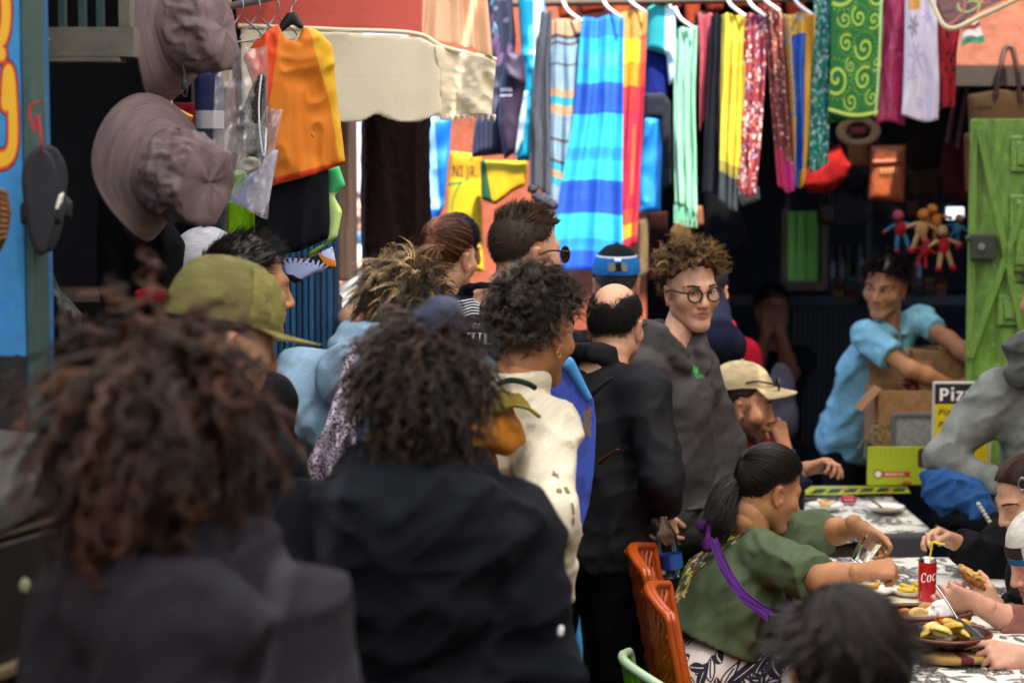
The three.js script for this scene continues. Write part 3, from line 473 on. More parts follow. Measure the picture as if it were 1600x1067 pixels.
// a cap: crown shell + bill; bill angle ba (0 forward, 180 backward)
function capHat(J, mat, o = {}) {
  const H = J.H, tall = o.tall || 1.1, lo = o.low ?? 0.12, ba = R(o.ba || 0), k = o.k || 1.1, tq = new THREE.Quaternion().setFromEuler(new THREE.Euler(R(o.tilt || -6), ba, 0, 'YXZ'));
  const M2 = H.clone().multiply(new THREE.Matrix4().compose(SC, tq, V(1, 1, 1)));
  const crown = grid((u, v) => { const th = u * 6.2832, fr = Math.cos(th), ph = v * (1.5708 - lo + (o.back || 0) * Math.max(0, -fr)), r = 1 + 0.01 * Math.cos(th * 6) * Math.sin(ph) + (o.wr || 0.012) * (ridge(Math.sin(th) * 2 + v * 3, v * 7, Math.cos(th) * 2) - 0.5); const sq = Math.pow(Math.sin(ph), o.sq || 0.85); return V(sq * Math.sin(th) * SR.x * k * r, Math.cos(ph) * SR.y * tall * r, sq * Math.cos(th) * SR.z * k * r).applyMatrix4(M2); }, 84, 30);
  const c = part(J.root, 'cap', crown, mat, o.label);
  const yb = Math.cos(1.5708 - lo) * SR.y * tall;
  const bl = o.bill || 0.075, gs = []; for (const s of [0, 1]) gs.push(grid((u, v) => { const a = lerp(-1.15, 1.15, u), rx = SR.x * k * 1.01, rz = SR.z * k * 1.01, ext = bl * v * Math.pow(Math.cos(a * 1.2) * 0.5 + 0.5, 0.35) * (0.35 + 0.65 * Math.cos(a)); return V(Math.sin(a) * (rx + ext * 0.25), yb + 0.002 - (o.drop ?? 0.018) * v - (o.curve ?? 0.9) * (Math.sin(a) * rx) ** 2 * 3 * v - s * 0.004, Math.cos(a) * rz + ext).applyMatrix4(M2); }, 32, 10));
  part(c, 'bill', merge(gs), o.billMat || mat);
  part(c, 'button', put(new THREE.SphereGeometry(0.007, 12, 8).scale(1, 0.6, 1), V(0, SR.y * tall + 0.002, 0).applyMatrix4(M2)), mat);
  c.userData.M2 = null; return { c, M2 };
}
function decal(J, parent, mesh, pos, dirN, w, h, depth, tex, name, o = {}) {
  const m = new THREE.Mesh(mesh.geometry); const off = V(0, 0, 0); for (let p = mesh; p && p !== scene; p = p.parent) off.add(p.position); m.position.copy(off); m.updateMatrixWorld(true);
  const ob = new THREE.Object3D(); ob.position.copy(pos); ob.up.set(0, 1, 0); ob.lookAt(pos.clone().add(dirN)); if (o.roll) ob.rotateZ(R(o.roll));
  const g = new DecalGeometry(m, pos, ob.rotation, V(w, h, depth)), p = g.attributes.position, n = g.attributes.normal; for (let i = 0; i < p.count; i++) p.setXYZ(i, p.getX(i) + n.getX(i) * 0.0015, p.getY(i) + n.getY(i) * 0.0015, p.getZ(i) + n.getZ(i) * 0.0015);
  if (!p.count) { console.log('empty decal', name); return; }
  return part(parent, name, g, new THREE.MeshPhysicalMaterial({ map: tex, transparent: true, roughness: 0.8, polygonOffset: true, polygonOffsetFactor: -1, side: THREE.DoubleSide }));
}

const ray = new THREE.Raycaster();
function decalAt(mesh, parent, px, py, w, h, tex, name, o = {}) {   // find the spot of the cloth that this picture point shows, print there
  const m = new THREE.Mesh(mesh.geometry, new THREE.MeshBasicMaterial({ side: THREE.DoubleSide })), off = V(0, 0, 0); for (let p = mesh; p && p !== scene; p = p.parent) off.add(p.position); m.position.copy(off); m.updateMatrixWorld(true);
  ray.set(CAM, P(px, py, 5).sub(CAM).normalize()); const hit = ray.intersectObject(m)[0]; if (!hit) { console.log('no hit for', name); return; }
  const n = hit.face.normal.clone(); if (n.dot(ray.ray.direction) > 0) n.negate(); if (o.n) n.lerp(o.n, o.nk ?? 0.6).normalize();
  return decal(null, parent, mesh, hit.point, n, w, h, o.depth || 0.16, tex, name, o);
}
// ---------- the place ----------
const plaster = (hex) => paint(hex, { roughness: 0.95, bumpScale: 0.004 });
struct('ground', box2(-30, 30, -0.3, 0, -60, 30), paint(0x4a4540, { roughness: 0.95 }));
const X = (px, z) => (px - 800) / F * z, Y = (py, z) => P(800, py, z).y, Z = (z, py = 533) => P(800, py, z).z;
// shop on the left: walls and roof round a dark room
{
  const s = thing('shop_building', 'dark open shop with wooden frame behind the hanging bucket hats', 'shop', V(-1.6, 0, -5.5));
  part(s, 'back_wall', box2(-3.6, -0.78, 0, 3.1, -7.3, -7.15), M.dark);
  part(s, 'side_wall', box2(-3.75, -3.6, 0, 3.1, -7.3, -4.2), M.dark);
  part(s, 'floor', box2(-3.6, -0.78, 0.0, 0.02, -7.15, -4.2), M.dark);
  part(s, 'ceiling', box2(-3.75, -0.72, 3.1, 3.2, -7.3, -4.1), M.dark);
  const zf = 4.55, grey = paint(0x6f6a5e, { roughness: 0.9 });
  part(s, 'lintel', box2(X(45, zf), X(218, zf), Y(91, zf), Y(46, zf), Z(zf) - 0.06, Z(zf) + 0.02), grey);
  part(s, 'lintel_trim', box2(X(45, zf), X(196, zf), Y(99, zf), Y(92.5, zf), Z(zf) - 0.05, Z(zf) + 0.035), grey);
  const tb = paint(0x31504f, { roughness: 0.8 });
  for (const px of [65, 97, 128, 156]) part(s, 'transom_bar', box2(X(px, zf), X(px + 10, zf), Y(45, zf), 3.0, Z(zf) - 0.04, Z(zf) - 0.015), tb);
  part(s, 'transom_post', box2(X(194, zf), X(211, zf), Y(45, zf), 3.0, Z(zf) - 0.045, Z(zf) + 0.01), grey);
  part(s, 'nail', bar(P(50, 72, zf - 0.02), P(77, 61, zf - 0.09), 0.0022), M.steel);
  part(s, 'shelf_board', box2(-2.4, -1.0, 1.1, 1.13, -6.9, -6.5), M.wood);
  part(s, 'shelf_board', box2(-2.4, -1.0, 1.6, 1.63, -6.9, -6.5), M.wood);
}
// blue painted pillar with lettering
{
  const zf = 4.2, at = V(X(-20, zf), 0, Z(zf)), p = thing('painted_pillar', 'blue painted pillar with yellow and red hand-painted lettering at left edge', 'pillar', at);
  const x0 = X(-190, zf), x1 = X(44, zf), tex = canvasTex(512, 1024, (c, w, h) => {
    const g = (x, y) => [x, y]; c.fillStyle = '#2c7fc0'; c.fillRect(0, 0, w, h); const r = rng(4);
    for (let i = 0; i < 900; i++) { c.fillStyle = `rgba(${20 + r() * 60},${90 + r() * 70},${150 + r() * 70},0.16)`; c.beginPath(); c.ellipse(r() * w, r() * h, 4 + r() * 26, 2 + r() * 10, r() * 3, 0, 7); c.fill(); }
    c.fillStyle = '#15171a'; c.fillRect(0, h * 0.735, w, h); for (let i = 0; i < 500; i++) { c.fillStyle = r() > 0.9 ? 'rgba(160,150,140,0.3)' : 'rgba(5,6,8,0.4)'; c.fillRect(r() * w, h * 0.73 + r() * h * 0.27, 2 + r() * 14, 1 + r() * 5); }
    const st = (d, wd, col) => { c.strokeStyle = col; c.lineWidth = wd; c.lineJoin = c.lineCap = 'round'; c.stroke(new Path2D(d)); };
    // strokes of painted script, right-hand end
    const glyphs = [[0, 'M300 95 C340 130 420 120 450 95 C470 70 470 20 455 -30'], [1, 'M300 300 C300 350 380 350 440 345 C490 340 485 300 478 190 C470 140 462 170 458 230'], [2, 'M300 190 C330 180 345 200 340 260 C335 300 320 320 300 320'], [3, 'M420 120 l26 8'], [4, 'M300 30 C320 60 330 80 300 110'], [5, 'M240 20 C180 60 180 140 240 190 C200 240 150 250 90 330'], [6, 'M40 60 C90 50 120 120 60 180']];
    for (const [, d] of glyphs) st(d, 52, '#3a1a14'); for (const [, d] of glyphs) st(d, 44, '#c33c28'); for (const [, d] of glyphs) st(d, 30, '#d8a920');
  });
  part(p, 'shaft', put(rbox(x1 - x0, 3.2, 0.24, 0.008), V((x0 + x1) / 2, 1.6, Z(zf) - 0.12)), paint(0x2a72ad));
  const face = new THREE.PlaneGeometry(x1 - x0 - 0.01, Y(-10, zf) - Y(760, zf)); part(p, 'painted_face', put(face, V((x0 + x1) / 2, (Y(-10, zf) + Y(760, zf)) / 2, Z(zf) + 0.004)), std(0xffffff, { map: tex, roughness: 0.7, bumpMap: bumpRough, bumpScale: 0.002 }));
  part(p, 'edge_board', box2(X(44.5, zf), X(56, zf), 0, 3.2, Z(zf) - 0.12, Z(zf) + 0.01), paint(0x36544f, { roughness: 0.75 }));
  part(p, 'nail', bar(P(46, 163, zf), P(70, 156, zf - 0.08), 0.0022), M.steel);
}
// black cabinet with a grimy lid at the lower left
{
  const z = 3.55, at = P(-60, 1000, z); at.y = 0; const s = thing('metal_cabinet', 'black metal cabinet with worn grey stone-like lid at lower left', 'cabinet', at);
  const t = canvasTex(512, 512, (c, w, h) => { c.fillStyle = '#34332f'; c.fillRect(0, 0, w, h); const r = rng(8); for (let i = 0; i < 2600; i++) { const v = 14 + r() * 80; c.fillStyle = `rgba(${v},${v * 0.98},${v * 0.9},${0.1 + r() * 0.3})`; c.beginPath(); c.ellipse(r() * w, r() * h, 1 + r() * 9, 1 + r() * 3, r() * 3, 0, 7); c.fill(); } for (let i = 0; i < 40; i++) { c.strokeStyle = `rgba(200,195,180,${0.2 + r() * 0.4})`; c.lineWidth = 1 + r() * 3; c.beginPath(); const x = r() * w, y = r() * h; c.moveTo(x, y); c.lineTo(x + r() * 50 - 25, y + r() * 50 - 25); c.stroke(); } });
  const poly = [[-260, 640], [0, 703], [62, 742], [58, 812], [0, 845], [-260, 1000]];
  const x1 = X(62, z), yt = Y(745, z);
  const g = new RoundedBoxGeometry(0.5, 0.07, 0.46, 4, 0.025); { const p = g.attributes.position; for (let i = 0; i < p.count; i++) { const x = p.getX(i), y = p.getY(i), zz = p.getZ(i); p.setY(i, y + 0.08 * (0.25 - Math.abs(x)) * (y > 0 ? 1 : 0.2) + (y > 0 ? 0.012 * vn(x * 20, zz * 20, 2) : 0)); } g.computeVertexNormals(); }
  part(s, 'lid', put(g, V(x1 - 0.245, Y(778, z), Z(z, 780) - 0.2), new THREE.Quaternion().setFromEuler(new THREE.Euler(0.16, -0.35, 0.0))), std(0xffffff, { map: t, roughness: 0.8, bumpMap: bumpRough, bumpScale: 0.004 }));
  const bq = new THREE.Quaternion().setFromEuler(new THREE.Euler(0, -0.35, 0));
  part(s, 'box', put(rbox(0.47, Y(850, z), 0.44, 0.01), V(x1 - 0.25, Y(850, z) / 2, Z(z, 780) - 0.2), bq), std(0x101214, { roughness: 0.45, bumpMap: bumpRough, bumpScale: 0.002 }));
  part(s, 'rim', put(rbox(0.48, 0.012, 0.45, 0.004), V(x1 - 0.25, Y(838, z), Z(z, 780) - 0.2), bq), std(0x3d3626, { roughness: 0.6 }));
  part(s, 'base_rail', put(rbox(0.48, 0.02, 0.45, 0.004), V(x1 - 0.232, Y(1052, z), Z(z, 780) - 0.2), bq), std(0x5a4a34, { roughness: 0.7 }));
  const st = nets([ell(P(38, 915, z - 0.275), [0.009, 0.013, 0.004], null, 0.01)], 0.0025); part(s, 'sticker', st, std(0x8d9270));
}
// blue slatted gate, plaster pillar, sunlit lane beyond
{
  const z = 6.6, gt = thing('slatted_gate', 'blue metal gate of upright slats behind the man in the khaki cap', 'gate', V(X(470, z), 0, Z(z)));
  const blues = [0x1f5d8a, 0x2a6c9c, 0x194d74].map((c) => paint(c, { roughness: 0.5 })), r = rng(3), slg = rbox(0.032, 2.0, 0.016, 0.004);
  for (let i = 0; i < 12; i++) { const x = X(412 + i * 9.6 * 1.0 + 8, z) ; part(gt, 'slat', put(rbox(0.0155, 2.05 + 0.02 * r(), 0.016, 0.004), V(x, 1.02, Z(z) + 0.004 * r())), blues[i % 3]); }
  for (const y of [0.4, 1.0, 1.85]) part(gt, 'cross_rail', box2(X(410, z), X(530, z), y - 0.03, y + 0.03, Z(z) - 0.04, Z(z) - 0.009), blues[2]);
  part(gt, 'wire_tie', tube([P(445, 592, z - 0.03), P(462, 606, z - 0.06), P(478, 594, z - 0.04), P(468, 588, z - 0.05), P(452, 600, z - 0.03)], 0.004, 30, 5), M.steel);
  part(gt, 'back_sheet', box2(X(300, z), X(528, z), 0, 2.4, Z(z) - 0.07, Z(z) - 0.05), paint(0x6d4a40));
  const pl = thing('plaster_pillar', 'tan plaster pillar with rough grey lower half beside the blue gate', 'pillar', V(X(520, 6.9), 0, Z(6.9)));
  part(pl, 'shaft', put(rbox(X(549, 6.9) - X(500, 6.9), 1.6, 0.3, 0.01), V(X(524, 6.9), 2.45, Z(6.9) - 0.15)), plaster(0xb89a84));
  part(pl, 'plinth', nets([cap(V(X(517, 6.8), 0.05, Z(6.85) - 0.1), V(X(516, 6.8), 1.58, Z(6.85) - 0.1), 0.035, 0.034, 0.01)], 0.006, (x, y, zz, d) => d + 0.01 * vn(x * 60, y * 60, zz * 60)), plaster(0x5c5450));
  const w = thing('white_wall', 'sunlit white plaster wall with blue trim at the far end of the lane', 'wall', V(X(560, 13.5), 0, Z(13.5)));
  const zw = 13.5; part(w, 'plaster', box2(X(300, zw), X(640, zw), 0, 4.2, Z(zw) - 0.25, Z(zw)), plaster(0xcfc6ba));
  part(w, 'blue_rail', put(rbox(0.42, 0.05, 0.06), V(X(556, zw), Y(370, zw), Z(zw) + 0.1)), paint(0x2a86c0));
  part(w, 'blue_frame', box2(X(533, zw), X(540, zw), 0.6, Y(370, zw), Z(zw) + 0.0, Z(zw) + 0.08), paint(0x2a86c0));
  part(w, 'brown_panel', box2(X(536, zw), X(578, zw), Y(398, zw), Y(378, zw), Z(zw) + 0.003, Z(zw) + 0.05), paint(0x9a6a50));
}
// salmon wall behind the garments, in the middle
{
  const z = 9.3, w = thing('salmon_wall', 'salmon plastered house wall with cracks behind the yellow jersey', 'wall', V(X(820, z), 0, Z(z)));
  part(w, 'plaster', box2(X(640, z), X(1010, z), 0, 3.4, Z(z) - 0.3, Z(z)), plaster(0xb8603f));
  const crack = (a) => part(w, 'crack', tube(a.map(([x, y]) => P(x, y, z - 0.004)), 0.006, 20, 4), M.dark);
  crack([[775, 335], [780, 352], [776, 365], [786, 378], [795, 392]]); crack([[808, 318], [812, 332], [808, 350]]);
  part(w, 'worn_patch', panel([[752, 330], [766, 318], [762, 370], [768, 420], [752, 440]], z - 0.005, 0.004, { amp: 0.001 }), plaster(0x37423f));
}
// the shop at the back: dark room, salmon front above, beam
{
  const zb = 12.5, zf = 8.75, s = thing('back_shop', 'dark shop behind the scarves with salmon upper wall and dark beam', 'shop', V(X(1300, zb), 0, Z(zf)));
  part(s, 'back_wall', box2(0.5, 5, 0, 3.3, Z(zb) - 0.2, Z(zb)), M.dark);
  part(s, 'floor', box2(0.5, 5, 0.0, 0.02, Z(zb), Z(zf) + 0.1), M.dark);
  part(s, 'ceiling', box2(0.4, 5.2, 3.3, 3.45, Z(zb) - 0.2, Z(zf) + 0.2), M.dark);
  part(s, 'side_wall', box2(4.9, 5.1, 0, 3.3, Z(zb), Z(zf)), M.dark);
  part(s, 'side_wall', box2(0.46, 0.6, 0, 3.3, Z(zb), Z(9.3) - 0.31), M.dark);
  part(s, 'upper_wall', box2(X(1470, zf), 5, Y(104, zf), 3.3, Z(zf) - 0.2, Z(zf)), plaster(0xad6a52));
  part(s, 'beam', box2(X(1440, zf), 5, Y(136, zf), Y(104.5, zf), Z(zf) - 0.15, Z(zf) + 0.05), paint(0x3c342e));
  part(s, 'nail', bar(P(1588, 60, zf), P(1592, 66, zf - 0.05), 0.004), M.black);
  // racks in the dark
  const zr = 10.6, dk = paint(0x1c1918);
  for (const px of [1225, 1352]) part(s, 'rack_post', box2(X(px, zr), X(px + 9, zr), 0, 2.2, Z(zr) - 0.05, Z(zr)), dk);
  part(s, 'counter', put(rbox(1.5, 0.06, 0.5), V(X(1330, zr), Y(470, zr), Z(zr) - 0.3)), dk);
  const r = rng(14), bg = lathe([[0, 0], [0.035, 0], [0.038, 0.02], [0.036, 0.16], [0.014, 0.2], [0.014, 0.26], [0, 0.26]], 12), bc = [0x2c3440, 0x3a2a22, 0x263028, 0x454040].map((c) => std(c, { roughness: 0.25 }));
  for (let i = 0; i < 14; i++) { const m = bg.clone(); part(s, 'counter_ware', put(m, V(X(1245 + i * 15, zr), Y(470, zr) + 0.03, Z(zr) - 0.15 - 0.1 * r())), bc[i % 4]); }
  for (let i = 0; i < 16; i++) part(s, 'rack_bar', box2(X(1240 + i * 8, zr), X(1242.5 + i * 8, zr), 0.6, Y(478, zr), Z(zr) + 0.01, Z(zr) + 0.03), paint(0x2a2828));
}
{
  const z = 10.4, g = thing('narrow_door', 'narrow pale green door with dark seams in a black frame inside shop', 'door', V(X(1255, z), Y(455, z), Z(z)));
  const gm = std(0x6fbf4a, { roughness: 0.45, emissive: 0x000000 });
  for (const [a, b] of [[1229, 1243], [1244.5, 1259], [1260.5, 1279]]) part(g, 'board', put(rbox(X(b, z) - X(a, z), Y(330, z) - Y(440, z), 0.03, 0.006), V((X(a, z) + X(b, z)) / 2, Y(385, z), Z(z, 385))), gm);
  part(g, 'frame', merge([box2(X(1218, z), X(1228, z), Y(452, z), Y(325, z), Z(z) - 0.02, Z(z) + 0.05), box2(X(1280, z), X(1290, z), Y(452, z), Y(325, z), Z(z) - 0.02, Z(z) + 0.05), box2(X(1228, z), X(1280, z), Y(452, z), Y(441, z), Z(z) - 0.02, Z(z) + 0.05)]), M.wood);
}
// green steel door leaf at right
{
  const z = 7.9, dn = thing('steel_door', 'green painted steel door leaf with crossed braces and raised panels at right', 'door', V(X(1590, z), 0, Z(z)));
  const gtx = canvasTex(512, 1024, (c, w, h) => { c.fillStyle = '#6f9c3c'; c.fillRect(0, 0, w, h); const r = rng(61); for (let i = 0; i < 900; i++) { c.fillStyle = ['rgba(70,110,30,0.25)', 'rgba(130,165,80,0.22)', 'rgba(60,70,30,0.2)'][i % 3]; c.beginPath(); c.ellipse(r() * w, r() * h, 2 + r() * 26, 2 + r() * 40, r() * 0.5, 0, 7); c.fill(); } for (let i = 0; i < 240; i++) { c.fillStyle = ['rgba(80,50,30,0.6)', 'rgba(40,50,30,0.6)', 'rgba(190,200,160,0.5)'][i % 3]; c.beginPath(); c.ellipse(r() * w, r() * h, 1 + r() * 5, 1 + r() * 4, r() * 3, 0, 7); c.fill(); } for (let i = 0; i < 50; i++) { const x = r() * w, y = r() * h, L = 20 + r() * 120; c.fillStyle = 'rgba(70,60,30,0.22)'; c.fillRect(x, y, 1 + r() * 3, L); } }), gm = std(0xffffff, { map: gtx, roughness: 0.45, bumpMap: bumpRough, bumpScale: 0.0015 }), x0 = X(1516, z), x1 = X(1700, z), y1 = Y(186, z), zz = Z(z, 300);
  const G = (g) => { g.translate(-x0, 0, -zz); g.rotateY(-0.18); g.translate(x0, 0, zz); return g; };
  part(dn, 'leaf', G(put(rbox(x1 - x0, y1, 0.04, 0.004), V((x0 + x1) / 2, y1 / 2, zz - 0.02))), gm);
  part(dn, 'edge_strip', G(put(rbox(0.03, y1 - 0.01, 0.06, 0.004), V(x0 + 0.012, y1 / 2, zz))), gm);
  for (const [a, b, c, d] of [[1576, 1640, 212, 270], [1576, 1640, 303, 425], [1560, 1640, 460, 510]]) {
    part(dn, 'raised_panel', G(put(rbox(X(b, z) - X(a, z), Y(c, z) - Y(d, z), 0.03, 0.012), V((X(a, z) + X(b, z)) / 2, (Y(c, z) + Y(d, z)) / 2, zz + 0.006))), gm);
    part(dn, 'raised_panel', G(put(rbox(X(b, z) - X(a, z) - 0.05, Y(c, z) - Y(d, z) - 0.05, 0.03, 0.012), V((X(a, z) + X(b, z)) / 2, (Y(c, z) + Y(d, z)) / 2, zz + 0.018))), gm);
  }
  const q = (x, y) => V(X(x, z), Y(y, z), zz + 0.035);
  for (const [a, b] of [[[1528, 200], [1600, 520]], [[1520, 560], [1625, 240]], [[1600, 200], [1640, 400]]]) { const A = q(...a), B = q(...b), d = B.clone().sub(A); part(dn, 'brace', G(put(rbox(0.028, d.length(), 0.022, 0.003), mix3(A, B, 0.5), new THREE.Quaternion().setFromUnitVectors(V(0, 1, 0), d.normalize()))), gm); }
  const lk = part(dn, 'lock_box', G(put(rbox(0.1, 0.1, 0.06, 0.006), V(X(1537, z), Y(385, z), zz + 0.05))), paint(0x2c3324));
  part(lk, 'key_hole', G(put(new THREE.CylinderGeometry(0.014, 0.014, 0.02, 14).rotateX(1.57), V(X(1534, z), Y(384, z), zz + 0.078))), M.steel);
  part(dn, 'sliding_bolt', G(bar(q(1510, 372).add(V(0, 0, 0.03)), q(1556, 372).add(V(0, 0, 0.03)), 0.012)), paint(0x2c3324));
}
// walls of the lane on both sides and behind, cloth shade overhead (all outside the frame, they shade the people)
{
  const w = thing('side_building', 'tall plaster building along the right side of the lane', 'building', V(3.2, 0, -2));
  part(w, 'wall', box2(2.9, 3.3, 0, 5.2, Z(8.8), 5), plaster(0xb89478));
  const w2 = thing('side_building', 'tall plaster building along the left side above the shops', 'building', V(-2.2, 0, 0));
  part(w2, 'wall', box2(-2.6, -2.2, 0, 5.2, -4.1, 5), plaster(0xa9917c));
  part(w2, 'upper_wall', box2(-2.6, -1.7, 3.3, 5.6, -7.3, -4.15), plaster(0xa9917c));
  part(w2, 'end_wall', box2(-2.6, 3.3, 0, 5.6, 5.01, 5.3), plaster(0x9c8672));
  const sh = (x0, x1, z0, z1, lab, sd) => single('shade_cloth', lab, 'shade cloth', grid((u, v) => V(lerp(x0, x1, u), 3.42 + 0.06 * (x0 > 0.5 ? 1 : 0) - 0.12 * Math.sin(u * 3.14) + 0.03 * Math.sin(v * 9 + sd) + 0.03 * vn(u * 5, v * 8, sd), lerp(z0, z1, v) + 0.08 * Math.sin(u * 7 + sd)), 24, 30), new THREE.MeshPhysicalMaterial({ color: 0xe0dbcc, roughness: 0.95, transmission: 0.74, thickness: 0, side: THREE.DoubleSide }), 'shade cloths stretched over the lane');
  sh(-2.15, 0.02, -7.0, 1.6, 'left white canvas shade stretched over the lane', 1);
  sh(0.03, 1.25, -7.0, 1.6, 'middle white canvas shade stretched over the lane', 2);
  sh(1.26, 2.88, -8.3, 1.6, 'right white canvas shade stretched over the lane', 3);
}
// awning
{
  const z = 6.55, a = thing('awning', 'faded red and cream fabric awning with scalloped cream valance', 'awning', P(570, 200, z));
  const redM = std(0x9c3a2c, { bumpMap: bumpRough, bumpScale: 0.001 }), creamM = std(0xe2d6b8, { roughness: 0.7, bumpMap: bumpRough, bumpScale: 0.001 }), tanM = std(0xc49a78, { bumpMap: bumpRough, bumpScale: 0.001 });
  // front face rising away, valance below, right end quarter-round
  part(a, 'front_panel', sheet([[360, -150], [662, -150], [660, 52], [372, 41]], z + 0.35, { zb: z, n: 1, amp: 0.008 }), redM);
  part(a, 'end_panel', sheet([[661, -150], [720, -150], [770, 92], [661, 54]], z + 0.35, { zb: z + 0.02, n: 4, amp: 0.03, fx: 0.3, warp: (u, v) => [12 * Math.sin(v * 3.14) * u, 0] }), tanM);
  part(a, 'piping', tube([P(372, 40, z - 0.012), P(520, 46, z - 0.012), P(660, 55, z - 0.012), P(690, 72, z + 0.0), P(776, 93, z + 0.02)], 0.0075, 50, 8), creamM);
  const val = []; for (let i = 0; i <= 56; i++) { const x = lerp(378, 691, i / 56); const s = Math.abs(Math.sin((x - 378) / 104 * 3.1416)); val.push([x, lerp(180, 176, i / 56) + 16 * (x < 590 ? (1 - Math.pow(1 - s, 2)) * (x > 500 ? 0.9 : 0.6) : s * 1.0)]); }
  part(a, 'valance', panel([[374, 44], [520, 49], [660, 58], [686, 74], [691, 190], ...val.reverse().slice(1)], z, 0.006, { amp: 0.01, fx: 3, fy: 1, uvm: 1, cell: 0.008, seed: 5 }), creamM);
  part(a, 'end_valance', sheet([[680, 72], [774, 95], [771, 184], [690, 182]], z - 0.0, { zb: z + 0.04, n: 1.5, amp: 0.03, seed: 4 }), creamM);
  for (let i = 0; i < 9; i++) { const x = 692 + i * 9.4; part(a, 'fringe_tab', panel([[x, 178], [x + 9, 178], [x + 7.5, 186], [x + 6.5, 193], [x + 3, 186]], z + 0.03, 0.004, { amp: 0.002, cell: 0.004 }), creamM); }
  part(a, 'frame_post', box2(X(341, z), X(364, z), 2.3, 3.2, Z(z) - 0.05, Z(z) + 0.02), paint(0xcdb68c));
  part(a, 'valance_shadow_rail', bar(P(372, 36, z + 0.05), P(662, 50, z + 0.05), 0.01), M.steel);
}
// ---------- hanging goods ----------
// bucket hats: floppy brim with rows of stitching, crushed crown
function bucketHat(label, cpx, cz, axis, rollDeg, o) {
  const c = P(cpx[0], cpx[1], cz), at = c.clone(), t = thing('bucket_hat', label, 'hat', at, o.group);
  const q = new THREE.Quaternion().setFromUnitVectors(V(0, 1, 0), axis.clone().normalize()).multiply(new THREE.Quaternion().setFromAxisAngle(V(0, 1, 0), R(rollDeg)));
  const tf = (v) => v.applyQuaternion(q).add(c), sd = o.seed, r0 = 0.098, r1 = o.r1 || 0.185;
  const brim = [];
  for (const s of [0, 1]) brim.push(grid((u, v) => { const a = u * 6.2832, st = 0.0011 * Math.abs(Math.sin(v * 3.1416 * 11)); const rr = lerp(r0, r1 * (1 + 0.07 * Math.sin(a * 2 + sd)), v); const h = -0.042 * v - (o.wave || 0.02) * v * v * Math.sin(a * 2 + sd * 1.3) - 0.012 * v * Math.sin(a * 3 + sd); return tf(V(Math.cos(a) * rr, h + st - s * 0.004, Math.sin(a) * rr)); }, 110, 66));
  brim.push(new THREE.TubeGeometry(new THREE.CatmullRomCurve3(Array.from({ length: 60 }, (_, i) => { const a = i / 60 * 6.2832, rr = r1 * (1 + 0.07 * Math.sin(a * 2 + sd)); return tf(V(Math.cos(a) * rr, -0.044 - (o.wave || 0.02) * Math.sin(a * 2 + sd * 1.3) - 0.012 * Math.sin(a * 3 + sd), Math.sin(a) * rr)); }), true), 160, 0.0035, 6, true));
  const crown = grid((u, v) => { const a = u * 6.2832; let rr, h; const H0 = o.h || 0.13; if (v < 0.6) { const k = v / 0.6; rr = lerp(r0 * 1.01, r0 * 0.93, k); h = H0 * k; } else { const k = (v - 0.6) / 0.4; rr = r0 * 0.93 * Math.cos(k * 1.5708); h = H0 + 0.022 * Math.sin(k * 1.5708) - 0.012 * k * k; }
    const cr = o.crush, n = (ridge(Math.cos(a) * 2.1 + sd, h * 14 + Math.sin(a) * 1.5, Math.sin(a) * 2.1) - 0.5) + 0.7 * (ridge(Math.cos(a) * 4 + h * 20, h * 22 + sd, Math.sin(a) * 4) - 0.5) + 0.35 * (ridge(Math.cos(a) * 9, h * 60, Math.sin(a) * 9 + sd) - 0.5);
    const kk = sstep(0, 0.2, v) * (1 - 0.97 * sstep(0.55, 0.85, v)); return tf(V(Math.cos(a) * rr * (1 + cr * n * kk) + cr * 0.3 * h * Math.sin(Math.min(h, 0.12) * 26 + sd), h * (1 + cr * 0.8 * (vn(Math.cos(a) * 1.6 + sd, 2, Math.sin(a) * 1.6) - 0.5)), Math.sin(a) * rr * (1 + cr * n * kk * 0.8) + cr * 0.4 * h)); }, 120, 70);
  const m = cloth(0x786869, { roughness: 0.85, bumpMap: bumpWeave, bumpScale: 0.0003 });
  part(t, 'brim', merge(brim), m); part(t, 'crown', crown, m);
  part(t, 'band', grid((u, v) => { const a = u * 6.2832; return tf(V(Math.cos(a) * (r0 + 0.004), 0.003 + v * 0.02 + 0.004 * Math.sin(a * 5), Math.sin(a) * (r0 + 0.004))); }, 60, 3), m);
  for (const a of [2.2, 2.6, 5.1]) part(t, 'eyelet', put(new THREE.TorusGeometry(0.005, 0.0018, 6, 14), V(Math.cos(a) * 0.087, 0.075, Math.sin(a) * 0.087).applyQuaternion(q).add(c), q), M.steel);
  return { t, tf };
}
bucketHat('grey brown bucket hat with crushed crown hanging lowest at left', [252, 266], 4.6, V(0.82, -0.14, 0.52), 20, { seed: 1.2, crush: 0.22, r1: 0.166, wave: 0.022, h: 0.15, group: 'grey brown bucket hats hung by the shop' });
bucketHat('grey brown bucket hat hanging above another hat, chin cord dangling', [276, 50], 4.72, V(0.86, 0.12, 0.3), 80, { seed: 3.1, crush: 0.2, r1: 0.16, wave: 0.02, h: 0.11, group: 'grey brown bucket hats hung by the shop' });
{ const cd = thing('chin_cord', 'black chin cord with toggle under the upper bucket hat', 'cord', P(287, 150, 4.5)); part(cd, 'cord', tube([P(284, 100, 4.55), P(288, 122, 4.52), P(283, 142, 4.5), P(289, 152, 4.5), P(292, 140, 4.5), P(288, 128, 4.52)], 0.0016, 30, 5), M.black); part(cd, 'toggle', nets([cap(P(287, 129, 4.5), P(287, 136, 4.5), 0.006, 0.006, 0.003)], 0.0025), M.black); }
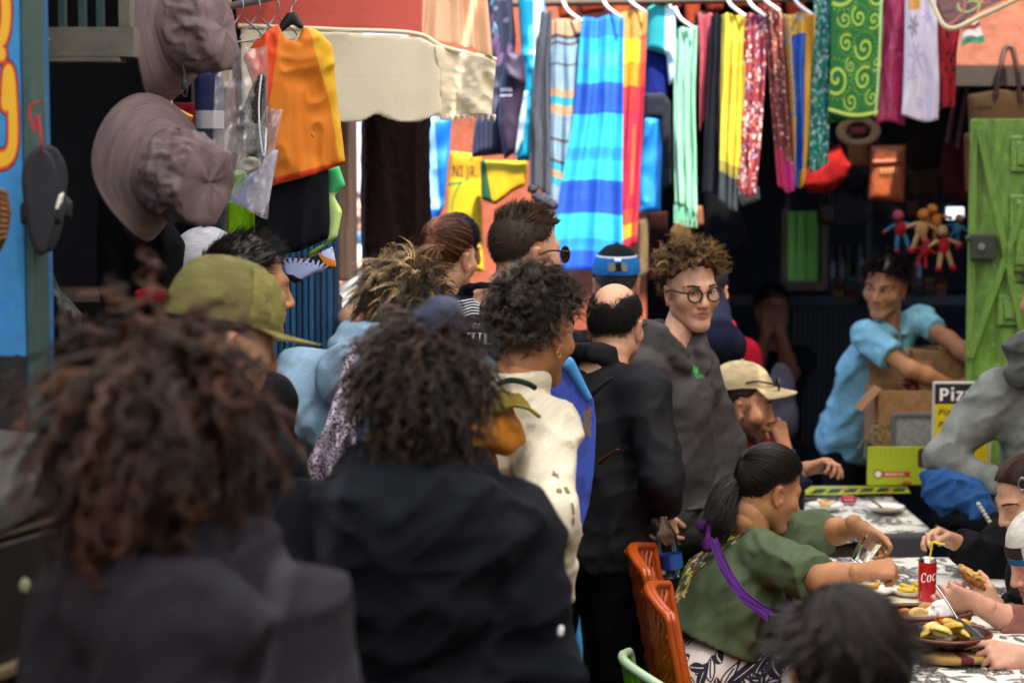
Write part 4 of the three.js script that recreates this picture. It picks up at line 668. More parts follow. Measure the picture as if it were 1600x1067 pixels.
// sandals on a red string
{
  const z = 4.12, mk = (lab, cx, cy, zz, rot) => { const t = thing('rubber_sandal', lab, 'sandal', P(cx, cy, zz), 'dark rubber sandals hung on the blue pillar'); const out = []; for (let i = 0; i < 40; i++) { const a = i / 40 * 6.2832, y = Math.cos(a), x = Math.sin(a) * (0.78 + 0.22 * y) * (1 - 0.12 * Math.exp(-((y + 0.1) ** 2) * 8)); out.push([cx + x * 34, cy - y * 84]); } part(t, 'sole', panel(out, zz, 0.012, { amp: 0.001, yaw: rot, cell: 0.004, round: 0.008 }), std(0x0b0e1c, { roughness: 0.7, bumpMap: bumpRough, bumpScale: 0.0015 })); part(t, 'strap', panel([[cx - 30, cy + 5], [cx - 10, cy - 22], [cx + 12, cy - 22], [cx + 33, cy + 5], [cx + 31, cy + 35], [cx - 29, cy + 35]], zz + 0.02, 0.022, { amp: 0.002, yaw: rot, cell: 0.005 }), std(0x080b16, { roughness: 0.65 })); return t; };
  const a = mk('front dark navy rubber sandal hanging from red string on pillar', 62, 316, z, 18); mk('rear dark navy rubber sandal half hidden on the same red string', 72, 310, z + 0.07, 40);
  const lg = canvasTex(64, 64, (c) => { c.fillStyle = '#e8e8e0'; for (const y of [14, 28, 42]) { c.beginPath(); c.ellipse(34, y, 26, 5, -0.5, 0, 7); c.fill(); } });
  part(a, 'side_logo', nets([cap(P(94, 305, z - 0.05), P(88, 325, z - 0.05), 0.0035, 0.0035, 0.002), cap(P(97, 303, z - 0.04), P(94, 318, z - 0.04), 0.003, 0.002, 0.002)], 0.002), std(0xe0e0da));
  single('red_string', 'red string loop on a nail holding the sandals', 'string', tube([P(62, 160, z - 0.05), P(48, 164, z - 0.05), P(46, 185, z - 0.05), P(55, 205, z - 0.05), P(57, 178, z - 0.05), P(64, 225, z - 0.05), P(62, 240, z)], 0.0028, 40, 6), std(0xa82030));
  single('netting_bag', 'dark folded umbrella or bag hanging low in the shop doorway', 'bag', panel([[30, 410], [70, 400], [92, 450], [128, 490], [120, 545], [60, 560], [36, 520]], 4.5, 0.03, { amp: 0.015, fx: 25, seed: 3 }), std(0x0c0c0e, { roughness: 0.5 }));
}
single('wicker_bag', 'edge of a brown woven wicker bag at the left border', 'bag', merge([0, 1, 2, 3, 4, 5, 6, 7, 8].map((i) => tube([P(-14, 296 + i * 10, 4.0), P(4, 300 + i * 9, 4.0 - 0.03), P(13 - Math.abs(i - 3) * 1.5, 312 + i * 7.5, 4.0), P(-12, 336 + i * 9, 4.02)], 0.006, 16, 6))), std(0x9c6a3e, { roughness: 0.7, bumpMap: bumpWeave, bumpScale: 0.002 }));
single('dark_clothes', 'dark clothes hanging in the gloom of the left shop', 'clothes', panel([[158, 300], [235, 290], [290, 380], [285, 470], [180, 560], [150, 440]], 5.1, 0.05, { amp: 0.03, fx: 16, seed: 8 }), cloth(0x0b0b0d));
single('red_folded_cloth', 'small red cloth glimpsed behind the khaki cap', 'cloth', panel([[208, 455], [236, 446], [262, 452], [262, 478], [214, 478]], 4.6, 0.02, { amp: 0.01 }), cloth(0x8e1424));
// things hanging on the rail of the left shop
const zr = 5.7;
{ const t = thing('hanging_rail', 'black hanging rail with wire hangers above the orange jersey', 'rail', P(420, 20, zr)); part(t, 'rail', bar(P(338, 14, 5.2), P(470, -14, 6.5), 0.011), M.black);
  for (const [x, z0] of [[374, 5.4], [400, 5.7], [430, 5.9]]) part(t, 'wire_hanger', tube([P(x, -8, z0), P(x + 6, 10, z0), P(x - 4, 30, z0), P(x - 26, 62, z0 - 0.05), P(x + 34, 56, z0 + 0.05), P(x + 6, 28, z0)], 0.0025, 30, 5), M.steel); }
single('striped_shirt', 'navy shirt with white chest band behind the plastic packet', 'shirt', panel([[303, 112], [348, 100], [352, 250], [306, 258]], 5.3, 0.03, { amp: 0.016, fx: 18, seed: 4 }), printed(canvasTex(64, 128, (c, w, h) => { c.fillStyle = '#141d4a'; c.fillRect(0, 0, w, h); c.fillStyle = '#a8a4a8'; c.fillRect(0, h * 0.46, w, h * 0.18); c.fillStyle = '#0e1230'; c.fillRect(0, h * 0.64, w, h * 0.36); })));
single('red_shirt', 'dark red shirt deep between the two bucket hats', 'shirt', panel([[268, 160], [305, 160], [304, 230], [268, 215]], 5.6, 0.02, { amp: 0.012 }), cloth(0x7a1420));
single('plastic_hanger', 'yellow plastic hanger showing beside the bucket hats', 'hanger', tube([P(264, 146, 5.1), P(268, 168, 5.1), P(280, 174, 5.1), P(300, 184, 5.1)], 0.007, 20, 6), std(0xd89a14, { roughness: 0.4 }));
single('teal_shirt', 'greyish teal shirt hanging low beside the lower bucket hat', 'shirt', panel([[300, 330], [330, 300], [352, 320], [350, 372], [300, 372]], 5.3, 0.02, { amp: 0.014 }), cloth(0x2c3f48));
{
  const j = thing('orange_jersey', 'orange and yellow football jersey on a black hanger', 'jersey', P(475, 165, zr)); const tx = canvasTex(256, 256, (c, w, h) => { c.fillStyle = '#d97a0a'; c.fillRect(0, 0, w, h); c.fillStyle = '#d8450c'; c.beginPath(); c.moveTo(0, 0); c.lineTo(w * 0.34, 0); c.lineTo(w * 0.22, h * 0.5); c.lineTo(w * 0.1, h); c.lineTo(0, h); c.fill(); c.fillStyle = '#e2ab10'; c.beginPath(); c.moveTo(w, 0); c.lineTo(w * 0.62, 0); c.lineTo(w * 0.66, h * 0.15); c.lineTo(w * 0.83, h * 0.5); c.lineTo(w * 0.93, h); c.lineTo(w, h); c.fill(); c.fillStyle = '#e04018'; c.save(); c.translate(0, h * 0.985); c.rotate(-0.15); c.fillRect(0, 0, w, 9); c.restore(); });
  part(j, 'jersey_body', panel([[402, 66], [420, 48], [436, 40], [446, 62], [462, 66], [474, 42], [492, 46], [516, 70], [521, 130], [527, 185], [537, 254], [490, 272], [424, 291], [421, 200], [400, 150], [384, 92]], zr, 0.026, { amp: 0.034, fx: 11, fy: 6, seed: 6, yaw: 20, cell: 0.006 }), printed(tx, { roughness: 0.7, bumpMap: bumpWeave, bumpScale: 0.0006 }));
  part(j, 'hanger', panel([[430, 47], [448, 20], [462, 18], [475, 42], [470, 46], [456, 38], [438, 52]], zr - 0.03, 0.012, { amp: 0.001, cell: 0.004 }), M.black);
  part(j, 'hanger_hook', tube([P(454, 20, zr - 0.03), P(456, 8, zr - 0.03), P(462, 0, zr - 0.03), P(456, -8, zr - 0.03)], 0.003, 16, 6), M.chrome);
  part(j, 'emblem', panel([[486, 207], [490, 206], [492, 212], [488, 216], [485, 212]], zr - 0.055, 0.002, { amp: 0, cell: 0.002 }), std(0xd86a6a));
}
single('black_shorts', 'black sports shorts hanging below the orange jersey', 'shorts', panel([[397, 285], [512, 262], [515, 345], [513, 372], [470, 392], [432, 400], [398, 392]], zr + 0.05, 0.028, { amp: 0.02, fx: 13, fy: 3, seed: 9 }), cloth(0x14151d));
single('lime_shirt', 'lime green shirt showing left of the black shorts', 'shirt', panel([[354, 272], [380, 262], [398, 300], [398, 378], [354, 376]], zr + 0.1, 0.02, { amp: 0.012, fx: 16, seed: 3 }), cloth(0x86c414));
single('green_shirt', 'pale and lime green shirt showing right of the black shorts', 'shirt', panel([[511, 262], [530, 258], [541, 290], [522, 306], [535, 330], [527, 370], [482, 402], [478, 396], [508, 378]], zr + 0.14, 0.018, { amp: 0.012, fx: 16, seed: 5 }), printed(canvasTex(64, 128, (c, w, h) => { c.fillStyle = '#49c678'; c.fillRect(0, 0, w, h * 0.3); c.fillStyle = '#c9e88c'; c.fillRect(0, h * 0.3, w, h * 0.5); c.fillStyle = '#98cf20'; c.fillRect(0, h * 0.8, w, h * 0.2); })));
single('floral_swim_shorts', 'swim shorts with orange and pale blue leaf print', 'shorts', panel([[442, 402], [478, 404], [520, 384], [526, 418], [490, 428], [460, 444], [446, 432], [440, 412]], zr + 0.1, 0.018, { amp: 0.01, seed: 4 }), printed(canvasTex(256, 256, (c, w, h) => { c.fillStyle = '#10131a'; c.fillRect(0, 0, w, h); const r = rng(5), leaf = (x, y, a, L, col) => { c.save(); c.translate(x, y); c.rotate(a); c.fillStyle = col; for (let k = -4; k <= 4; k++) { c.save(); c.rotate(k * 0.26); c.beginPath(); c.ellipse(0, -L * 0.5, L * 0.07, L * 0.5, 0, 0, 7); c.fill(); c.restore(); } c.restore(); }; for (const [x, y, a, L, k] of [[60, 190, -0.2, 130, 1], [110, 230, 0.2, 120, 1], [150, 200, 0.5, 110, 1], [100, 90, 0, 80, 0], [215, 130, 0.6, 110, 0], [20, 90, -0.4, 90, 0], [190, 60, 1, 80, 1]]) leaf(x, y, a, L, k ? '#b8c4ec' : '#d07a1a'); })));
// plastic packets
const film = new THREE.MeshPhysicalMaterial({ color: 0xffffff, transmission: 0.9, roughness: 0.12, thickness: 0, side: THREE.DoubleSide, clearcoat: 1, clearcoatRoughness: 0.15, specularIntensity: 1 });
{
  const z = 5.15, t = thing('plastic_packet', 'clear plastic packet holding a black studded pouch and mask', 'packet', P(378, 270, z));
  part(t, 'film', sheet([[338, 84], [418, 70], [420, 268], [336, 274]], z - 0.03, { n: 2, amp: 0.03, amp2: 0.02, th: 0.003, seed: 7 }), film);
  const tx = canvasTex(128, 256, (c, w, h) => { c.fillStyle = '#121214'; c.fillRect(0, 0, w, h); c.fillStyle = '#c8c8c8'; for (let y = 20; y < h; y += 14) for (let x = 8 + (y % 28); x < w; x += 20) c.fillRect(x, y, 2.5, 2.5); });
  part(t, 'studded_pouch', panel([[372, 190], [390, 140], [408, 112], [416, 118], [416, 180], [418, 232], [406, 262], [386, 252], [376, 215]], z, 0.02, { amp: 0.008, seed: 4 }), printed(tx, { roughness: 0.5 }));
  part(t, 'white_cord', tube([P(408, 116, z - 0.04), P(404, 160, z - 0.045), P(406, 210, z - 0.045), P(412, 245, z - 0.04), P(416, 200, z - 0.04)], 0.0022, 40, 5), std(0xe0e0e0));
  part(t, 'mask', nets([ell(P(390, 257, z - 0.02), [0.03, 0.021, 0.009], quat(0, 0, 6), 0.006), ell(P(387, 258, z - 0.03), [0.02, 0.011, 0.008], quat(0, 0, 6), 0.003, { sub: true })], 0.004), std(0x9a968c, { roughness: 0.3 }));
  part(t, 'pink_card', panel([[352, 130], [368, 120], [372, 240], [346, 262]], z + 0.03, 0.004, { amp: 0.006 }), cloth(0xa97e78));
}
{
  const z = 5.3, t = thing('white_packet', 'clear packet with folded white shirt hanging under the studded pouch', 'packet', P(400, 335, z));
  part(t, 'folded_shirt', panel([[356, 306], [378, 284], [400, 262], [424, 236], [436, 232], [420, 316], [408, 334], [372, 322]], z, 0.014, { amp: 0.006, fx: 4, fy: 22, seed: 6 }), cloth(0xc9c6e0));
  part(t, 'red_card', panel([[418, 168], [440, 172], [428, 240], [414, 250]], z + 0.01, 0.004, { amp: 0.004 }), cloth(0xb8584c));
  part(t, 'film', sheet([[412, 164], [441, 172], [414, 338], [353, 320]], z - 0.025, { n: 1, amp: 0.012, amp2: 0.012, th: 0.003, seed: 2 }), film);
}
// hanging row at the back
{
  const fur = nets([cap(P(596, 150, 7.2), P(594, 430, 7.2), 0.062, 0.07, 0.03), cap(P(640, 150, 7.25), P(640, 430, 7.25), 0.068, 0.075, 0.03), cap(P(616, 170, 7.22), P(616, 300, 7.22), 0.06, 0.05, 0.03)], 0.008, (x, y, z, d) => d - 0.02 * (ridge(x * 16, y * 2.5, z * 16) - 0.5) - 0.008 * (vn(x * 70, y * 40, z * 70) - 0.5));
  single('fur_garment', 'dark brown fleecy garment hanging under the awning', 'garment', fur, fleece(0x2a1a17, { bumpScale: 0.004 }));
}
const bl = (c, w, h, n, fs, sd, a = 0.5) => { const r = rng(sd); for (let i = 0; i < n; i++) { c.globalAlpha = a * (0.4 + r() * 0.6); c.fillStyle = fs[Math.floor(r() * fs.length)]; c.beginPath(); c.ellipse(r() * w, r() * h, w * (0.02 + 0.1 * r()), h * (0.01 + 0.06 * r()), r() * 3, 0, 7); c.fill(); } c.globalAlpha = 1; };
single('blue_shorts', 'royal blue satin shorts hanging right of the brown garment', 'shorts', panel([[652, 180], [706, 185], [702, 240], [694, 322], [680, 352], [664, 350], [656, 280]], 8.3, 0.03, { amp: 0.03, fx: 10, seed: 2 }), printed(canvasTex(128, 256, (c, w, h) => { c.fillStyle = '#1f78d8'; c.fillRect(0, 0, w, h); c.fillStyle = '#8cc4ec'; c.beginPath(); c.moveTo(w * 0.2, 0); c.lineTo(w * 0.5, 0); c.lineTo(w * 0.65, h * 0.85); c.lineTo(w * 0.25, h * 0.85); c.fill(); c.fillStyle = '#0d3f98'; c.fillRect(0, h * 0.87, w, h * 0.13); }), { roughness: 0.4 }));
single('blue_shorts_hem', 'blue cloth edge showing left of the brown garment', 'cloth', panel([[566, 322], [576, 300], [578, 352], [568, 346]], 7.5, 0.015, { amp: 0.004 }), cloth(0x1c62b8));
const letters = (s, font, col, x, y) => (c) => { c.font = font; c.fillStyle = col; c.textAlign = 'center'; c.fillText(s, x, y); };
single('yellow_jersey', 'yellow football jersey with black lettering and green trim', 'jersey', panel([[704, 236], [754, 242], [752, 300], [756, 425], [700, 420], [698, 330]], 8.7, 0.025, { amp: 0.025, fx: 8, seed: 3 }), printed(canvasTex(256, 512, (c, w, h) => { c.fillStyle = '#e8b80c'; c.fillRect(0, 0, w, h); c.fillStyle = '#d89a08'; c.fillRect(0, 0, w, h * 0.22); letters('7', 'bold 60px sans-serif', '#1a1810', w * 0.68, 44)(c); letters('NI JR.', 'bold 68px sans-serif', '#1a1810', w * 0.5, 112)(c); c.strokeStyle = '#208a3c'; c.lineWidth = 12; c.beginPath(); c.moveTo(w * 0.05, h * 0.28); c.lineTo(w * 0.4, h * 0.26); c.quadraticCurveTo(w * 0.15, h * 0.36, w * 0.14, h * 0.5); c.stroke(); })));
single('yellow_jersey', 'second yellow jersey with dark green collar beside the first', 'jersey', panel([[750, 250], [824, 252], [822, 290], [800, 300], [774, 320], [752, 312]], 8.6, 0.02, { amp: 0.02, fx: 9, seed: 6 }), printed(canvasTex(128, 128, (c, w, h) => { c.fillStyle = '#e0ac0c'; c.fillRect(0, 0, w, h); c.fillStyle = '#1c5a30'; c.beginPath(); c.moveTo(0, 0); c.lineTo(14, 0); c.lineTo(34, h); c.lineTo(0, h); c.fill(); c.strokeStyle = '#1c5a30'; c.lineWidth = 6; c.beginPath(); c.moveTo(30, h); c.lineTo(80, h * 0.75); c.stroke(); })));
// jackets
{
  const z = 8.0, J = (name, lab, cat, poly, zz, m, o = {}) => single(name, lab, cat, panel(poly, zz, o.T || 0.04, { amp: 0.03, fx: 9, fy: 3, ...o }), m);
  J('patterned_jacket', 'dark striped jacket with white and blue pattern hanging left of row', 'jacket', [[762, -10], [800, -10], [806, 60], [800, 160], [790, 240], [736, 246], [742, 190], [756, 160]], z + 0.1, printed(canvasTex(128, 256, (c, w, h) => { c.fillStyle = '#23263a'; c.fillRect(0, 0, w, h); bl(c, w, h * 0.5, 46, ['#6fa8cc', '#d8e4ea', '#111528', '#8a5a86'], 3, 0.8); c.fillStyle = 'rgba(90,96,120,0.5)'; for (let x = 0; x < w; x += 14) c.fillRect(x, h * 0.5, 3, h * 0.5); }), { roughness: 0.6 }), { seed: 3 });
  J('purple_jacket', 'dark plum jacket with white cuff stripe hanging in the row', 'jacket', [[790, 80], [816, 84], [822, 130], [812, 180], [806, 236], [788, 250], [778, 190], [782, 130]], z - 0.02, printed(canvasTex(128, 256, (c, w, h) => { c.fillStyle = '#2a1830'; c.fillRect(0, 0, w, h); c.fillStyle = '#cfcad0'; c.fillRect(0, h * 0.34, w * 0.5, 8); c.fillRect(0, h * 0.4, w * 0.5, 4); }), { roughness: 0.6 }), { seed: 5 });
  J('teal_jacket', 'shiny turquoise tracksuit jacket hanging next to the plum jacket', 'jacket', [[808, -10], [850, -10], [856, 60], [856, 110], [846, 130], [838, 200], [834, 250], [806, 252], [812, 190], [816, 100]], z + 0.06, printed(canvasTex(128, 256, (c, w, h) => { c.fillStyle = '#128fae'; c.fillRect(0, 0, w, h); bl(c, w, h, 20, ['#38b8d0', '#0f7898', '#8fd4e0'], 9, 0.6); c.fillStyle = '#d8ecf0'; c.fillRect(w * 0.55, 0, w * 0.3, h * 0.45); }), { roughness: 0.35 }), { seed: 8 });
  J('white_blue_shirt', 'pale blue and white shirt edge between plum and turquoise jackets', 'shirt', [[808, 150], [826, 140], [818, 220], [806, 244], [800, 240]], z + 0.02, cloth(0xb9d3e4), { T: 0.015, seed: 2 });
}
{ const z = 8.0, t = thing('pompom_scarf', 'thin grey scarf with dark grey pompoms at the end', 'scarf', P(850, 330, z)); part(t, 'scarf', sheet([[840, 20], [862, 16], [858, 300], [824, 296]], z, { n: 2, amp: 0.02, th: 0.01, seed: 2 }), cloth(0x55565c)); const r = rng(6); for (const [x, y, s] of [[832, 296, 0.02], [848, 314, 0.034], [862, 320, 0.024], [838, 306, 0.02]]) part(t, 'pompom', nets([ell(P(x, y, z - 0.03), [s, s * 0.85, s], null, 0.01)], 0.004, (a, b, c, d) => d - 0.012 * (vn(a * 90, b * 90, c * 90) - 0.4)), fleece(0x3c3c42)); }
// the row of scarves
const G = 'scarves and towels hung in a row across the lane', ZS = 8.15;
function scarf(label, q, o, mat, name = 'scarf', fringe) {
  { const cx = (q[0][0] + q[1][0] + q[2][0] + q[3][0]) / 4, kx = o.z ? 1.06 : 1.12; q = q.map(([x, y]) => [cx + (x - cx) * kx, y]); }
  const t = thing(name, label, name === 'towel' ? 'towel' : 'scarf', P((q[0][0] + q[2][0]) / 2, q[2][1], o.z || ZS), G);
  const sh = { n: 2.2, amp: 0.022, th: 0.01, ...o }; part(t, 'cloth', sheet(q, o.z || ZS, sh), mat);
  if (o.back) part(t, 'back_layer', sheet(q.map(([x, y], i) => [x + (i === 1 || i === 2 ? o.back : -2), y - (i > 1 ? 8 : 0)]), (o.z || ZS) + 0.06, { ...sh, seed: (o.seed || 1) + 5 }), mat);
  if (fringe) { const gs = [], n = fringe.n || 14; for (let i = 0; i < n; i++) { const u = (i + 0.5) / n, x = lerp(q[3][0], q[2][0], u), y = lerp(q[3][1], q[2][1], u); gs.push(tube([P(x, y - 3, (o.z || ZS)), P(x + 1.5 * Math.sin(i * 7), y + fringe.l * 0.5, (o.z || ZS)), P(x + 3 * Math.sin(i * 3), y + fringe.l, (o.z || ZS))], 0.004, 8, 5)); } part(t, 'fringe', merge(gs), fringe.m); }
  // white plastic clip hanger
  if (o.clip) part(t, 'hanger', tube([P(q[1][0] - 4, q[1][1] + 3, (o.z || ZS) - 0.03), P(q[1][0] - 26, q[1][1] - 14, (o.z || ZS) - 0.02), P(q[1][0] - 34, q[1][1] - 30, (o.z || ZS))], 0.008, 16, 6), std(0xe6e0d6, { roughness: 0.4 }));
  return t;
}
const bands = (w, h, list, extra) => canvasTex(w, h, (c) => { let y = 0; for (const [f, col] of list) { c.fillStyle = col; c.fillRect(0, y * h, w, f * h + 1); y += f; } const r = rng(12); for (let i = 0; i < h; i += 2) { c.fillStyle = r() > 0.5 ? 'rgba(255,255,255,0.05)' : 'rgba(0,0,0,0.06)'; c.fillRect(0, i, w, 1); } if (extra) extra(c, w, h); });
const grey = '#7a93a0', tan = '#c08e66', teal = '#2c9cb0', dk = '#4a4340';
scarf('grey scarf with tan and turquoise stripes and knotted end', [[864, 32], [910, 30], [897, 322], [860, 318]], { seed: 3, n: 2, amp: 0.02, clip: 1, back: 5 }, printed(bands(128, 512, [[0.08, tan], [0.02, dk], [0.02, grey], [0.015, dk], [0.1, grey], [0.01, dk], [0.13, grey], [0.04, tan], [0.045, teal], [0.05, tan], [0.13, grey], [0.015, dk], [0.1, grey], [0.015, dk], [0.04, teal], [0.04, tan], [0.04, teal], [0.11, grey]])), 'scarf', { l: 24, m: cloth(0x9fb8c0), n: 10 });
scarf('long blue scarf with turquoise, sky and royal blue bands', [[912, 27], [972, 24], [968, 425], [858, 428]], { seed: 5, n: 2.5, amp: 0.03, clip: 1, z: ZS - 0.05, warp: (u, v) => [(1 - u) * 22 * (1 - v) * sstep(0, 0.5, v) - 12 * (1 - u) * sstep(0.0, 0.6, v) * (1 - v), 0] }, printed(bands(128, 512, [[0.08, '#1e78c4'], [0.06, '#22a4cc'], [0.06, '#3a9cd8'], [0.06, '#22a8d0'], [0.12, '#1850b4'], [0.13, '#24aed0'], [0.05, '#1c8cc8'], [0.08, '#26b2d4'], [0.13, '#1248ac'], [0.1, '#28b0d2'], [0.05, '#1a86c8'], [0.08, '#1450b8']])), 'scarf');
scarf('red and gold banded scarf beside the long blue scarf', [[971, 17], [1009, 16], [995, 388], [964, 386]], { seed: 7, n: 2, amp: 0.02, clip: 1 }, printed(bands(128, 512, [[0.12, '#c08a3c'], [0.1, '#e8bc1c'], [0.1, '#c88a10'], [0.1, '#b02c2a'], [0.42, '#a81c38'], [0.06, '#b8442c'], [0.06, '#d89a1c'], [0.04, '#b01838']], (c, w, h) => { c.fillStyle = 'rgba(216,120,20,0.75)'; c.fillRect(w * 0.62, h * 0.48, w * 0.12, h * 0.3); c.fillStyle = 'rgba(190,20,70,0.55)'; c.fillRect(w * 0.76, h * 0.1, w * 0.24, h * 0.88); })));
{ const z = 8.3; single('teal_tee_shirt', 'turquoise and white tee shirt hanging high behind the red scarf', 'shirt', panel([[1010, 14], [1040, -5], [1056, 20], [1062, 120], [1046, 134], [1042, 86], [1010, 76]], z, 0.03, { amp: 0.02, seed: 3 }), printed(canvasTex(64, 64, (c, w, h) => { c.fillStyle = '#1f9c9c'; c.fillRect(0, 0, w, h); c.fillStyle = '#d4ecea'; c.fillRect(w * 0.55, 0, w * 0.3, h); }))), single('navy_shirt', 'navy blue shirt hanging under the turquoise tee shirt', 'shirt', panel([[1008, 74], [1046, 84], [1044, 160], [1010, 152]], z + 0.05, 0.025, { amp: 0.015, seed: 4 }), cloth(0x14246e)); single('dark_shirt', 'black shirt with grey sleeve above the bright blue shorts', 'top', panel([[1006, 146], [1036, 144], [1048, 160], [1050, 290], [1038, 296], [1030, 186], [1006, 186]], z + 0.02, 0.025, { amp: 0.015, seed: 7 }), cloth(0x2c3038)); single('bright_blue_shorts', 'bright blue shiny shorts hanging between red scarf and mint scarf', 'shorts', panel([[1007, 184], [1030, 186], [1035, 230], [1033, 330], [999, 334], [1001, 260]], z - 0.03, 0.03, { amp: 0.022, fx: 12, fy: 8, seed: 9 }), std(0x1f86d6, { roughness: 0.35 })); }
scarf('pale mint scarf hanging straight with fringed lower end', [[1056, 44], [1088, 42], [1086, 330], [1054, 322]], { seed: 2, n: 3, amp: 0.018, clip: 1, z: ZS - 0.08 }, cloth(0x9fd8b4), 'scarf', { l: 26, m: cloth(0x7ac09c), n: 12 });
scarf('dull rose scarf narrow between mint and black scarves', [[1092, 22], [1114, 22], [1104, 190], [1096, 200]], { seed: 4, n: 1.5, amp: 0.015, z: ZS + 0.08 }, cloth(0xb4525a));
scarf('brown scarf edge hanging behind the rose scarf', [[1086, 18], [1106, 20], [1098, 150], [1088, 150]], { seed: 6, n: 1.5, amp: 0.015, z: ZS + 0.16 }, cloth(0x4c3530));
scarf('plain black scarf hanging left of the yellow scarf', [[1112, 22], [1134, 22], [1130, 316], [1096, 300]], { seed: 8, n: 2.5, amp: 0.02, z: ZS + 0.03 }, cloth(0x1b1d24));
scarf('mustard yellow scarf with charcoal lower end', [[1130, 22], [1166, 22], [1152, 326], [1124, 318]], { seed: 9, n: 3, amp: 0.02, clip: 1 }, printed(bands(64, 256, [[0.78, '#c8b02c'], [0.06, '#8a8030'], [0.16, '#2e3438']])));
{
  const paisley = (bg, cs, sd) => canvasTex(128, 512, (c, w, h) => { c.fillStyle = bg; c.fillRect(0, 0, w, h); const r = rng(sd); for (let i = 0; i < 520; i++) { c.fillStyle = cs[Math.floor(r() * cs.length)]; c.beginPath(); c.ellipse(r() * w, r() * h, 2 + r() * 5, 2 + r() * 7, r() * 3, 0, 7); c.fill(); } });
  scarf('red scarf with white speckled print and blue edge', [[1166, 22], [1198, 22], [1180, 306], [1156, 298]], { seed: 3, n: 2.5, amp: 0.02, clip: 1, back: -4 }, printed(paisley('#8c2a2c', ['#d8c0b4', '#b8483c', '#5a1820', '#e8d4c8', '#39407c'], 4)));
  const t2 = canvasTex(128, 512, (c, w, h) => { c.fillStyle = '#6a3026'; c.fillRect(0, 0, w, h); const r = rng(8); for (let i = 0; i < 560; i++) { c.fillStyle = ['#d8bca8', '#8c4836', '#4a201c', '#a83c3c'][Math.floor(r() * 4)]; c.beginPath(); c.ellipse(r() * w, r() * h, 2 + r() * 4, 2 + r() * 6, r() * 3, 0, 7); c.fill(); } c.fillStyle = '#c42c7c'; c.fillRect(0, h * 0.86, w, h); c.fillStyle = '#b02848'; c.fillRect(0, h * 0.8, w * 0.5, h); });
  scarf('brown and cream speckled scarf with bright pink pointed end', [[1196, 10], [1222, 14], [1240, 292], [1214, 292]], { seed: 5, n: 2, amp: 0.02, clip: 1, z: ZS - 0.03, warp: (u, v) => [0, v > 0.85 ? 14 * (1 - Math.abs(2 * u - 1)) * (v - 0.85) / 0.15 : 0] }, printed(t2));
  const t3 = canvasTex(128, 512, (c, w, h) => { c.fillStyle = '#1c4c9c'; c.fillRect(0, 0, w, h); c.fillStyle = '#c8962c'; c.fillRect(0, 0, w, h * 0.12); c.fillRect(w * 0.72, 0, w * 0.28, h); c.fillStyle = '#b89048'; c.beginPath(); c.moveTo(0, 0); c.lineTo(w * 0.2, 0); c.lineTo(w * 0.3, h * 0.6); c.lineTo(0, h); c.fill(); bl(c, w * 0.7, h, 26, ['#2f78c8', '#123a80', '#7ab0dc'], 6, 0.5); c.fillStyle = '#d8a02c'; c.fillRect(w * 0.5, h * 0.9, w * 0.5, h * 0.1); });
  scarf('blue and ochre scarf with gold border, twisted to a point', [[1226, 22], [1272, 20], [1258, 284], [1242, 296]], { seed: 6, n: 2.2, amp: 0.025, clip: 1, z: ZS - 0.02 }, printed(t3, { roughness: 0.5 }));
  scarf('teal sarong with fine grey and white pattern', [[1272, -20], [1304, -20], [1295, 262], [1268, 264]], { seed: 7, n: 1.6, amp: 0.016, z: ZS + 0.06 }, printed(paisley('#157a68', ['#9cb8ac', '#0c5448', '#3a4a48', '#c4d4cc', '#1a9480'], 21)));
  const spiral = canvasTex(512, 1024, (c, w, h) => { c.fillStyle = '#1c6a2c'; c.fillRect(0, 0, w, h); const sp = (x, y, s, a) => { c.strokeStyle = '#a9c648'; c.lineWidth = s * 0.24; c.lineCap = 'round'; c.beginPath(); for (let i = 0; i <= 60; i++) { const t = i / 60 * 8.5, r = s * (0.12 + 0.11 * t); const px = x + Math.cos(t + a) * r, py = y + Math.sin(t + a) * r; i ? c.lineTo(px, py) : c.moveTo(px, py); } c.stroke(); for (let i = 0; i < 22; i++) { const t = i / 22 * 6.28; c.fillStyle = '#8fb040'; c.beginPath(); c.arc(x + Math.cos(t) * s * 1.32, y + Math.sin(t) * s * 1.32, s * 0.07, 0, 7); c.fill(); } }; for (const [x, y, s, a] of [[100, 110, 120, 0], [130, 330, 60, 1], [270, 300, 72, 2], [420, 330, 60, 0], [150, 500, 64, 3], [330, 520, 88, 1], [200, 650, 50, 2], [60, 760, 110, 0], [340, 740, 84, 3], [220, 900, 66, 1], [430, 880, 60, 2], [450, 150, 80, 1], [460, 640, 50, 0]]) sp(x, y, s, a); c.fillStyle = '#bcd060'; c.fillRect(0, h * 0.955, w, h * 0.025); c.fillStyle = 'rgba(200,220,150,0.9)'; c.fillRect(w * 0.92, 0, w * 0.05, h); });
  scarf('green towel printed with yellow-green spirals', [[1303, -40], [1378, -40], [1368, 184], [1300, 180]], { seed: 3, n: 0.8, amp: 0.012, th: 0.02, nu: 50 }, printed(spiral), 'towel');
  scarf('darker green fold showing beneath the spiral towel', [[1302, 150], [1372, 150], [1366, 190], [1298, 186]], { seed: 4, n: 1, amp: 0.01, z: ZS + 0.06 }, cloth(0x2c7a3c), 'towel');
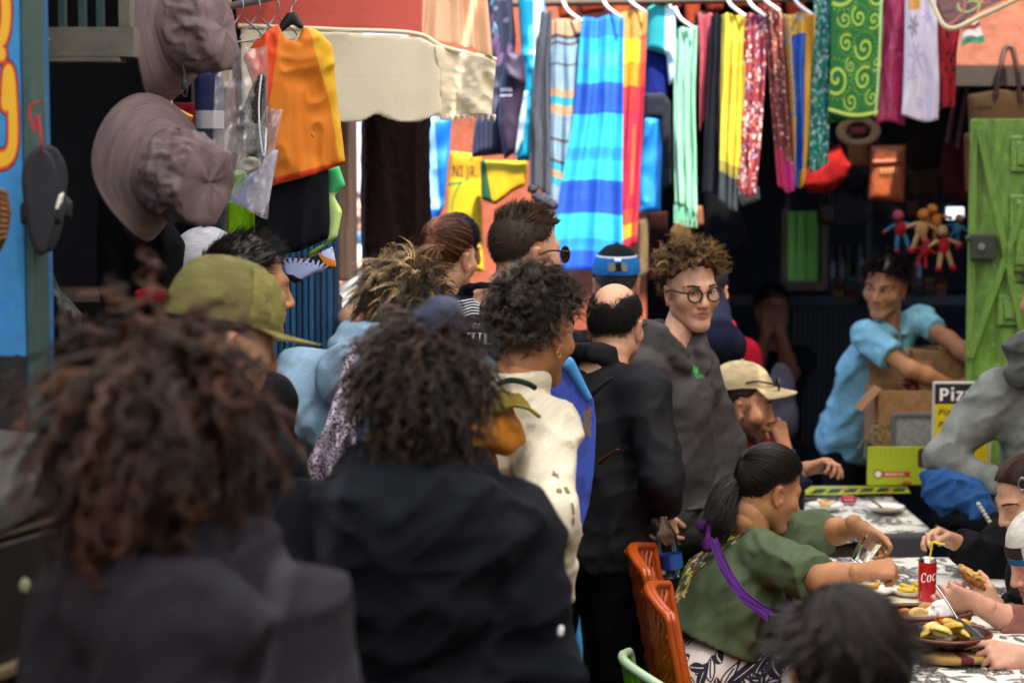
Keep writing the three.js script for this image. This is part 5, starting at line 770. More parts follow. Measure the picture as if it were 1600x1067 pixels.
  const swirl = canvasTex(256, 512, (c, w, h) => { c.fillStyle = '#9c2050'; c.fillRect(0, 0, w, h); const r = rng(9); for (let k = 0; k < 26; k++) { c.strokeStyle = ['#c4507c', '#7a1440', '#b03a68', '#5c1030'][k % 4]; c.lineWidth = 6 + r() * 12; c.globalAlpha = 0.7; c.beginPath(); const cx = r() * w, cy = r() * h, s = 20 + r() * 90; for (let i = 0; i <= 30; i++) { const t = i / 30 * (3 + r() * 0.1), rr = s * (1 - i / 42); c.lineTo(cx + Math.cos(t + k) * rr, cy + Math.sin(t + k) * rr * 1.6); } c.stroke(); } c.globalAlpha = 1; });
  scarf('magenta satin towel with swirling pattern', [[1376, -30], [1419, -30], [1412, 192], [1368, 196]], { seed: 5, n: 1, amp: 0.015, th: 0.016, z: ZS + 0.04, back: -14 }, printed(swirl, { roughness: 0.4 }), 'towel');
  const lil = canvasTex(256, 512, (c, w, h) => { c.fillStyle = '#d2cadc'; c.fillRect(0, 0, w, h); const r = rng(4); c.fillStyle = '#d8a050'; c.fillRect(w * 0.1, 0, w * 0.4, h * 0.12); for (const [x, y, s, col] of [[70, 130, 46, '#6a607a'], [180, 90, 30, '#a898c8'], [90, 250, 60, '#b0a0d0'], [60, 330, 40, '#a89cc8'], [200, 420, 44, '#cfc4dc'], [120, 440, 30, '#9c8cbc']]) for (let i = 0; i < 6; i++) { const a = i / 6 * 6.28 + x; c.fillStyle = col; c.globalAlpha = 0.6; c.beginPath(); c.ellipse(x + Math.cos(a) * s * 0.6, y + Math.sin(a) * s * 0.6, s * 0.5, s * 0.2, a, 0, 7); c.fill(); } c.globalAlpha = 1; c.strokeStyle = '#8878a8'; c.lineWidth = 4; c.beginPath(); c.moveTo(40, 150); c.lineTo(150, 330); c.stroke(); });
  scarf('white and lilac satin towel with faint flower print', [[1418, -10], [1460, -6], [1464, 186], [1412, 184]], { seed: 6, n: 1.5, amp: 0.02, th: 0.014 }, printed(lil, { roughness: 0.4 }), 'towel');
  const dots = canvasTex(64, 128, (c, w, h) => { c.fillStyle = '#a01828'; c.fillRect(0, 0, w, h); const r = rng(3); c.fillStyle = '#18080c'; for (let i = 0; i < 26; i++) { c.beginPath(); c.ellipse(r() * w, r() * h, 3, 4, r(), 0, 7); c.fill(); } });
  scarf('red cloth with black spots at the right end of row', [[1462, 30], [1502, 26], [1490, 160], [1466, 178]], { seed: 2, n: 2, amp: 0.018, z: ZS + 0.1 }, printed(dots));
  scarf('small striped white, red and green cloth corner', [[1508, 34], [1530, 28], [1536, 60], [1504, 76]], { seed: 2, n: 1, amp: 0.01, z: ZS + 0.05 }, printed(bands(64, 128, [[0.2, '#e8e0d8'], [0.2, '#c04838'], [0.35, '#ece8e4'], [0.25, '#4ab890']])));
}
{ const z = 7.6, tp = thing('patterned_tarpaulin', 'dark patterned tarpaulin corner with pale edge at top right', 'tarpaulin', P(1500, 0, z)); const tx = canvasTex(256, 256, (c, w, h) => { c.fillStyle = '#5c3a3c'; c.fillRect(0, 0, w, h); const r = rng(5); for (let i = 0; i < 14; i++) { c.strokeStyle = ['#7c8a4c', '#8c4a50', '#3c2c30'][i % 3]; c.lineWidth = 8; c.beginPath(); c.arc(r() * w, r() * h, 20 + r() * 60, r() * 6, r() * 6 + 3); c.stroke(); } }); part(tp, 'sheet', sheet([[1440, -60], [1640, -90], [1595, -6], [1483, 42]], z, { n: 1, amp: 0.01, zb: z - 0.2 }), printed(tx)); part(tp, 'edge', tube([P(1455, 0, z - 0.14), P(1483, 44, z - 0.2), P(1540, 22, z - 0.2), P(1600, -6, z - 0.2)], 0.01, 30, 6), std(0xb8b090)); }
// red-orange cloths and hangers on the rail above the row
{
  const z = 8.25, t = thing('scarf_rail', 'wooden rail across the lane that the scarves hang from', 'rail', P(1080, 0, z)); part(t, 'pole', bar(P(780, 6, z), P(1510, -6, z), 0.014), M.wood);
  const ms = [0xa8401e, 0x93301c, 0xb24e24, 0x8a2a20].map((c) => cloth(c)); const list = [[866, 906, -30, 26], [900, 952, -30, 18], [946, 990, -30, 26], [1030, 1070, -30, 16], [1064, 1098, -30, 44], [1096, 1136, -30, 18], [1140, 1180, -30, 10], [1176, 1226, -30, 20], [1222, 1262, -30, 26]];
  list.forEach(([a, b, y0, y1], i) => single('folded_cloth', ['leftmost', 'second', 'third', 'fourth', 'fifth', 'sixth', 'seventh', 'eighth', 'rightmost'][i] + ' of the rust red cloths folded over the scarf rail', 'cloth', panel([[a, y0], [b, y0], [b - 6, y1], [a + 8, y1 + 4]], z + 0.12, 0.02, { amp: 0.012, seed: i + 2, cell: 0.01 }), ms[i % 4], 'rust red cloths on the scarf rail'));
}
// goods hanging inside the back shop
{
  const z = 9.0, B = (name, lab, cat, poly, zz, T, hex, o = {}) => single(name, lab, cat, panel(poly, zz, T, { amp: 0.012, ...o }), o.m || cloth(hex, o.mo || {}));
  B('red_hat', 'wide red sun hat hanging behind the teal sarong', 'hat', [[1252, 290], [1262, 262], [1290, 236], [1312, 226], [1330, 258], [1322, 280], [1300, 300], [1268, 302]], z, 0.06, 0xa01a18, { seed: 2 });
  { const t = thing('straw_hat', 'straw hat hanging under the spiral towel', 'hat', P(1340, 210, z)); part(t, 'brim', put(new THREE.TorusGeometry(0.075, 0.022, 10, 40).scale(1.05, 0.7, 0.5), P(1342, 205, z)), std(0xb08a5a, { bumpMap: bumpWeave, bumpScale: 0.002 })); part(t, 'crown', panel([[1320, 190], [1362, 190], [1356, 212], [1328, 214]], z + 0.04, 0.03, { amp: 0.003 }), std(0x7a3a34)); }
  B('tan_satchel', 'tan leather bag hanging below the straw hat', 'bag', [[1324, 214], [1360, 214], [1362, 262], [1328, 262]], z + 0.1, 0.03, 0x9c6438);
  { const t = thing('orange_leather_bag', 'orange brown leather bag with embossed marks hanging in shop', 'bag', P(1388, 312, z)); part(t, 'pouch', panel([[1360, 228], [1416, 226], [1414, 316], [1357, 312]], z, 0.035, { amp: 0.006, seed: 2 }), std(0x9a4a20, { roughness: 0.55, bumpMap: bumpRough, bumpScale: 0.003 })); part(t, 'flap', panel([[1362, 250], [1414, 248], [1412, 256], [1364, 258]], z - 0.04, 0.008, { amp: 0.001, cell: 0.005 }), std(0x84401c, { roughness: 0.5 })); for (let i = 0; i < 5; i++) part(t, 'emboss_mark', panel([[1376 + i * 6, 262], [1380 + i * 6, 262], [1380 + i * 6, 272], [1376 + i * 6, 272]], z - 0.042, 0.003, { amp: 0, cell: 0.003 }), std(0xc48a58)); }
  { const r = rng(88), cols = [0x2a1a12, 0x3a2418, 0x1c1a20, 0x402018, 0x2c2c30, 0x4a3020, 0x241018, 0x1e2a24], kinds = ['brown', 'tan', 'charcoal', 'rust', 'grey', 'chestnut', 'plum', 'dark green'];
    for (let i = 0; i < 16; i++) { const x = 1290 + (i % 8) * 27 + r() * 8, y = i < 8 ? 236 + r() * 16 : 310 + r() * 14, w = 10 + r() * 4, h = 22 + r() * 12, zz = 9.7 + r() * 0.5, t = thing('hanging_bag', (i < 8 ? 'upper row ' : 'lower row ') + kinds[i % 8] + ' small bag hanging in the dim back shop', 'bag', P(x, y + h, zz)); part(t, 'pouch', panel([[x - w, y], [x + w, y - 2], [x + w + 2, y + h], [x, y + h + 5], [x - w - 1, y + h - 2]], zz, 0.03, { amp: 0.01, seed: i + 3, cell: 0.009 }), std(cols[i % 8], { roughness: 0.6, bumpMap: bumpRough, bumpScale: 0.003 })); part(t, 'strap', tube([P(x - w * 0.7, y, zz), P(x - 2, y - 26, zz), P(x + 2, y - 26, zz), P(x + w * 0.7, y, zz)], 0.006, 16, 5), std(cols[(i + 3) % 8])); }
    for (let i = 0; i < 9; i++) { const x = 1310 + i * 20, y = 424 + 6 * r(), zz = 9.9 + r() * 0.3, t = thing('folded_goods', ['ochre', 'dull red', 'grey', 'teal', 'cream', 'brown', 'navy', 'olive', 'pink'][i] + ' folded cloth stack on the back shop counter', 'cloth', P(x, 462, zz)); for (let k = 0; k < 3; k++) part(t, 'folded_layer', put(rbox(0.055, 0.03, 0.06, 0.01), P(x, 458 - k * 10, zz)), cloth([0x6a5020, 0x501818, 0x3c3c40, 0x1c4848, 0x80745c, 0x40281c, 0x182040, 0x3c4020, 0x6a3848][(i + k) % 9])); } }
  B('brown_cap', 'dark brown cap hanging right of the orange bag', 'hat', [[1418, 222], [1440, 212], [1470, 222], [1468, 262], [1430, 270], [1418, 258]], z + 0.2, 0.05, 0x24120e);
  B('black_hat', 'black hat hanging under the red hat', 'hat', [[1312, 270], [1340, 262], [1360, 280], [1350, 306], [1318, 300]], z + 0.1, 0.04, 0x111012);
  B('grey_shirt', 'dark grey shirts hanging in gloom under the bags', 'shirt', [[1302, 306], [1350, 310], [1352, 356], [1304, 354]], z + 0.5, 0.03, 0x2a2927);
  B('patterned_pouch', 'dark olive pouch hanging beside the shoulder bags', 'bag', [[1420, 268], [1456, 262], [1474, 290], [1460, 312], [1424, 306]], z + 0.2, 0.03, 0x3c2c1c);
  for (const [i, [x0, y0]] of [[1480, 236], [1496, 240]].entries()) { const t = thing('shoulder_bag', i ? 'right striped red shoulder bag on long straps' : 'left maroon shoulder bag on long straps', 'bag', P(x0, 310, z - 0.1), 'maroon shoulder bags hung by the salmon wall'); part(t, 'pouch', panel([[x0 - 6, y0 - 14], [x0 + 10, y0 - 12], [x0 + 28, y0 + 50], [x0 + 18, y0 + 74], [x0 - 2, y0 + 70], [x0 - 12, y0 + 30]], z - 0.1 + i * 0.05, 0.035, { amp: 0.01, seed: i + 3, fx: 30 }), cloth(i ? 0x5a1c1c : 0x3a1412)); part(t, 'strap', tube([P(x0, y0 - 8, z - 0.1), P(x0 + 14, 150, z - 0.1), P(x0 + 30 + i * 4, 70, z - 0.1), P(x0 + 28, 30, z - 0.1)], 0.011, 30, 6), std(0x5c3020, { roughness: 0.6 })); }
  { const t = thing('straw_tote', 'tan straw tote bag with long dark leather handles at right', 'bag', P(1560, 200, 8.6)), zz = 8.6; part(t, 'tote_body', panel([[1512, 148], [1560, 140], [1612, 146], [1614, 230], [1516, 206]], zz, 0.06, { amp: 0.006, uvm: 3 }), std(0x9a7040, { bumpMap: bumpWeave, bumpScale: 0.004, roughness: 0.8 })); part(t, 'handle', tube([P(1556, 152, zz - 0.07), P(1564, 110, zz - 0.07), P(1572, 76, zz - 0.05), P(1580, 72, zz - 0.05), P(1588, 96, zz - 0.06), P(1596, 160, zz - 0.07)], 0.012, 40, 7), std(0x3a1c16, { roughness: 0.5 })); part(t, 'eyelash_motif', merge([0, 1, 2, 3, 4, 5].map((i) => bar(P(1522 + i * 5, 172 + Math.abs(i - 2.5) * -1, zz - 0.068), P(1520 + i * 6, 164 + Math.abs(i - 2.5), zz - 0.07), 0.003))), M.black); }
  { const t = thing('woven_bag', 'woven tan bag with leaf pattern under the straw tote', 'bag', P(1520, 290, 8.55)); part(t, 'bag_body', panel([[1506, 208], [1532, 206], [1530, 300], [1510, 300]], 8.5, 0.04, { amp: 0.01, uvm: 3 }), std(0x8c5c3c, { bumpMap: bumpWeave, bumpScale: 0.004 })); part(t, 'leaf_motif', panel([[1512, 220], [1522, 214], [1526, 222], [1516, 228]], 8.45, 0.004, { amp: 0, cell: 0.004 }), cloth(0x23301c)); }
  single('lamp_panel', 'small bright white lamp glimpsed between dolls and door', 'lamp', put(rbox(0.085, 0.06, 0.02), P(1493, 333, 9.8)), std(0xffffff, { emissive: 0xf4f8ff, emissiveIntensity: 0.5 }));
  // plush dolls
  const doll = (i, lab, x, y, s, ang, body, limb, headc) => { const zz = 8.7 - 0.03 * (i % 3), c = P(x, y, zz), t = thing('plush_doll', lab, 'doll', c, 'plush dolls hung in a bunch'); const S = s * zz / F, rot = (a, b) => { const ca = Math.cos(ang), sa = Math.sin(ang); return V(c.x + (a * ca - b * sa) * S, c.y + (a * sa + b * ca) * S, c.z + 0.02 * ((i % 2) - 0.5)); }; part(t, 'torso', nets([ell(rot(0, 0), [0.3 * S, 0.42 * S, 0.22 * S], null, 0.01)], 0.006), fleece(body)); part(t, 'head', nets([ell(rot(0, 0.68), [0.28 * S, 0.27 * S, 0.24 * S], null, 0.01), ell(rot(0.0, 0.6).add(V(0, 0, 0.2 * S)), [0.1 * S, 0.09 * S, 0.12 * S], null, 0.01)], 0.006), fleece(headc)); for (const k of [-1, 1]) { part(t, 'arm', nets([cap(rot(k * 0.26, 0.24), rot(k * 0.72, 0.02), 0.1 * S, 0.085 * S, 0.01)], 0.006), fleece(limb)); part(t, 'hand', nets([ell(rot(k * 0.8, -0.02), [0.12 * S, 0.12 * S, 0.1 * S], null, 0.01)], 0.006), fleece(0xa81c20)); part(t, 'leg', nets([cap(rot(k * 0.15, -0.3), rot(k * 0.3, -0.95), 0.13 * S, 0.11 * S, 0.01)], 0.006), fleece(limb)); part(t, 'foot', nets([ell(rot(k * 0.34, -1.05).add(V(0, 0, 0.06 * S)), [0.15 * S, 0.13 * S, 0.2 * S], null, 0.01)], 0.006), fleece(0xb01c22)); } };
  doll(0, 'blue plush doll with outstretched arm leftmost in the bunch', 1408, 358, 32, 0.15, 0xa82028, 0x3a78a0, 0xb85060); doll(1, 'tan plush doll with red feet second from left', 1440, 358, 34, -0.1, 0xb89060, 0xb08a5c, 0xb8702c); doll(2, 'tan plush doll hanging lowest with red scarf', 1476, 384, 34, 0.1, 0xa82024, 0xc09a70, 0xb89468); doll(3, 'orange plush doll behind the lowest one', 1462, 346, 30, 0.3, 0xb06a28, 0xa8602c, 0xb8742c); doll(4, 'blue plush doll rightmost in the bunch', 1496, 358, 26, -0.25, 0x34688c, 0x2f6488, 0x8c6a4c); doll(5, 'red plush doll low in the middle of the bunch', 1444, 392, 22, -0.2, 0xa01c20, 0xa82024, 0xb03030);
  // small things on the left of the back shop
  B('round_basket', 'round tan basket hanging behind the head of the man in glasses', 'basket', [[1046, 362], [1058, 345], [1078, 346], [1088, 364], [1078, 384], [1054, 384]], 8.8, 0.03, 0x8a6a40, { mo: { bumpScale: 0.004 } });
  B('beige_cloth', 'beige cloth hanging low under the red scarf', 'cloth', [[992, 345], [1012, 340], [1014, 425], [992, 440]], 8.7, 0.015, 0x8a7654); B('dark_red_cloth', 'dark red cloth hanging behind the blue shorts', 'cloth', [[1012, 330], [1044, 330], [1040, 440], [1014, 440]], 8.9, 0.02, 0x2e100e);
  B('grey_white_shirt', 'pale grey shirt low behind the red speckled scarf', 'shirt', [[1150, 300], [1186, 290], [1188, 312], [1160, 322]], 8.7, 0.02, 0x9a9690); B('black_garments', 'black garments hanging behind the yellow scarf', 'clothes', [[1100, 290], [1150, 300], [1170, 380], [1130, 420], [1100, 380]], 8.9, 0.04, 0x0e0f12);
  B('coral_trinket', 'small coral tassels under the mint scarf', 'tassel', [[1080, 320], [1098, 322], [1100, 352], [1084, 358]], 8.75, 0.02, 0x9a6248);
}
// ---------- the people ----------
const SKL = 0xd1a082, SKM = 0xb27d58, SKD = 0x8a5a3c;
const HB = ['#17110e', '#1f1713', '#2a1f19', '#120d0b'], HBR = ['#2e1a13', '#3d2418', '#4a2c1e', '#221310'], HK = ['#0a0808', '#120f0e', '#181413'];
const down = V(0, -1, 0);
// 1 nearest woman, big curls
{
  const J = person({ label: 'woman with big brown curls and charcoal hoodie, back turned, nearest at left', head: P(258, 698, 2.95), yaw: 172, hr: [158, 4, 0], sex: 'f', skin: SKL, sw: 0.165, nb: [-0.02, -0.04, -0.185], cell: 0.009,
    top: { name: 'hoodie', mat: fleece(0x2b2a33), hood: 1.15, ease: 0.022, wr: 0.012, cuff: 1 }, legs: { mat: cloth(0x101218) } });
  part(J.root, 'hair', mergeHair([scalp(J.H, 0x1d100c, [0.62, 0.1, -0.95], { up: 1.06, rough: 0.15 }),
    hair(J.H, { cw: [0.006, 0.005], N: 5600, len: [0.14, 0.25], r: 0.0011, curl: [0.013, 21], grav: 1.1, lift: 0.12, wild: 0.35, fuzz: 0.7, h: [0.6, 0.05, -0.9], cols: ['#24130d', '#321a12', '#452819', '#180c09', '#553424'], seed: 11, clump: 10, vol: 0.36, seg: 24, shape: [1.2, 0.94, 1.15] })]), HAIRM);
}
// 2 dark curly hair with a bun, black hoodie
{
  const J = person({ label: 'person with dark curly hair tied by a grey scrunchie, wearing big black hoodie', head: P(660, 630, 3.85), yaw: 183, hr: [176, 6, 0], sex: 'f', skin: SKM, sw: 0.185, girth: 1.15, nb: [-0.03, 0.02, -0.175], cell: 0.009,
    armL: { pole: V(-0.35, -0.2, 0.8) }, armR: { pole: V(0.35, -0.2, 0.8) },
    top: { name: 'hoodie', mat: fleece(0x10141c), hood: 1.55, ease: 0.034, wr: 0.02, seed: 4, hem: 0.68 }, legs: { mat: cloth(0x101218) } });
  part(J.root, 'hair', mergeHair([scalp(J.H, 0x0e0a09, [0.6, 0.05, -0.95], { up: 1.04, rough: 0.1 }),
    sleek(J.H, { N: 700, to: [-0.1, 0.85, -0.35], r: 0.0014, cols: HB, h: [0.55, 0.3, 0.25], thick: 0.05, up: 1.04, bump: 0.02 }),
    hair(J.H, { cw: [0.0055, 0.0045], N: 7000, len: [0.08, 0.165], r: 0.0007, curl: [0.009, 30], grav: 1.5, lift: 0.12, wild: 0.25, fuzz: 0.6, h: [0.6, 0.0, -0.95], cols: ['#1a1310', '#2c201a', '#40302a', '#100c0a', '#544238'], seed: 21, clump: 6, vol: 0.15, seg: 20, shape: [0.9, 0.94, 1.0] })]), HAIRM);
  const b = P(684, 506, 3.8); part(J.root, 'scrunchie', nets([ell(b, [0.05, 0.028, 0.04], quat(0, 0, -8), 0.02), ell(b.clone().add(V(0.01, 0.028, 0)), [0.03, 0.02, 0.03], null, 0.02)], 0.0045, (x, y, z, d) => d - 0.012 * (ridge(x * 40, y * 25, z * 40) - 0.4)), cloth(0x3c4258, { roughness: 0.6 }));
  if (J.top) part(J.root, 'white_tag', nets([cap(P(877, 982, 3.72), P(876, 990, 3.72), 0.006, 0.006, 0.002)], 0.003), std(0xd8dce4));
}
// 3 khaki cap man
{
  const J = person({ label: 'man in khaki five-panel cap looking down to the right, black tee shirt', head: P(350, 530, 4.25), hs: 1.1, yaw: 160, hr: [118, 14, 0], skin: SKL, sw: 0.19, nb: [-0.02, 0.06, -0.2], cell: 0.009, armL: { wrist: P(92, 1010, 4.2), pole: V(-0.4, -0.2, 0.8) }, armR: { pole: V(0.2, -0.2, 1) }, brow: 0x2a1c14,
    top: { name: 'tee_shirt', mat: cloth(0x0e1016), short: 0.86, ease: 0.016, collar: 'crew', wr: 0.01 } });
  part(J.root, 'hair', mergeHair([scalp(J.H, 0x2a1e18, [0.6, 0.0, -0.6]), hair(J.H, { N: 1100, len: [0.008, 0.016], r: 0.0007, lift: 0.5, comb: [0, -0.6, -0.4], grav: 0.1, h: [0.6, -0.06, -0.7], cols: HB, seg: 3, seed: 5 })]), HAIRDULL);
  const m1 = cloth(0x757146, { roughness: 0.8 }), { c, M2 } = capHat(J, m1, { tall: 1.34, low: 0.02, k: 1.17, bill: 0.09, ba: -6, tilt: 2, sq: 0.62, wr: 0.035, curve: 0.5, drop: 0.0, billMat: cloth(0x8c864f), back: 0.12, label: 'khaki five-panel cap with lighter front panel' });
  part(c, 'front_panel', grid((u, v) => { const a = lerp(-1.35, 1.35, u), top = lerp(0.5, 1.56, v), sq = Math.pow(Math.sin(top), 0.62), w = 1 + 0.025 * (ridge(a * 2, v * 6, 3) - 0.4); return V(sq * Math.sin(a) * SR.x * 1.195 * w, Math.cos(top) * SR.y * 1.36 * w, sq * Math.cos(a) * SR.z * 1.195 * w).applyMatrix4(M2); }, 50, 24), cloth(0x8c864f));
}
// 4 two men behind the khaki cap
{
  let J = person({ label: 'person in white baseball cap half hidden behind the khaki cap man', head: P(326, 442, 5.2), yaw: 150, hr: [150, 0, 0], skin: SKM, cell: 0.012, top: { name: 'jacket', mat: cloth(0x14161c), ease: 0.015, collar: 'crew' } });
  part(J.root, 'hair', scalp(J.H, 0x15100d), HAIRDULL);
  const { c } = capHat(J, cloth(0xd4d8e4), { tall: 1.22, low: 0.03, k: 1.12, ba: 0, wr: 0.012 });
  const lg = canvasTex(256, 64, (x, w, h) => { x.strokeStyle = '#4a6aa8'; x.lineWidth = 5; x.beginPath(); x.moveTo(16, 40); for (let i = 0; i < 17; i++) x.quadraticCurveTo(20 + i * 12, i % 2 ? 14 : 52, 28 + i * 12, 34); x.stroke(); x.strokeStyle = '#7d9ac8'; x.lineWidth = 3; x.beginPath(); x.moveTo(20, 58); x.lineTo(200, 50); x.stroke(); });
  decalAt(c, c, 342, 384, 0.12, 0.032, lg, 'script_logo');
  J = person({ label: 'dark haired man in profile just behind the khaki cap', head: P(386, 450, 4.8), yaw: 120, hr: [112, 4, 0], skin: SKM, cell: 0.012, top: { name: 'jacket', mat: cloth(0x101014), ease: 0.012, collar: 'crew' } });
  part(J.root, 'hair', mergeHair([scalp(J.H, 0x120e0c, [0.6, 0.05, -0.7], { up: 1.06 }), hair(J.H, { clump: 3, N: 2600, len: [0.025, 0.05], r: 0.0007, lift: 0.35, comb: [0, 0.1, 0.5], grav: 0.25, h: [0.55, 0.0, -0.75], cols: HK.concat(['#2a2624']), seg: 5, seed: 7 })]), HAIRM);
}
// 5 blonde streaked hair, light blue sweatshirt
{
  const J = person({ label: 'person with blond-streaked tousled hair and light blue hooded sweatshirt', head: P(634, 494, 4.9), yaw: 168, hr: [172, 6, 0], skin: SKL, sw: 0.2, girth: 1.1, nb: [-0.07, 0.03, -0.095], armL: { wrist: P(440, 880, 4.7), pole: V(-0.7, 0, 0.5) },
    top: { name: 'sweatshirt', mat: fleece(0x92b2cc), hood: 1.05, ease: 0.024, wr: 0.012, seed: 3, cuff: 1 } });
  part(J.root, 'hair', mergeHair([scalp(J.H, 0x241810, [0.6, 0.0, -0.9], { up: 1.1, rough: 0.1 }),
    hair(J.H, { cw: [0.012, 0.010], N: 4200, len: [0.07, 0.12], r: 0.0008, curl: [0.004, 8], lift: 0.02, comb: [0, 0.1, -0.15], grav: 2.4, wild: 0.5, fuzz: 0.4, h: [0.6, -0.05, -0.85], cols: ['#241810', '#332216', '#1c120c', '#46301c'], seg: 10, seed: 8, clump: 5, vol: 0.12 }),
    hair(J.H, { cw: [0.010, 0.008], N: 800, len: [0.07, 0.12], r: 0.0009, curl: [0.004, 8], lift: 0.05, comb: [0.1, 0.25, -0.1], grav: 2.2, wild: 0.35, fuzz: 0.4, h: [0.6, 0.15, -0.25], cols: ['#b09468', '#8f7650', '#c8b288', '#7a6444'], seg: 10, seed: 18, clump: 5, vol: 0.15 })]), HAIRM);
}
// tote bag of the blonde person
{
  const z = 4.62, t = thing('tote_bag', 'white tote bag with purple leopard dots on the shoulder of blue sweatshirt', 'bag', P(520, 760, z)); const tx = canvasTex(256, 512, (c, w, h) => { c.fillStyle = '#cfc4d4'; c.fillRect(0, 0, w, h); const r = rng(31); for (let i = 0; i < 1500; i++) { c.fillStyle = ['#4a2a5a', '#33203c', '#7a4a8c', '#241a2c'][Math.floor(r() * 4)]; c.beginPath(); c.ellipse(r() * w, r() * h, 1.5 + r() * 3, 1.5 + r() * 3.5, r() * 3, 0, 7); c.fill(); } }), m = printed(tx);
  const uv = (g) => { const p = g.attributes.position, u = g.attributes.uv; for (let i = 0; i < u.count; i++) u.setXY(i, p.getX(i) * 7, p.getY(i) * 3.6); return g; };
  const zs = 4.68;
  part(t, 'bag_body', uv(sheet([[512, 655], [556, 668], [552, 770], [470, 740]], z + 0.03, { n: 2.5, amp: 0.025, th: 0.01, seed: 3, zb: z + 0.06 })), m);
  part(t, 'strap', uv(sheet([[546, 538], [556, 538], [538, 670], [510, 662]], zs, { n: 1, amp: 0.006, th: 0.006, zb: z + 0.02 })), m); part(t, 'strap', uv(sheet([[553, 536], [562, 540], [556, 672], [534, 690]], zs + 0.03, { n: 1, amp: 0.006, th: 0.006, zb: z + 0.03 })), m);
}
// 6 white hoodie man with backpack
{
  const J = person({ label: 'man with dark curls and earring in off-white hoodie carrying a mustard backpack', head: P(838, 518, 4.85), yaw: 142, hr: [140, 12, 0], skin: SKM, sw: 0.155, girth: 1.0, nb: [-0.075, 0.06, -0.16], lean: 6, neck: 1.08, beardK: 0.3, beard: '#3a2a20',
    armR: { wrist: P(862, 940, 4.66), pole: V(0.0, 0, 1), cuff: 0.96 }, armL: { pole: V(-0.5, 0, 0.5) },
    top: { name: 'hoodie', mat: fleece(0xe2dbc4), hoodY: -0.015, hood: 0.8, ease: 0.024, wr: 0.014, seed: 9, cuff: 1, cell: 0.0085 } });
  part(J.root, 'hair', mergeHair([scalp(J.H, 0x14100e, [0.66, 0.06, -0.75], { up: 1.14, rough: 0.2 }),
    hair(J.H, { cw: [0.005, 0.0045], N: 6500, len: [0.04, 0.072], r: 0.0006, curl: [0.009, 24], lift: 0.5, comb: [0, 0.05, 0.1], grav: 0.9, wild: 0.6, fuzz: 0.6, h: [0.6, 0.04, -0.72], cols: ['#15100e', '#241c18', '#352b25', '#4a3f37', '#6a5d53'], bias: 1.3, seg: 15, seed: 9, clump: 9, vol: 0.24, shape: [1.08, 1.12, 1.08] })]), HAIRM);
  const e = V(-0.081, -0.052, -0.003).applyMatrix4(J.H); part(J.root, 'earring', put(new THREE.TorusGeometry(0.009, 0.0018, 8, 24), e, quat(60)), std(0xd0b070, { metalness: 1, roughness: 0.2 }));
  glasses(J, 0x3a3028, { t: 0.0012 });
  const dk = (s, font, w, h) => canvasTex(w, h, (c) => { c.fillStyle = '#6b5a3c'; c.font = font; c.textAlign = 'center'; c.translate(w / 2, h / 2); c.rotate(Math.PI / 2); c.fillText(s, 0, h * 0.0 + 14); });
  const tx = canvasTex(64, 512, (c, w, h) => { c.fillStyle = '#7a6848'; c.strokeStyle = '#7a6848'; c.lineWidth = 3; c.strokeRect(14, 8, 26, 108); c.save(); c.translate(28, 62); c.rotate(-1.5708); c.font = 'bold 22px sans-serif'; c.textAlign = 'center'; c.fillText('GLOBE', 0, 8); c.restore(); c.fillRect(40, 140, 6, 26); c.fillRect(34, 150, 18, 6); c.beginPath(); c.arc(22, 205, 8, 0, 7); c.fill(); c.fillRect(40, 196, 16, 20); c.fillRect(40, 250, 8, 40); c.fillRect(36, 300, 10, 26); c.fillRect(14, 400, 34, 10); c.fillRect(38, 400, 8, 26); c.save(); c.translate(14, 500); c.rotate(-0.6); c.fillRect(0, -8, 34, 8); c.restore(); });
  decalAt(J.top, J.root, 888, 790, 0.055, 0.32, tx, 'sleeve_print', { n: V(0.5, 0, 0.85), nk: 0.8 });
  // backpack
  const z = 4.6, b = thing('backpack', 'mustard brown backpack with rolled flap on the off-white hoodie', 'backpack', P(700, 740, z)), om = cloth(0x9a6018, { roughness: 0.6 }), ol = cloth(0x7a6a20, { roughness: 0.7 });
  part(b, 'pack', nets([ell(P(675, 745, z + 0.02), [0.15, 0.17, 0.075], quat(-15), 0.03), cap(P(610, 700, z), P(720, 650, z - 0.02), 0.055, 0.06, 0.05)], 0.008, (x, y, zz, d) => d - 0.02 * (ridge(x * 9, y * 12 + x * 6, zz * 9) - 0.45)), om);
  part(b, 'rolled_flap', nets([cap(P(735, 660, z - 0.06), P(790, 690, z - 0.05), 0.045, 0.03, 0.03), cap(P(740, 685, z - 0.05), P(806, 682, z - 0.02), 0.03, 0.02, 0.02), ell(P(770, 660, z - 0.02), [0.05, 0.05, 0.04], null, 0.03)], 0.006, (x, y, zz, d) => d - 0.016 * (ridge(x * 24 + y * 12, y * 24, zz * 24) - 0.45)), cloth(0xb0701c, { roughness: 0.5 }));
  part(b, 'shoulder_strap', sheet([[755, 626], [812, 616], [842, 650], [772, 648]], z - 0.02, { n: 0.6, amp: 0.008, th: 0.016, zb: z - 0.07, warp: (u, v) => [0, -10 * Math.sin(u * 3.14)] }), ol);
  part(b, 'strap_edge', tube([P(772, 643, z - 0.08), P(800, 634, z - 0.09), P(824, 638, z - 0.08), P(843, 651, z - 0.05)], 0.005, 24, 6), cloth(0x8c8030));
  part(b, 'side_strap', tube([P(752, 690, z - 0.02), P(758, 720, z - 0.02), P(748, 752, z)], 0.012, 16, 6), om);
  single('neck_lanyard', 'dark green band showing under the hood of the off-white hoodie', 'lanyard', tube([P(782, 598, 4.72), P(800, 594, 4.7), P(826, 600, 4.68), P(836, 606, 4.7)], 0.007, 20, 6), cloth(0x1f3a2c));
}
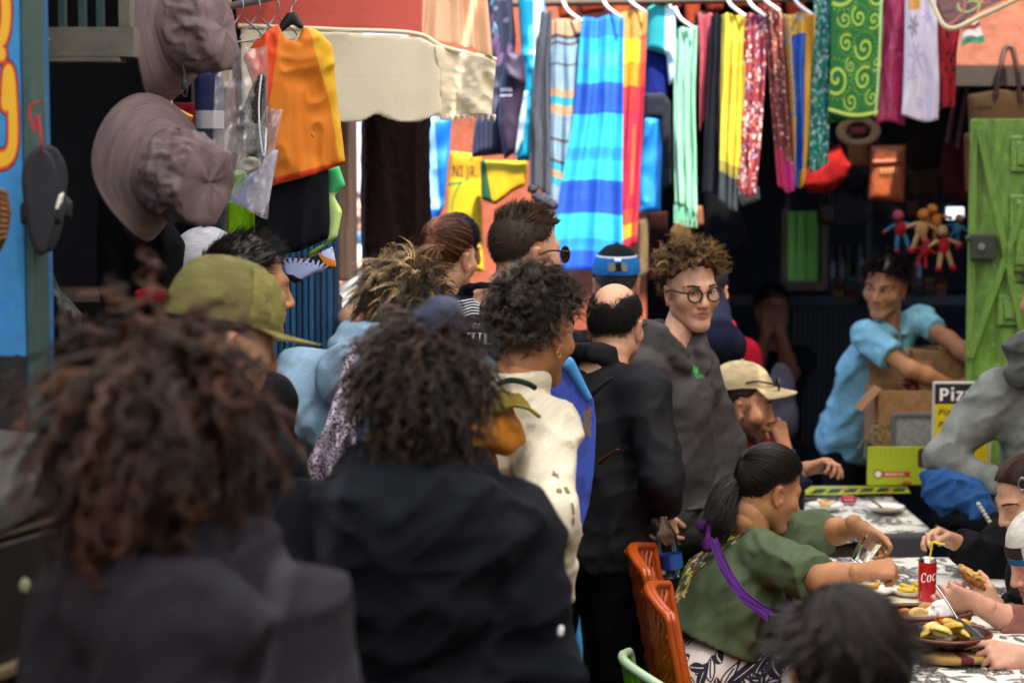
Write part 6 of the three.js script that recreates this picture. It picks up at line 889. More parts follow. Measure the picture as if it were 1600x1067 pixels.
// bodyboard
{
  const z = 5.25, t = thing('bodyboard', 'blue foam bodyboard with pale blue worn rail beside the off-white hoodie', 'bodyboard', P(870, 850, z)), out = [[812, 600], [850, 572], [884, 556], [893, 562], [924, 626], [928, 660], [926, 730], [918, 790], [903, 838], [884, 870], [830, 870], [800, 760]];
  const tx = canvasTex(256, 512, (c, w, h) => { c.fillStyle = '#3350b8'; c.fillRect(0, 0, w, h); const r = rng(6); for (let i = 0; i < 130; i++) { c.fillStyle = ['rgba(60,84,170,0.3)', 'rgba(30,40,110,0.3)'][i % 2]; c.beginPath(); c.ellipse(r() * w, r() * h, 4 + r() * 24, 4 + r() * 30, r() * 3, 0, 7); c.fill(); } c.fillStyle = 'rgba(120,96,70,0.8)'; for (let i = 0; i < 36; i++) { c.beginPath(); c.ellipse(w * (0.8 + r() * 0.12), h * (0.26 + r() * 0.14), 3 + r() * 6, 2 + r() * 6, r() * 3, 0, 7); c.fill(); } for (let i = 0; i < 60; i++) { c.fillStyle = 'rgba(150,170,210,0.25)'; c.fillRect(w * (0.4 + r() * 0.55), h * r() * 0.4, 2 + r() * 4, 1 + r() * 3); } });
  part(t, 'deck', panel(out, z, 0.026, { amp: 0.002, yaw: 24, cell: 0.006, round: 0.01 }), printed(tx, { roughness: 0.5 }));
  part(t, 'rail', panel([[880, 554], [894, 558], [926, 624], [917, 630], [886, 580], [866, 570]], z - 0.025, 0.016, { amp: 0.001, yaw: 24, cell: 0.006 }), std(0x3f93d8, { roughness: 0.5, bumpMap: bumpRough, bumpScale: 0.002 }));
  part(t, 'leash_plug', put(new THREE.CylinderGeometry(0.013, 0.013, 0.012, 18).rotateX(1.57), P(864, 628, z - 0.06)), M.black);
  part(t, 'leash', tube([P(853, 608, z - 0.07), P(846, 620, z - 0.08), P(852, 632, z - 0.08)], 0.003, 14, 5), std(0xd8d8d8));
  single('bodyboard_tail', 'turquoise second board edge seen below the black hoodie', 'bodyboard', panel([[886, 1100], [898, 1000], [905, 955], [910, 1000], [914, 1100]], 4.5, 0.02, { amp: 0.001 }), std(0x2686b4, { roughness: 0.5 }));
}
// 7 black tee man
{
  const J = person({ label: 'man with short hair and sunglasses in black printed tee shirt', head: P(822, 394, 5.9), hs: 1.06, yaw: 176, hr: [122, 4, 0], skin: SKL, sw: 0.175, girth: 1.1, nb: [-0.05, 0.11, -0.14], cell: 0.01, beardK: 0.3, beard: '#4a3a2e', armL: { wrist: P(735, 640, 5.8), pole: V(-0.8, 0, 0.4) }, armR: { wrist: P(800, 640, 6.25), pole: V(0, -1, 0) }, neck: 1.1,
    top: { name: 'tee_shirt', mat: cloth(0x14171f), short: 0.8, ease: 0.018, collar: 'crew', wr: 0.01 } });
  part(J.root, 'hair', mergeHair([scalp(J.H, 0x33251b, [0.6, 0.0, -0.75], { up: 1.035 }), hair(J.H, { clump: 1, N: 5000, len: [0.008, 0.018], r: 0.0006, lift: 0.3, comb: [0, -0.4, 0], grav: 0.1, h: [0.6, -0.04, -0.8], cols: ['#2a1e16', '#3a2a1e', '#4a3626', '#1e1610'], seg: 3, seed: 15 }), hair(J.H, { clump: 3, N: 2200, len: [0.02, 0.04], r: 0.0008, lift: 0.8, comb: [0, 0.2, 0.6], grav: 0.15, wild: 0.4, h: [0.5, 0.45, 0.5], cols: ['#3a2c22', '#54402e', '#6e583e', '#2a201a'], seg: 5, seed: 16 })]), HAIRDULL);
  glasses(J, 0x18120c, { t: 0.003, lens: std(0x1a140c, { roughness: 0.08 }), fw: 0.004 });
  const tx = canvasTex(256, 256, (c) => { c.fillStyle = '#b9c2c8'; c.strokeStyle = '#b9c2c8'; c.textAlign = 'center'; c.font = 'bold 62px serif'; c.fillText('STULT', 118, 238); c.font = 'bold 30px sans-serif'; c.fillText('BAR DO', 150, 178); c.fillText('DO', 152, 138); c.lineWidth = 8; c.beginPath(); c.arc(170, 66, 32, 0.1, 3.04); c.stroke(); c.beginPath(); c.ellipse(170, 66, 14, 26, 0, 0, 7); c.fill(); c.fillRect(156, 20, 8, 30); c.fillRect(176, 20, 8, 30); c.lineWidth = 5; for (let i = 0; i < 6; i++) { c.beginPath(); c.moveTo(120, 70 + i * 10); c.bezierCurveTo(80, 50 + i * 12, 70, 80 + i * 12, 10, 74 + i * 17); c.stroke(); } });
  decalAt(J.top, J.root, 752, 494, 0.21, 0.2, tx, 'back_print', { n: V(-0.1, 0.1, 1), nk: 0.8 });
}
// 8 women with bun and dark hair beyond, bare arm
{
  let J = person({ label: 'woman with reddish brown hair pinned up, seen beyond the blond person', head: P(702, 402, 6.75), yaw: 155, hr: [148, 4, 0], sex: 'f', skin: SKL, cell: 0.012, sw: 0.16, armL: { E: P(548, 498, 6.55), wrist: P(618, 470, 6.6) }, top: { name: 'top', mat: cloth(0xa89c90), short: 0.25, ease: 0.004, collar: 'crew', hem: 0.6 } });
  part(J.root, 'hair', mergeHair([scalp(J.H, 0x3a1e12, [0.6, 0.0, -0.8], { up: 1.06 }), sleek(J.H, { N: 1500, to: [0.1, 0.35, -0.95], r: 0.0014, cols: ['#4a2a1a', '#5e3822', '#74482c', '#3a1e12'], h: [0.55, -0.05, -0.9], thick: 0.12, bump: 0.015 }), tail([P(680, 385, 6.62), P(668, 392, 6.6), P(672, 415, 6.6), P(684, 425, 6.62)], { N: 260, w: [0.03, 0.05], r: 0.0016, cols: ['#6a4026', '#8a5a36', '#4a2a1a'], wave: 0.006 })]), HAIRM);
  J = person({ label: 'dark haired person in front of the woman with pinned-up hair', head: P(714, 392, 7.2), yaw: 170, hr: [170, 0, 0], sex: 'f', skin: SKM, cell: 0.013, top: { name: 'jacket', mat: cloth(0x1a1a1e), ease: 0.01, collar: 'crew' } });
  part(J.root, 'hair', mergeHair([scalp(J.H, 0x0c0908, [0.6, 0, -0.95], { up: 1.06 }), sleek(J.H, { N: 900, to: [0, 0.2, -1], r: 0.0016, cols: HK, h: [0.55, -0.1, -0.95], thick: 0.1 })]), HAIRM);
}
// distant figure in the sunlit lane
{
  const J = person({ label: 'distant person in white clothing in the sunlit lane', head: P(552, 330, 12.5), yaw: 60, hr: [60, 0, 0], skin: SKL, cell: 0.016, armR: { wrist: P(566, 410, 12.3) }, top: { name: 'white_shirt', mat: cloth(0xd8d4cc), short: 0.7, ease: 0.02, collar: 'crew' }, legs: { mat: cloth(0xa06a50) } });
  part(J.root, 'hair', scalp(J.H, 0x2a1c14), HAIRDULL);
}
// 10 blue cap man
{
  const J = person({ label: 'man in backward blue and black cap and dark jacket behind the bald man', head: P(963, 440, 7.45), yaw: 178, hr: [180, 2, 0], skin: SKL, sw: 0.19, cell: 0.011, armL: {}, top: { name: 'jacket', mat: cloth(0x12161f), ease: 0.022, collar: 'shirt', hem: 0.65 } });
  part(J.root, 'hair', mergeHair([scalp(J.H, 0x3a3a3c, [0.6, 0, -0.8]), hair(J.H, { N: 700, len: [0.008, 0.014], r: 0.0012, lift: 0.5, comb: [0, -0.5, 0], grav: 0.1, h: [0.6, -0.03, -0.8], cols: ['#3a3a3c', '#55555a', '#242426'], seg: 3, seed: 5 })]), HAIRDULL);
  const { c, M2 } = capHat(J, cloth(0x12151c), { tall: 1.16, low: 0.02, k: 1.12, bill: 0.06, ba: 0, wr: 0.01, billMat: cloth(0x12151c) });
  const bm = cloth(0x1f74bc), bandG = (y0, y1, k, a0, a1, hole) => grid((u, v) => { const a = lerp(a0, a1, u), ph = lerp(y0, y1, v); return V(Math.pow(Math.sin(ph), 0.85) * Math.sin(a) * SR.x * k, Math.cos(ph) * SR.y * 1.2, Math.pow(Math.sin(ph), 0.85) * Math.cos(a) * SR.z * k).applyMatrix4(M2); }, 50, 8);
  part(c, 'blue_back', merge([bandG(0.95, 1.56, 1.15, 1.6, 2.72), bandG(0.95, 1.56, 1.15, 3.56, 4.68), bandG(0.95, 1.12, 1.15, 2.7, 3.58)]), bm); part(c, 'strap', bandG(1.42, 1.56, 1.155, 2.7, 3.58), cloth(0x1860a4)); part(c, 'white_piping', bandG(0.91, 0.96, 1.16, 1.6, 4.68), std(0xd8dce0)); part(c, 'strap_opening', bandG(1.12, 1.42, 1.125, 2.7, 3.58), cloth(0x8c8880)); part(c, 'white_patch', bandG(0.96, 1.06, 1.165, 2.98, 3.3), std(0xe0e0e0));
}
// 11 bald man
{
  const J = person({ label: 'balding man in black shirt seen from behind', head: P(962, 508, 6.1), yaw: 150, hr: [160, 8, 0], skin: SKL, sw: 0.16, girth: 1.0, nb: [-0.075, 0.03, -0.125], neck: 1.05, cell: 0.0095, armR: { wrist: P(1036, 792, 6.1), pole: V(0.05, -0.1, 1), dir: V(0.25, -1, 0.1), palm: V(-0.8, 0, -0.6), pose: { curl: [40, 45, 48, 50], thumb: [25, 12] }, cuff: 0.96 }, armL: { pole: V(-0.6, 0, 0.5) },
    top: { name: 'shirt', mat: cloth(0x1a1b21, { roughness: 0.7 }), ease: 0.02, collar: 'shirt', wr: 0.013, seed: 14, hem: 0.68 }, legs: { mat: cloth(0x0c0c10), r: 1.05 } });
  const bald = (d) => (d.y > 0.1 && d.z > -0.96 && true) ? (Math.hypot(d.x / 0.72, d.z / 0.95) - 1 + 0.02 * Math.sin(d.x * 9)) * 0.5 : 1;
  part(J.root, 'hair', mergeHair([scalp(J.H, 0x0e0c0b, [0.7, 0.05, -0.82], { bald: (d) => bald(d) - 0.05, up: 1.025 }), hair(J.H, { N: 5200, clump: 1, len: [0.010, 0.022], r: 0.0006, lift: 0.12, comb: [0, -0.6, -0.2], grav: 0.2, h: [0.7, 0.02, -0.85], cols: HK, seg: 4, seed: 5, mask: (d) => bald(d) > 0.11 * vn(d.x * 70, d.y * 70, d.z * 70) - 0.045 })]), HAIRDULL);
  glasses(J, 0x14120e, { t: 0.002 });
  // pens / grip sticking out at his left
  single('black_stick', 'thin black umbrella tip sticking out by the bald man', 'umbrella', nets([cap(P(918, 620, 5.6), P(957, 590, 5.55), 0.012, 0.004, 0.005)], 0.004), M.black);
  single('red_tipped_stick', 'thin dark rod with orange red end beside the bodyboard', 'rod', merge([nets([cap(P(938, 722, 5.6), P(966, 702, 5.55), 0.009, 0.004, 0.004)], 0.004)]), std(0x3a2018, { roughness: 0.4 }));
}
// 12 young man with glasses facing the camera
{
  const J = person({ label: 'young man with curly light brown hair, round glasses and charcoal hoodie facing camera', head: P(1080, 453, 6.5), yaw: 50, hr: [20, 6, 2], skin: 0xd3a287, sw: 0.135, girth: 0.95, nb: [-0.03, -0.08, -0.19], lips: 0xa85a52, eyes: 0x3a4a48, brow: 0x4a3422, gaze: [-0.25, 0.0, 1], cell: 0.0095,
    armL: { wrist: P(1106, 800, 6.55), pole: V(0.6, 0, -0.5), pose: { curl: [30, 34, 38, 40] } }, armR: { wrist: P(1010, 800, 6.4), pole: V(-0.6, 0, -0.5) },
    top: { name: 'hoodie', mat: fleece(0x494648), hood: 1.1, ease: 0.026, wr: 0.012, seed: 5, hem: 0.66, cuff: 1, cell: 0.0085, extra: (q, J) => { const a = (s, k, f) => J.dn(k, s, f); q.push(cap(a(-0.10, 0.5, 0.15), a(0.10, 0.5, 0.15), 0.012, 0.012, 0.004), ell(a(0, 0.56, 0.135), [0.125, 0.075, 0.035], quat(18), 0.006)); } }, legs: { mat: cloth(0x17171a), r: 1.1 } });
  part(J.root, 'hair', mergeHair([scalp(J.H, 0x3a291c, [0.62, 0.1, -0.6], { up: 1.12, rough: 0.2 }),
    hair(J.H, { cw: [0.005, 0.0045], N: 4600, len: [0.045, 0.085], r: 0.0008, curl: [0.008, 20], lift: 0.8, comb: [0.0, 0.35, 0.25], grav: 0.7, wild: 0.8, fuzz: 0.8, h: [0.52, 0.12, -0.6], cols: ['#4a3420', '#6a4e30', '#8a6a44', '#a58656', '#35261a'], seg: 12, seed: 29, clump: 9, vol: 0.25, shape: [1.06, 1.12, 1.08], lenAt: (d) => d.y > 0.2 ? 1 : 0.45 })]), HAIRDULL);
  glasses(J, 0x17120f, { t: 0.0031 });
  const tx = canvasTex(128, 128, (c) => { c.fillStyle = '#2fa34c'; c.font = 'bold 30px sans-serif'; c.textAlign = 'center'; c.fillText('SURF', 64, 104); c.globalAlpha = 0.7; c.beginPath(); c.ellipse(48, 50, 24, 28, 0, 0, 7); c.fill(); c.globalAlpha = 1; c.strokeStyle = '#2fa34c'; c.lineWidth = 6; c.beginPath(); c.moveTo(40, 70); c.lineTo(76, 40); c.stroke(); });
  decalAt(J.top, J.root, 1090, 582, 0.07, 0.075, tx, 'chest_print');
  const lt = canvasTex(64, 512, (c) => { c.fillStyle = '#b8b8b8'; c.font = 'bold 58px sans-serif'; c.translate(12, 500); c.rotate(-1.5708); c.fillText('QUIKSILVER', 0, 36, 480); });
  const tr = J.root.children.find((m) => m.name === 'trousers'); decalAt(tr, J.root, 1008, 880, 0.05, 0.26, lt, 'leg_print', { n: V(0, 0, 1), nk: 0.8 });
}
// 13 red and navy jacket
{
  const J = person({ label: 'person in navy and red jacket half hidden behind the young man in glasses', head: P(1104, 452, 7.9), yaw: 160, hr: [160, 0, 0], skin: SKM, cell: 0.012, sw: 0.15, top: { name: 'jacket', mat: cloth(0xb01226), hood: 0.9, ease: 0.02, hem: 0.66 } });
  part(J.root, 'hair', scalp(J.H, 0x0c0b10, [0.6, -0.2, -0.95], { up: 1.12 }), HAIRDULL);
  part(J.root, 'navy_yoke', nets([ell(P(1116, 540, 7.8), [0.12, 0.09, 0.15], null, 0.02), cap(P(1106, 470, 7.85), P(1118, 556, 7.8), 0.07, 0.1, 0.03)], 0.011, (x, y, z, d) => d - 0.01 * ridge(x * 9, y * 9, z * 9)), cloth(0x0e1226));
}
// 14 person in the gloom, hands at the face
{
  const J = person({ label: 'person in black sitting deep in the dark shop with hands at face', head: P(1206, 482, 10.1), yaw: 8, hr: [8, 14, 0], skin: 0x6a4028, cell: 0.012, sit: 1, hipK: 0.56, armL: { wrist: P(1219, 520, 9.8), pole: V(0.5, -1, 0.2), E: P(1236, 585, 9.85), palm: V(-0.3, 0, -1), dir: V(-0.2, 1, 0), cuff: 0.3 }, armR: { wrist: P(1198, 520, 9.8), E: P(1178, 585, 9.85), palm: V(0.3, 0, -1), dir: V(0.2, 1, 0), cuff: 0.3 }, top: { name: 'tee_shirt', mat: cloth(0x0a0a0c), short: 0.8, ease: 0.014, collar: 'crew' } });
  part(J.root, 'hair', mergeHair([scalp(J.H, 0x0a0808, HL, { up: 1.06 }), hair(J.H, { N: 500, len: [0.03, 0.05], r: 0.0016, lift: 0.5, grav: 0.4, cols: HK, seg: 4 })]), HAIRM);
  single('grey_backpack', 'grey rounded bag behind the bill of the cream cap', 'bag', nets([ell(P(1222, 604, 8.9), [0.055, 0.1, 0.06], null, 0.02), ell(P(1228, 655, 8.9), [0.05, 0.09, 0.06], null, 0.03)], 0.01, (x, y, z, d) => d - 0.012 * ridge(x * 14, y * 14, z * 14)), cloth(0x5c565c));
}
// 15 bearded man in cream cap, at the far table
{
  const J = person({ label: 'bearded man in cream cap with sunglasses on it, hand at his chin', head: P(1160, 632, 7.0), hs: 1.04, yaw: 80, hr: [88, 10, 0], skin: 0xc08a6c, sw: 0.185, lean: 20, nb: [-0.06, 0.0, -0.175], beard: '#2a1a12', beardK: 0.8, sit: 1, cell: 0.0105, brow: 0x2a1c14, eyes: 0x2a2018,
    armR: { wrist: P(1258, 733, 6.95), E: P(1180, 790, 6.95), dir: V(0.9, 0.35, 0.25), palm: V(0.2, -0.9, 0.4), pose: { curl: [38, 46, 52, 54], thumb: [30, 10], spread: 0.1 }, cuff: 0.92 },
    armL: { wrist: P(1226, 703, 7.0), E: P(1228, 790, 7.1), dir: V(-0.25, 1, -0.05), palm: V(-0.75, 0.0, -0.65), pose: { curl: [62, 68, 72, 72], thumb: [40, 10, 0.2] }, cuff: 0.88, la: 0.3, lb: 0.25 },
    top: { name: 'jacket', mat: cloth(0x1d2a3e, { roughness: 0.7 }), ease: 0.02, collar: 'shirt', wr: 0.012, seed: 2 }, legs: { mat: cloth(0x141418) } });
  part(J.root, 'hair', mergeHair([scalp(J.H, 0x241812, [0.6, 0.0, -0.7]), hair(J.H, { N: 900, len: [0.006, 0.012], r: 0.0009, lift: 0.5, comb: [0, -0.6, 0], grav: 0.1, h: [0.6, -0.08, -0.75], cols: HB, seg: 3 })]), HAIRDULL);
  { const rnd = rng(6), L = []; for (let i = 0; i < 900; i++) { const s = rnd() > 0.5 ? 1 : -1, t = rnd(), x = s * lerp(0.056, 0.0, t * t), y = lerp(-0.045, -0.108, Math.pow(t, 0.8)) + (rnd() - 0.5) * 0.03, z = lerp(0.015, 0.086, t) - 0.01 * Math.abs(y + 0.09) / 0.03 + rnd() * 0.004; const p = V(x, Math.max(y, -0.115), z); if (Math.hypot(x / 0.024, (y + 0.066) / 0.016) < 1) continue; L.push({ pts: [p, p.clone().add(V(s * 0.003, -0.006, 0.004)), p.clone().add(V(s * 0.003, -0.014, 0.005))].map((a) => a.applyMatrix4(J.H)), r: 0.0011, c: C(['#1e130d', '#2c1c13', '#3a2618'][i % 3]) }); } part(J.root, 'beard', strandsGeo(L), HAIRDULL); }
  capHat(J, cloth(0xc9b68e), { tall: 1.22, low: 0.26, k: 1.14, bill: 0.078, ba: 0, tilt: -7, wr: 0.02, drop: 0.012, back: 0.2 });
  glasses(J, 0x14100c, { up: 0.085, fw: 0.002, t: 0.0035, lens: std(0x2a1c10, { roughness: 0.08 }) });
}
// 16 green tee woman
{
  const J = person({ label: 'woman with black ponytail in green printed tee shirt eating at table', head: P(1204, 764, 6.2), yaw: 105, hr: [112, 20, 0], sex: 'f', skin: 0xb9845e, sw: 0.165, girth: 1.15, lean: 24, nb: [-0.05, 0, -0.165], sit: 1, cell: 0.0095, hipK: 0.44, kf: 0.38,
    armR: { S: P(1196, 868, 6.08), E: P(1283, 906, 5.85), wrist: P(1352, 893, 5.8), dir: V(1, 0.1, -0.1), palm: V(0, -0.8, -0.5), pose: { curl: [55, 60, 62, 64], thumb: [30, 14] } },
    armL: { S: P(1215, 838, 6.3), E: P(1290, 832, 6.4), wrist: P(1345, 826, 6.15), dir: V(0.75, -0.62, 0.2), palm: V(-0.3, -0.5, 0.8), pose: { curl: [38, 44, 48, 52], thumb: [34, 10] } },
    top: { name: 'tee_shirt', mat: cloth(0x5a6b50), short: 0.92, ease: 0.022, collar: 'crew', wr: 0.014, seed: 6, hem: 0.34, cell: 0.0085 },
    legs: { name: 'trousers', r: 1.25, mat: null } });
  const leafTex = canvasTex(512, 512, (c, w, h) => { c.fillStyle = '#d8d2cc'; c.fillRect(0, 0, w, h); const r = rng(17); const leaf = (x, y, a, L, f) => { c.save(); c.translate(x, y); c.rotate(a); c.beginPath(); c.moveTo(0, 0); c.bezierCurveTo(L * 0.35, -L * 0.3, L * 0.8, -L * 0.25, L, 0); c.bezierCurveTo(L * 0.8, L * 0.25, L * 0.35, L * 0.3, 0, 0); if (f) { c.fillStyle = '#161a30'; c.fill(); c.strokeStyle = '#d8d2cc'; c.lineWidth = 4; c.beginPath(); c.moveTo(L * 0.1, 0); c.lineTo(L * 0.9, 0); c.stroke(); } else { c.strokeStyle = '#161a30'; c.lineWidth = 7; c.stroke(); c.beginPath(); c.moveTo(L * 0.1, 0); c.lineTo(L * 0.85, 0); c.stroke(); } c.restore(); }; for (let i = 0; i < 13; i++) { const x = r() * w, y = r() * h, a = r() * 6; for (let k = 0; k < 5; k++) for (const ox of [-w, 0, w]) for (const oy of [-h, 0, h]) leaf(x + ox + Math.cos(a) * k * 14, y + oy + Math.sin(a) * k * 14, a + (k - 2) * 0.6, 70 + 30 * ((k * 7) % 3), (k + i) % 2); } });
  const tr = J.root.children.find((m) => m.name === 'trousers'); leafTex.repeat.set(3.2, 3.2); tr.material = printed(leafTex); tr.userData.label = 'white trousers with dark navy leaf print';
  const cols = ['#0b0808', '#141010', '#1c1614', '#0e0a0a'];
  part(J.root, 'hair', mergeHair([scalp(J.H, 0x0c0909, [0.55, -0.02, -0.9], { up: 1.08 }), sleek(J.H, { N: 2600, to: [0.1, 0.25, -1], r: 0.0011, cols, h: [0.5, -0.1, -0.95], thick: 0.1, up: 1.06 }), tail([P(1158, 742, 6.2), P(1140, 758, 6.18), P(1128, 790, 6.15), P(1122, 826, 6.12), P(1112, 862, 6.12)], { N: 620, w: [0.022, 0.05], r: 0.0012, cols, wave: 0.006, seg: 18 })]), HAIRM);
  part(J.root, 'hair_tie', put(new THREE.TorusGeometry(0.022, 0.006, 8, 20), P(1154, 745, 6.2), quat(70, 30)), M.black);
  const pt = canvasTex(256, 256, (c, w, h) => { const r = rng(23); const cs = ['#b49a28', '#d8c850', '#7a3c20', '#c8a0a8', '#e4d8c0', '#9ab820', '#1c4a34', '#5a2418', '#3a6a40']; for (let i = 0; i < 210; i++) { c.fillStyle = cs[Math.floor(r() * cs.length)]; const x = w * (0.2 + r() * 0.6), y = h * r(); c.save(); c.translate(x, y); c.rotate(r() * 3); c.fillRect(0, 0, 5 + r() * 24, 4 + r() * 12); c.restore(); } c.fillStyle = '#c8909c'; c.font = 'bold 40px sans-serif'; });
  decalAt(J.top, J.root, 1092, 872, 0.17, 0.34, pt, 'back_print', { n: V(-0.7, 0.3, 0.6), nk: 0.7, roll: -22 });
}
{
  const t = thing('cross_body_bag', 'purple bag strap across the green tee shirt with black buckle', 'bag', P(1200, 960, 5.95)), pm = cloth(0x5c2a84, { roughness: 0.6 });
  part(t, 'strap', sheet([[1106, 842], [1120, 840], [1216, 958], [1204, 968]], 6.0, { zb: 5.86, n: 0.7, amp: 0.004, th: 0.006, warp: (u, v) => [-12 * Math.sin(v * 3.14), 12 * Math.sin(v * 3.14)] }), pm);
  part(t, 'scarf_knot', nets([cap(P(1100, 822, 6.14), P(1114, 814, 6.12), 0.016, 0.012, 0.006), cap(P(1108, 830, 6.1), P(1104, 856, 6.08), 0.010, 0.008, 0.006)], 0.005, (x, y, z, d) => d - 0.014 * (ridge(x * 40, y * 26, z * 40) - 0.3)), cloth(0x54246a));
  part(t, 'buckle', put(rbox(0.05, 0.035, 0.02, 0.006), P(1214, 968, 5.8)), M.black);
  part(t, 'pouch', nets([ell(P(1226, 990, 5.85), [0.035, 0.05, 0.04], null, 0.02)], 0.006), cloth(0x1a1424)); part(t, 'rear_strap', tube([P(1232, 925, 5.95), P(1234, 945, 5.93), P(1226, 966, 5.9)], 0.008, 12, 6), pm);
}
// 17 young man in the blue tee
{
  const J = person({ label: 'young man in sky blue tee shirt leaning over cardboard boxes', head: P(1384, 447, 8.35), yaw: 48, hr: [-32, 12, -6], skin: SKM, sw: 0.185, lean: 24, side: -8, nb: [-0.02, 0.06, -0.185], hipK: 0.54, arm: 0.9, cell: 0.011, eyes: 0x1a120e, brow: 0x100c0a, gaze: [-0.3, -0.2, 1],
    armR: { S: P(1352, 522, 8.2), E: P(1424, 578, 8.05), wrist: P(1490, 604, 8.1), pose: { curl: [40, 40, 40, 40] } }, armL: { S: P(1438, 498, 8.45), E: P(1482, 530, 8.3), wrist: P(1548, 582, 8.15), pose: { curl: [30, 34, 38, 40] } },
    top: { name: 'tee_shirt', mat: cloth(0x82bcd2), short: 0.58, sr: 0.82, ease: 0.014, collar: 'crew', wr: 0.014, seed: 8, hem: 0.6 }, legs: { mat: cloth(0x14141a), r: 0.9, am: 0.6 } });
  part(J.root, 'hair', mergeHair([scalp(J.H, 0x0a0807, [0.5, 0.05, -0.6], { up: 1.1 }), hair(J.H, { clump: 8, N: 2400, len: [0.06, 0.1], r: 0.001, lift: 0.45, comb: [0.15, 0.1, 0.65], grav: 0.9, wild: 0.25, h: [0.45, 0.15, -0.3], cols: HK, seg: 6, seed: 44, vol: 0.22, curl: [0.003, 6] }), hair(J.H, { N: 600, len: [0.008, 0.014], r: 0.0012, lift: 0.5, comb: [0, -0.5, 0], grav: 0.1, h: [0.6, -0.05, -0.7], cols: HK, seg: 3 })]), HAIRM);
  part(J.root, 'earring', put(new THREE.SphereGeometry(0.005, 10, 8), V(0.083, -0.04, -0.004).applyMatrix4(J.H)), M.chrome);
}
// 18 standing person at right, grey hoodie, hand on hip
{
  const J = person({ label: 'standing person in grey hoodie with hand on hip at right edge', head: P(1640, 470, 6.95), yaw: 205, hr: [200, 0, 0], skin: SKM, sw: 0.2, nb: [-0.02, 0.0, -0.2], cell: 0.01, armL: { S: P(1556, 618, 6.9), E: P(1476, 716, 6.85), wrist: P(1556, 765, 6.8), dir: V(0.8, -0.5, 0), cuff: 0.95 }, armR: {},
    top: { name: 'hoodie', mat: fleece(0x7a807c), hood: 1.2, ease: 0.024, wr: 0.015, seed: 3, cuff: 1, hem: 0.64 }, legs: { mat: cloth(0x3a3c40) } });
  part(J.root, 'hair', mergeHair([scalp(J.H, 0x1a1412), hair(J.H, { N: 500, len: [0.03, 0.06], r: 0.0015, cols: HB, seg: 4 })]), HAIRDULL);
  part(J.root, 'hood_lining', nets([ell(P(1606, 560, 6.8), [0.06, 0.085, 0.06], quat(0, 0, 25), 0.02), ell(P(1590, 590, 6.78), [0.035, 0.05, 0.03], quat(0, 0, 25), 0.02)], 0.008, (x, y, z, d) => d - 0.02 * folds(x, y, z, 2)), fleece(0x4a4e4c));
}
{
  const t = thing('blue_fleece', 'blue fleece jacket with dark lining hung beneath the grey elbow', 'jacket', P(1500, 800, 6.75));
  part(t, 'fleece', nets([ell(P(1478, 772, 6.8), [0.055, 0.085, 0.05], quat(0, 0, 20), 0.03), cap(P(1466, 752, 6.82), P(1530, 786, 6.75), 0.05, 0.05, 0.03)], 0.007, (x, y, z, d) => d - 0.026 * folds(x * 1.4, y * 1.4, z * 1.4, 4)), fleece(0x2a558e)); part(t, 'lining', nets([cap(P(1476, 806, 6.8), P(1545, 818, 6.72), 0.04, 0.05, 0.03)], 0.008), cloth(0x12141c)); part(t, 'beaded_edge', merge([0, 1, 2, 3, 4, 5, 6].map((i) => put(new THREE.SphereGeometry(0.008, 8, 6), P(1530 + i * 3.4, 788 + i * 5.4, 6.66)))), std(0xb8b4a0));
}
// 19 woman at the right of the near table
{
  const J = person({ label: 'woman with brown tied-back hair and black jacket holding a sandwich', head: P(1606, 778, 6.15), yaw: -80, hr: [-72, 24, 0], sex: 'f', skin: 0xd0a084, sw: 0.175, lean: 14, nb: [-0.05, 0, -0.175], sit: 1, cell: 0.0095, brow: 0x4a3020, 
    armR: { S: P(1570, 850, 6.35), E: P(1560, 890, 6.3), wrist: P(1492, 846, 6.22), dir: V(-0.75, 0.3, 0.25), palm: V(-0.2, -0.75, 0.6), pose: { curl: [48, 44, 40, 36], thumb: [30, 16, 0.4], spread: 0.12 }, cuff: 0.9 },
    armL: { S: P(1610, 900, 5.95), E: P(1630, 985, 5.75), wrist: P(1560, 952, 5.72), dir: V(-0.75, 0.6, -0.1), palm: V(-0.3, -0.2, -0.9), pose: { curl: [38, 40, 42, 42], thumb: [40, 6] }, cuff: 0.92 },
    top: { name: 'jacket', mat: cloth(0x0d0e12), ease: 0.02, collar: 'crew', wr: 0.012, seed: 4 } });
  part(J.root, 'hair', mergeHair([scalp(J.H, 0x2a1a14, [0.6, 0.02, -0.85], { up: 1.06 }), sleek(J.H, { N: 1500, to: [0, 0.15, -1], r: 0.0013, cols: ['#2e1c15', '#3a251b', '#4a3022', '#22140f'], h: [0.55, 0.02, -0.9], thick: 0.05 })]), HAIRM);
  part(J.root, 'hair_clip', put(new THREE.TorusGeometry(0.012, 0.003, 6, 16).scale(1, 1.6, 1), V(0.02, 0.06, 0.02).add(V(0.06, 0.02, 0.02)).applyMatrix4(J.H), quat(-20)), M.steel);
}
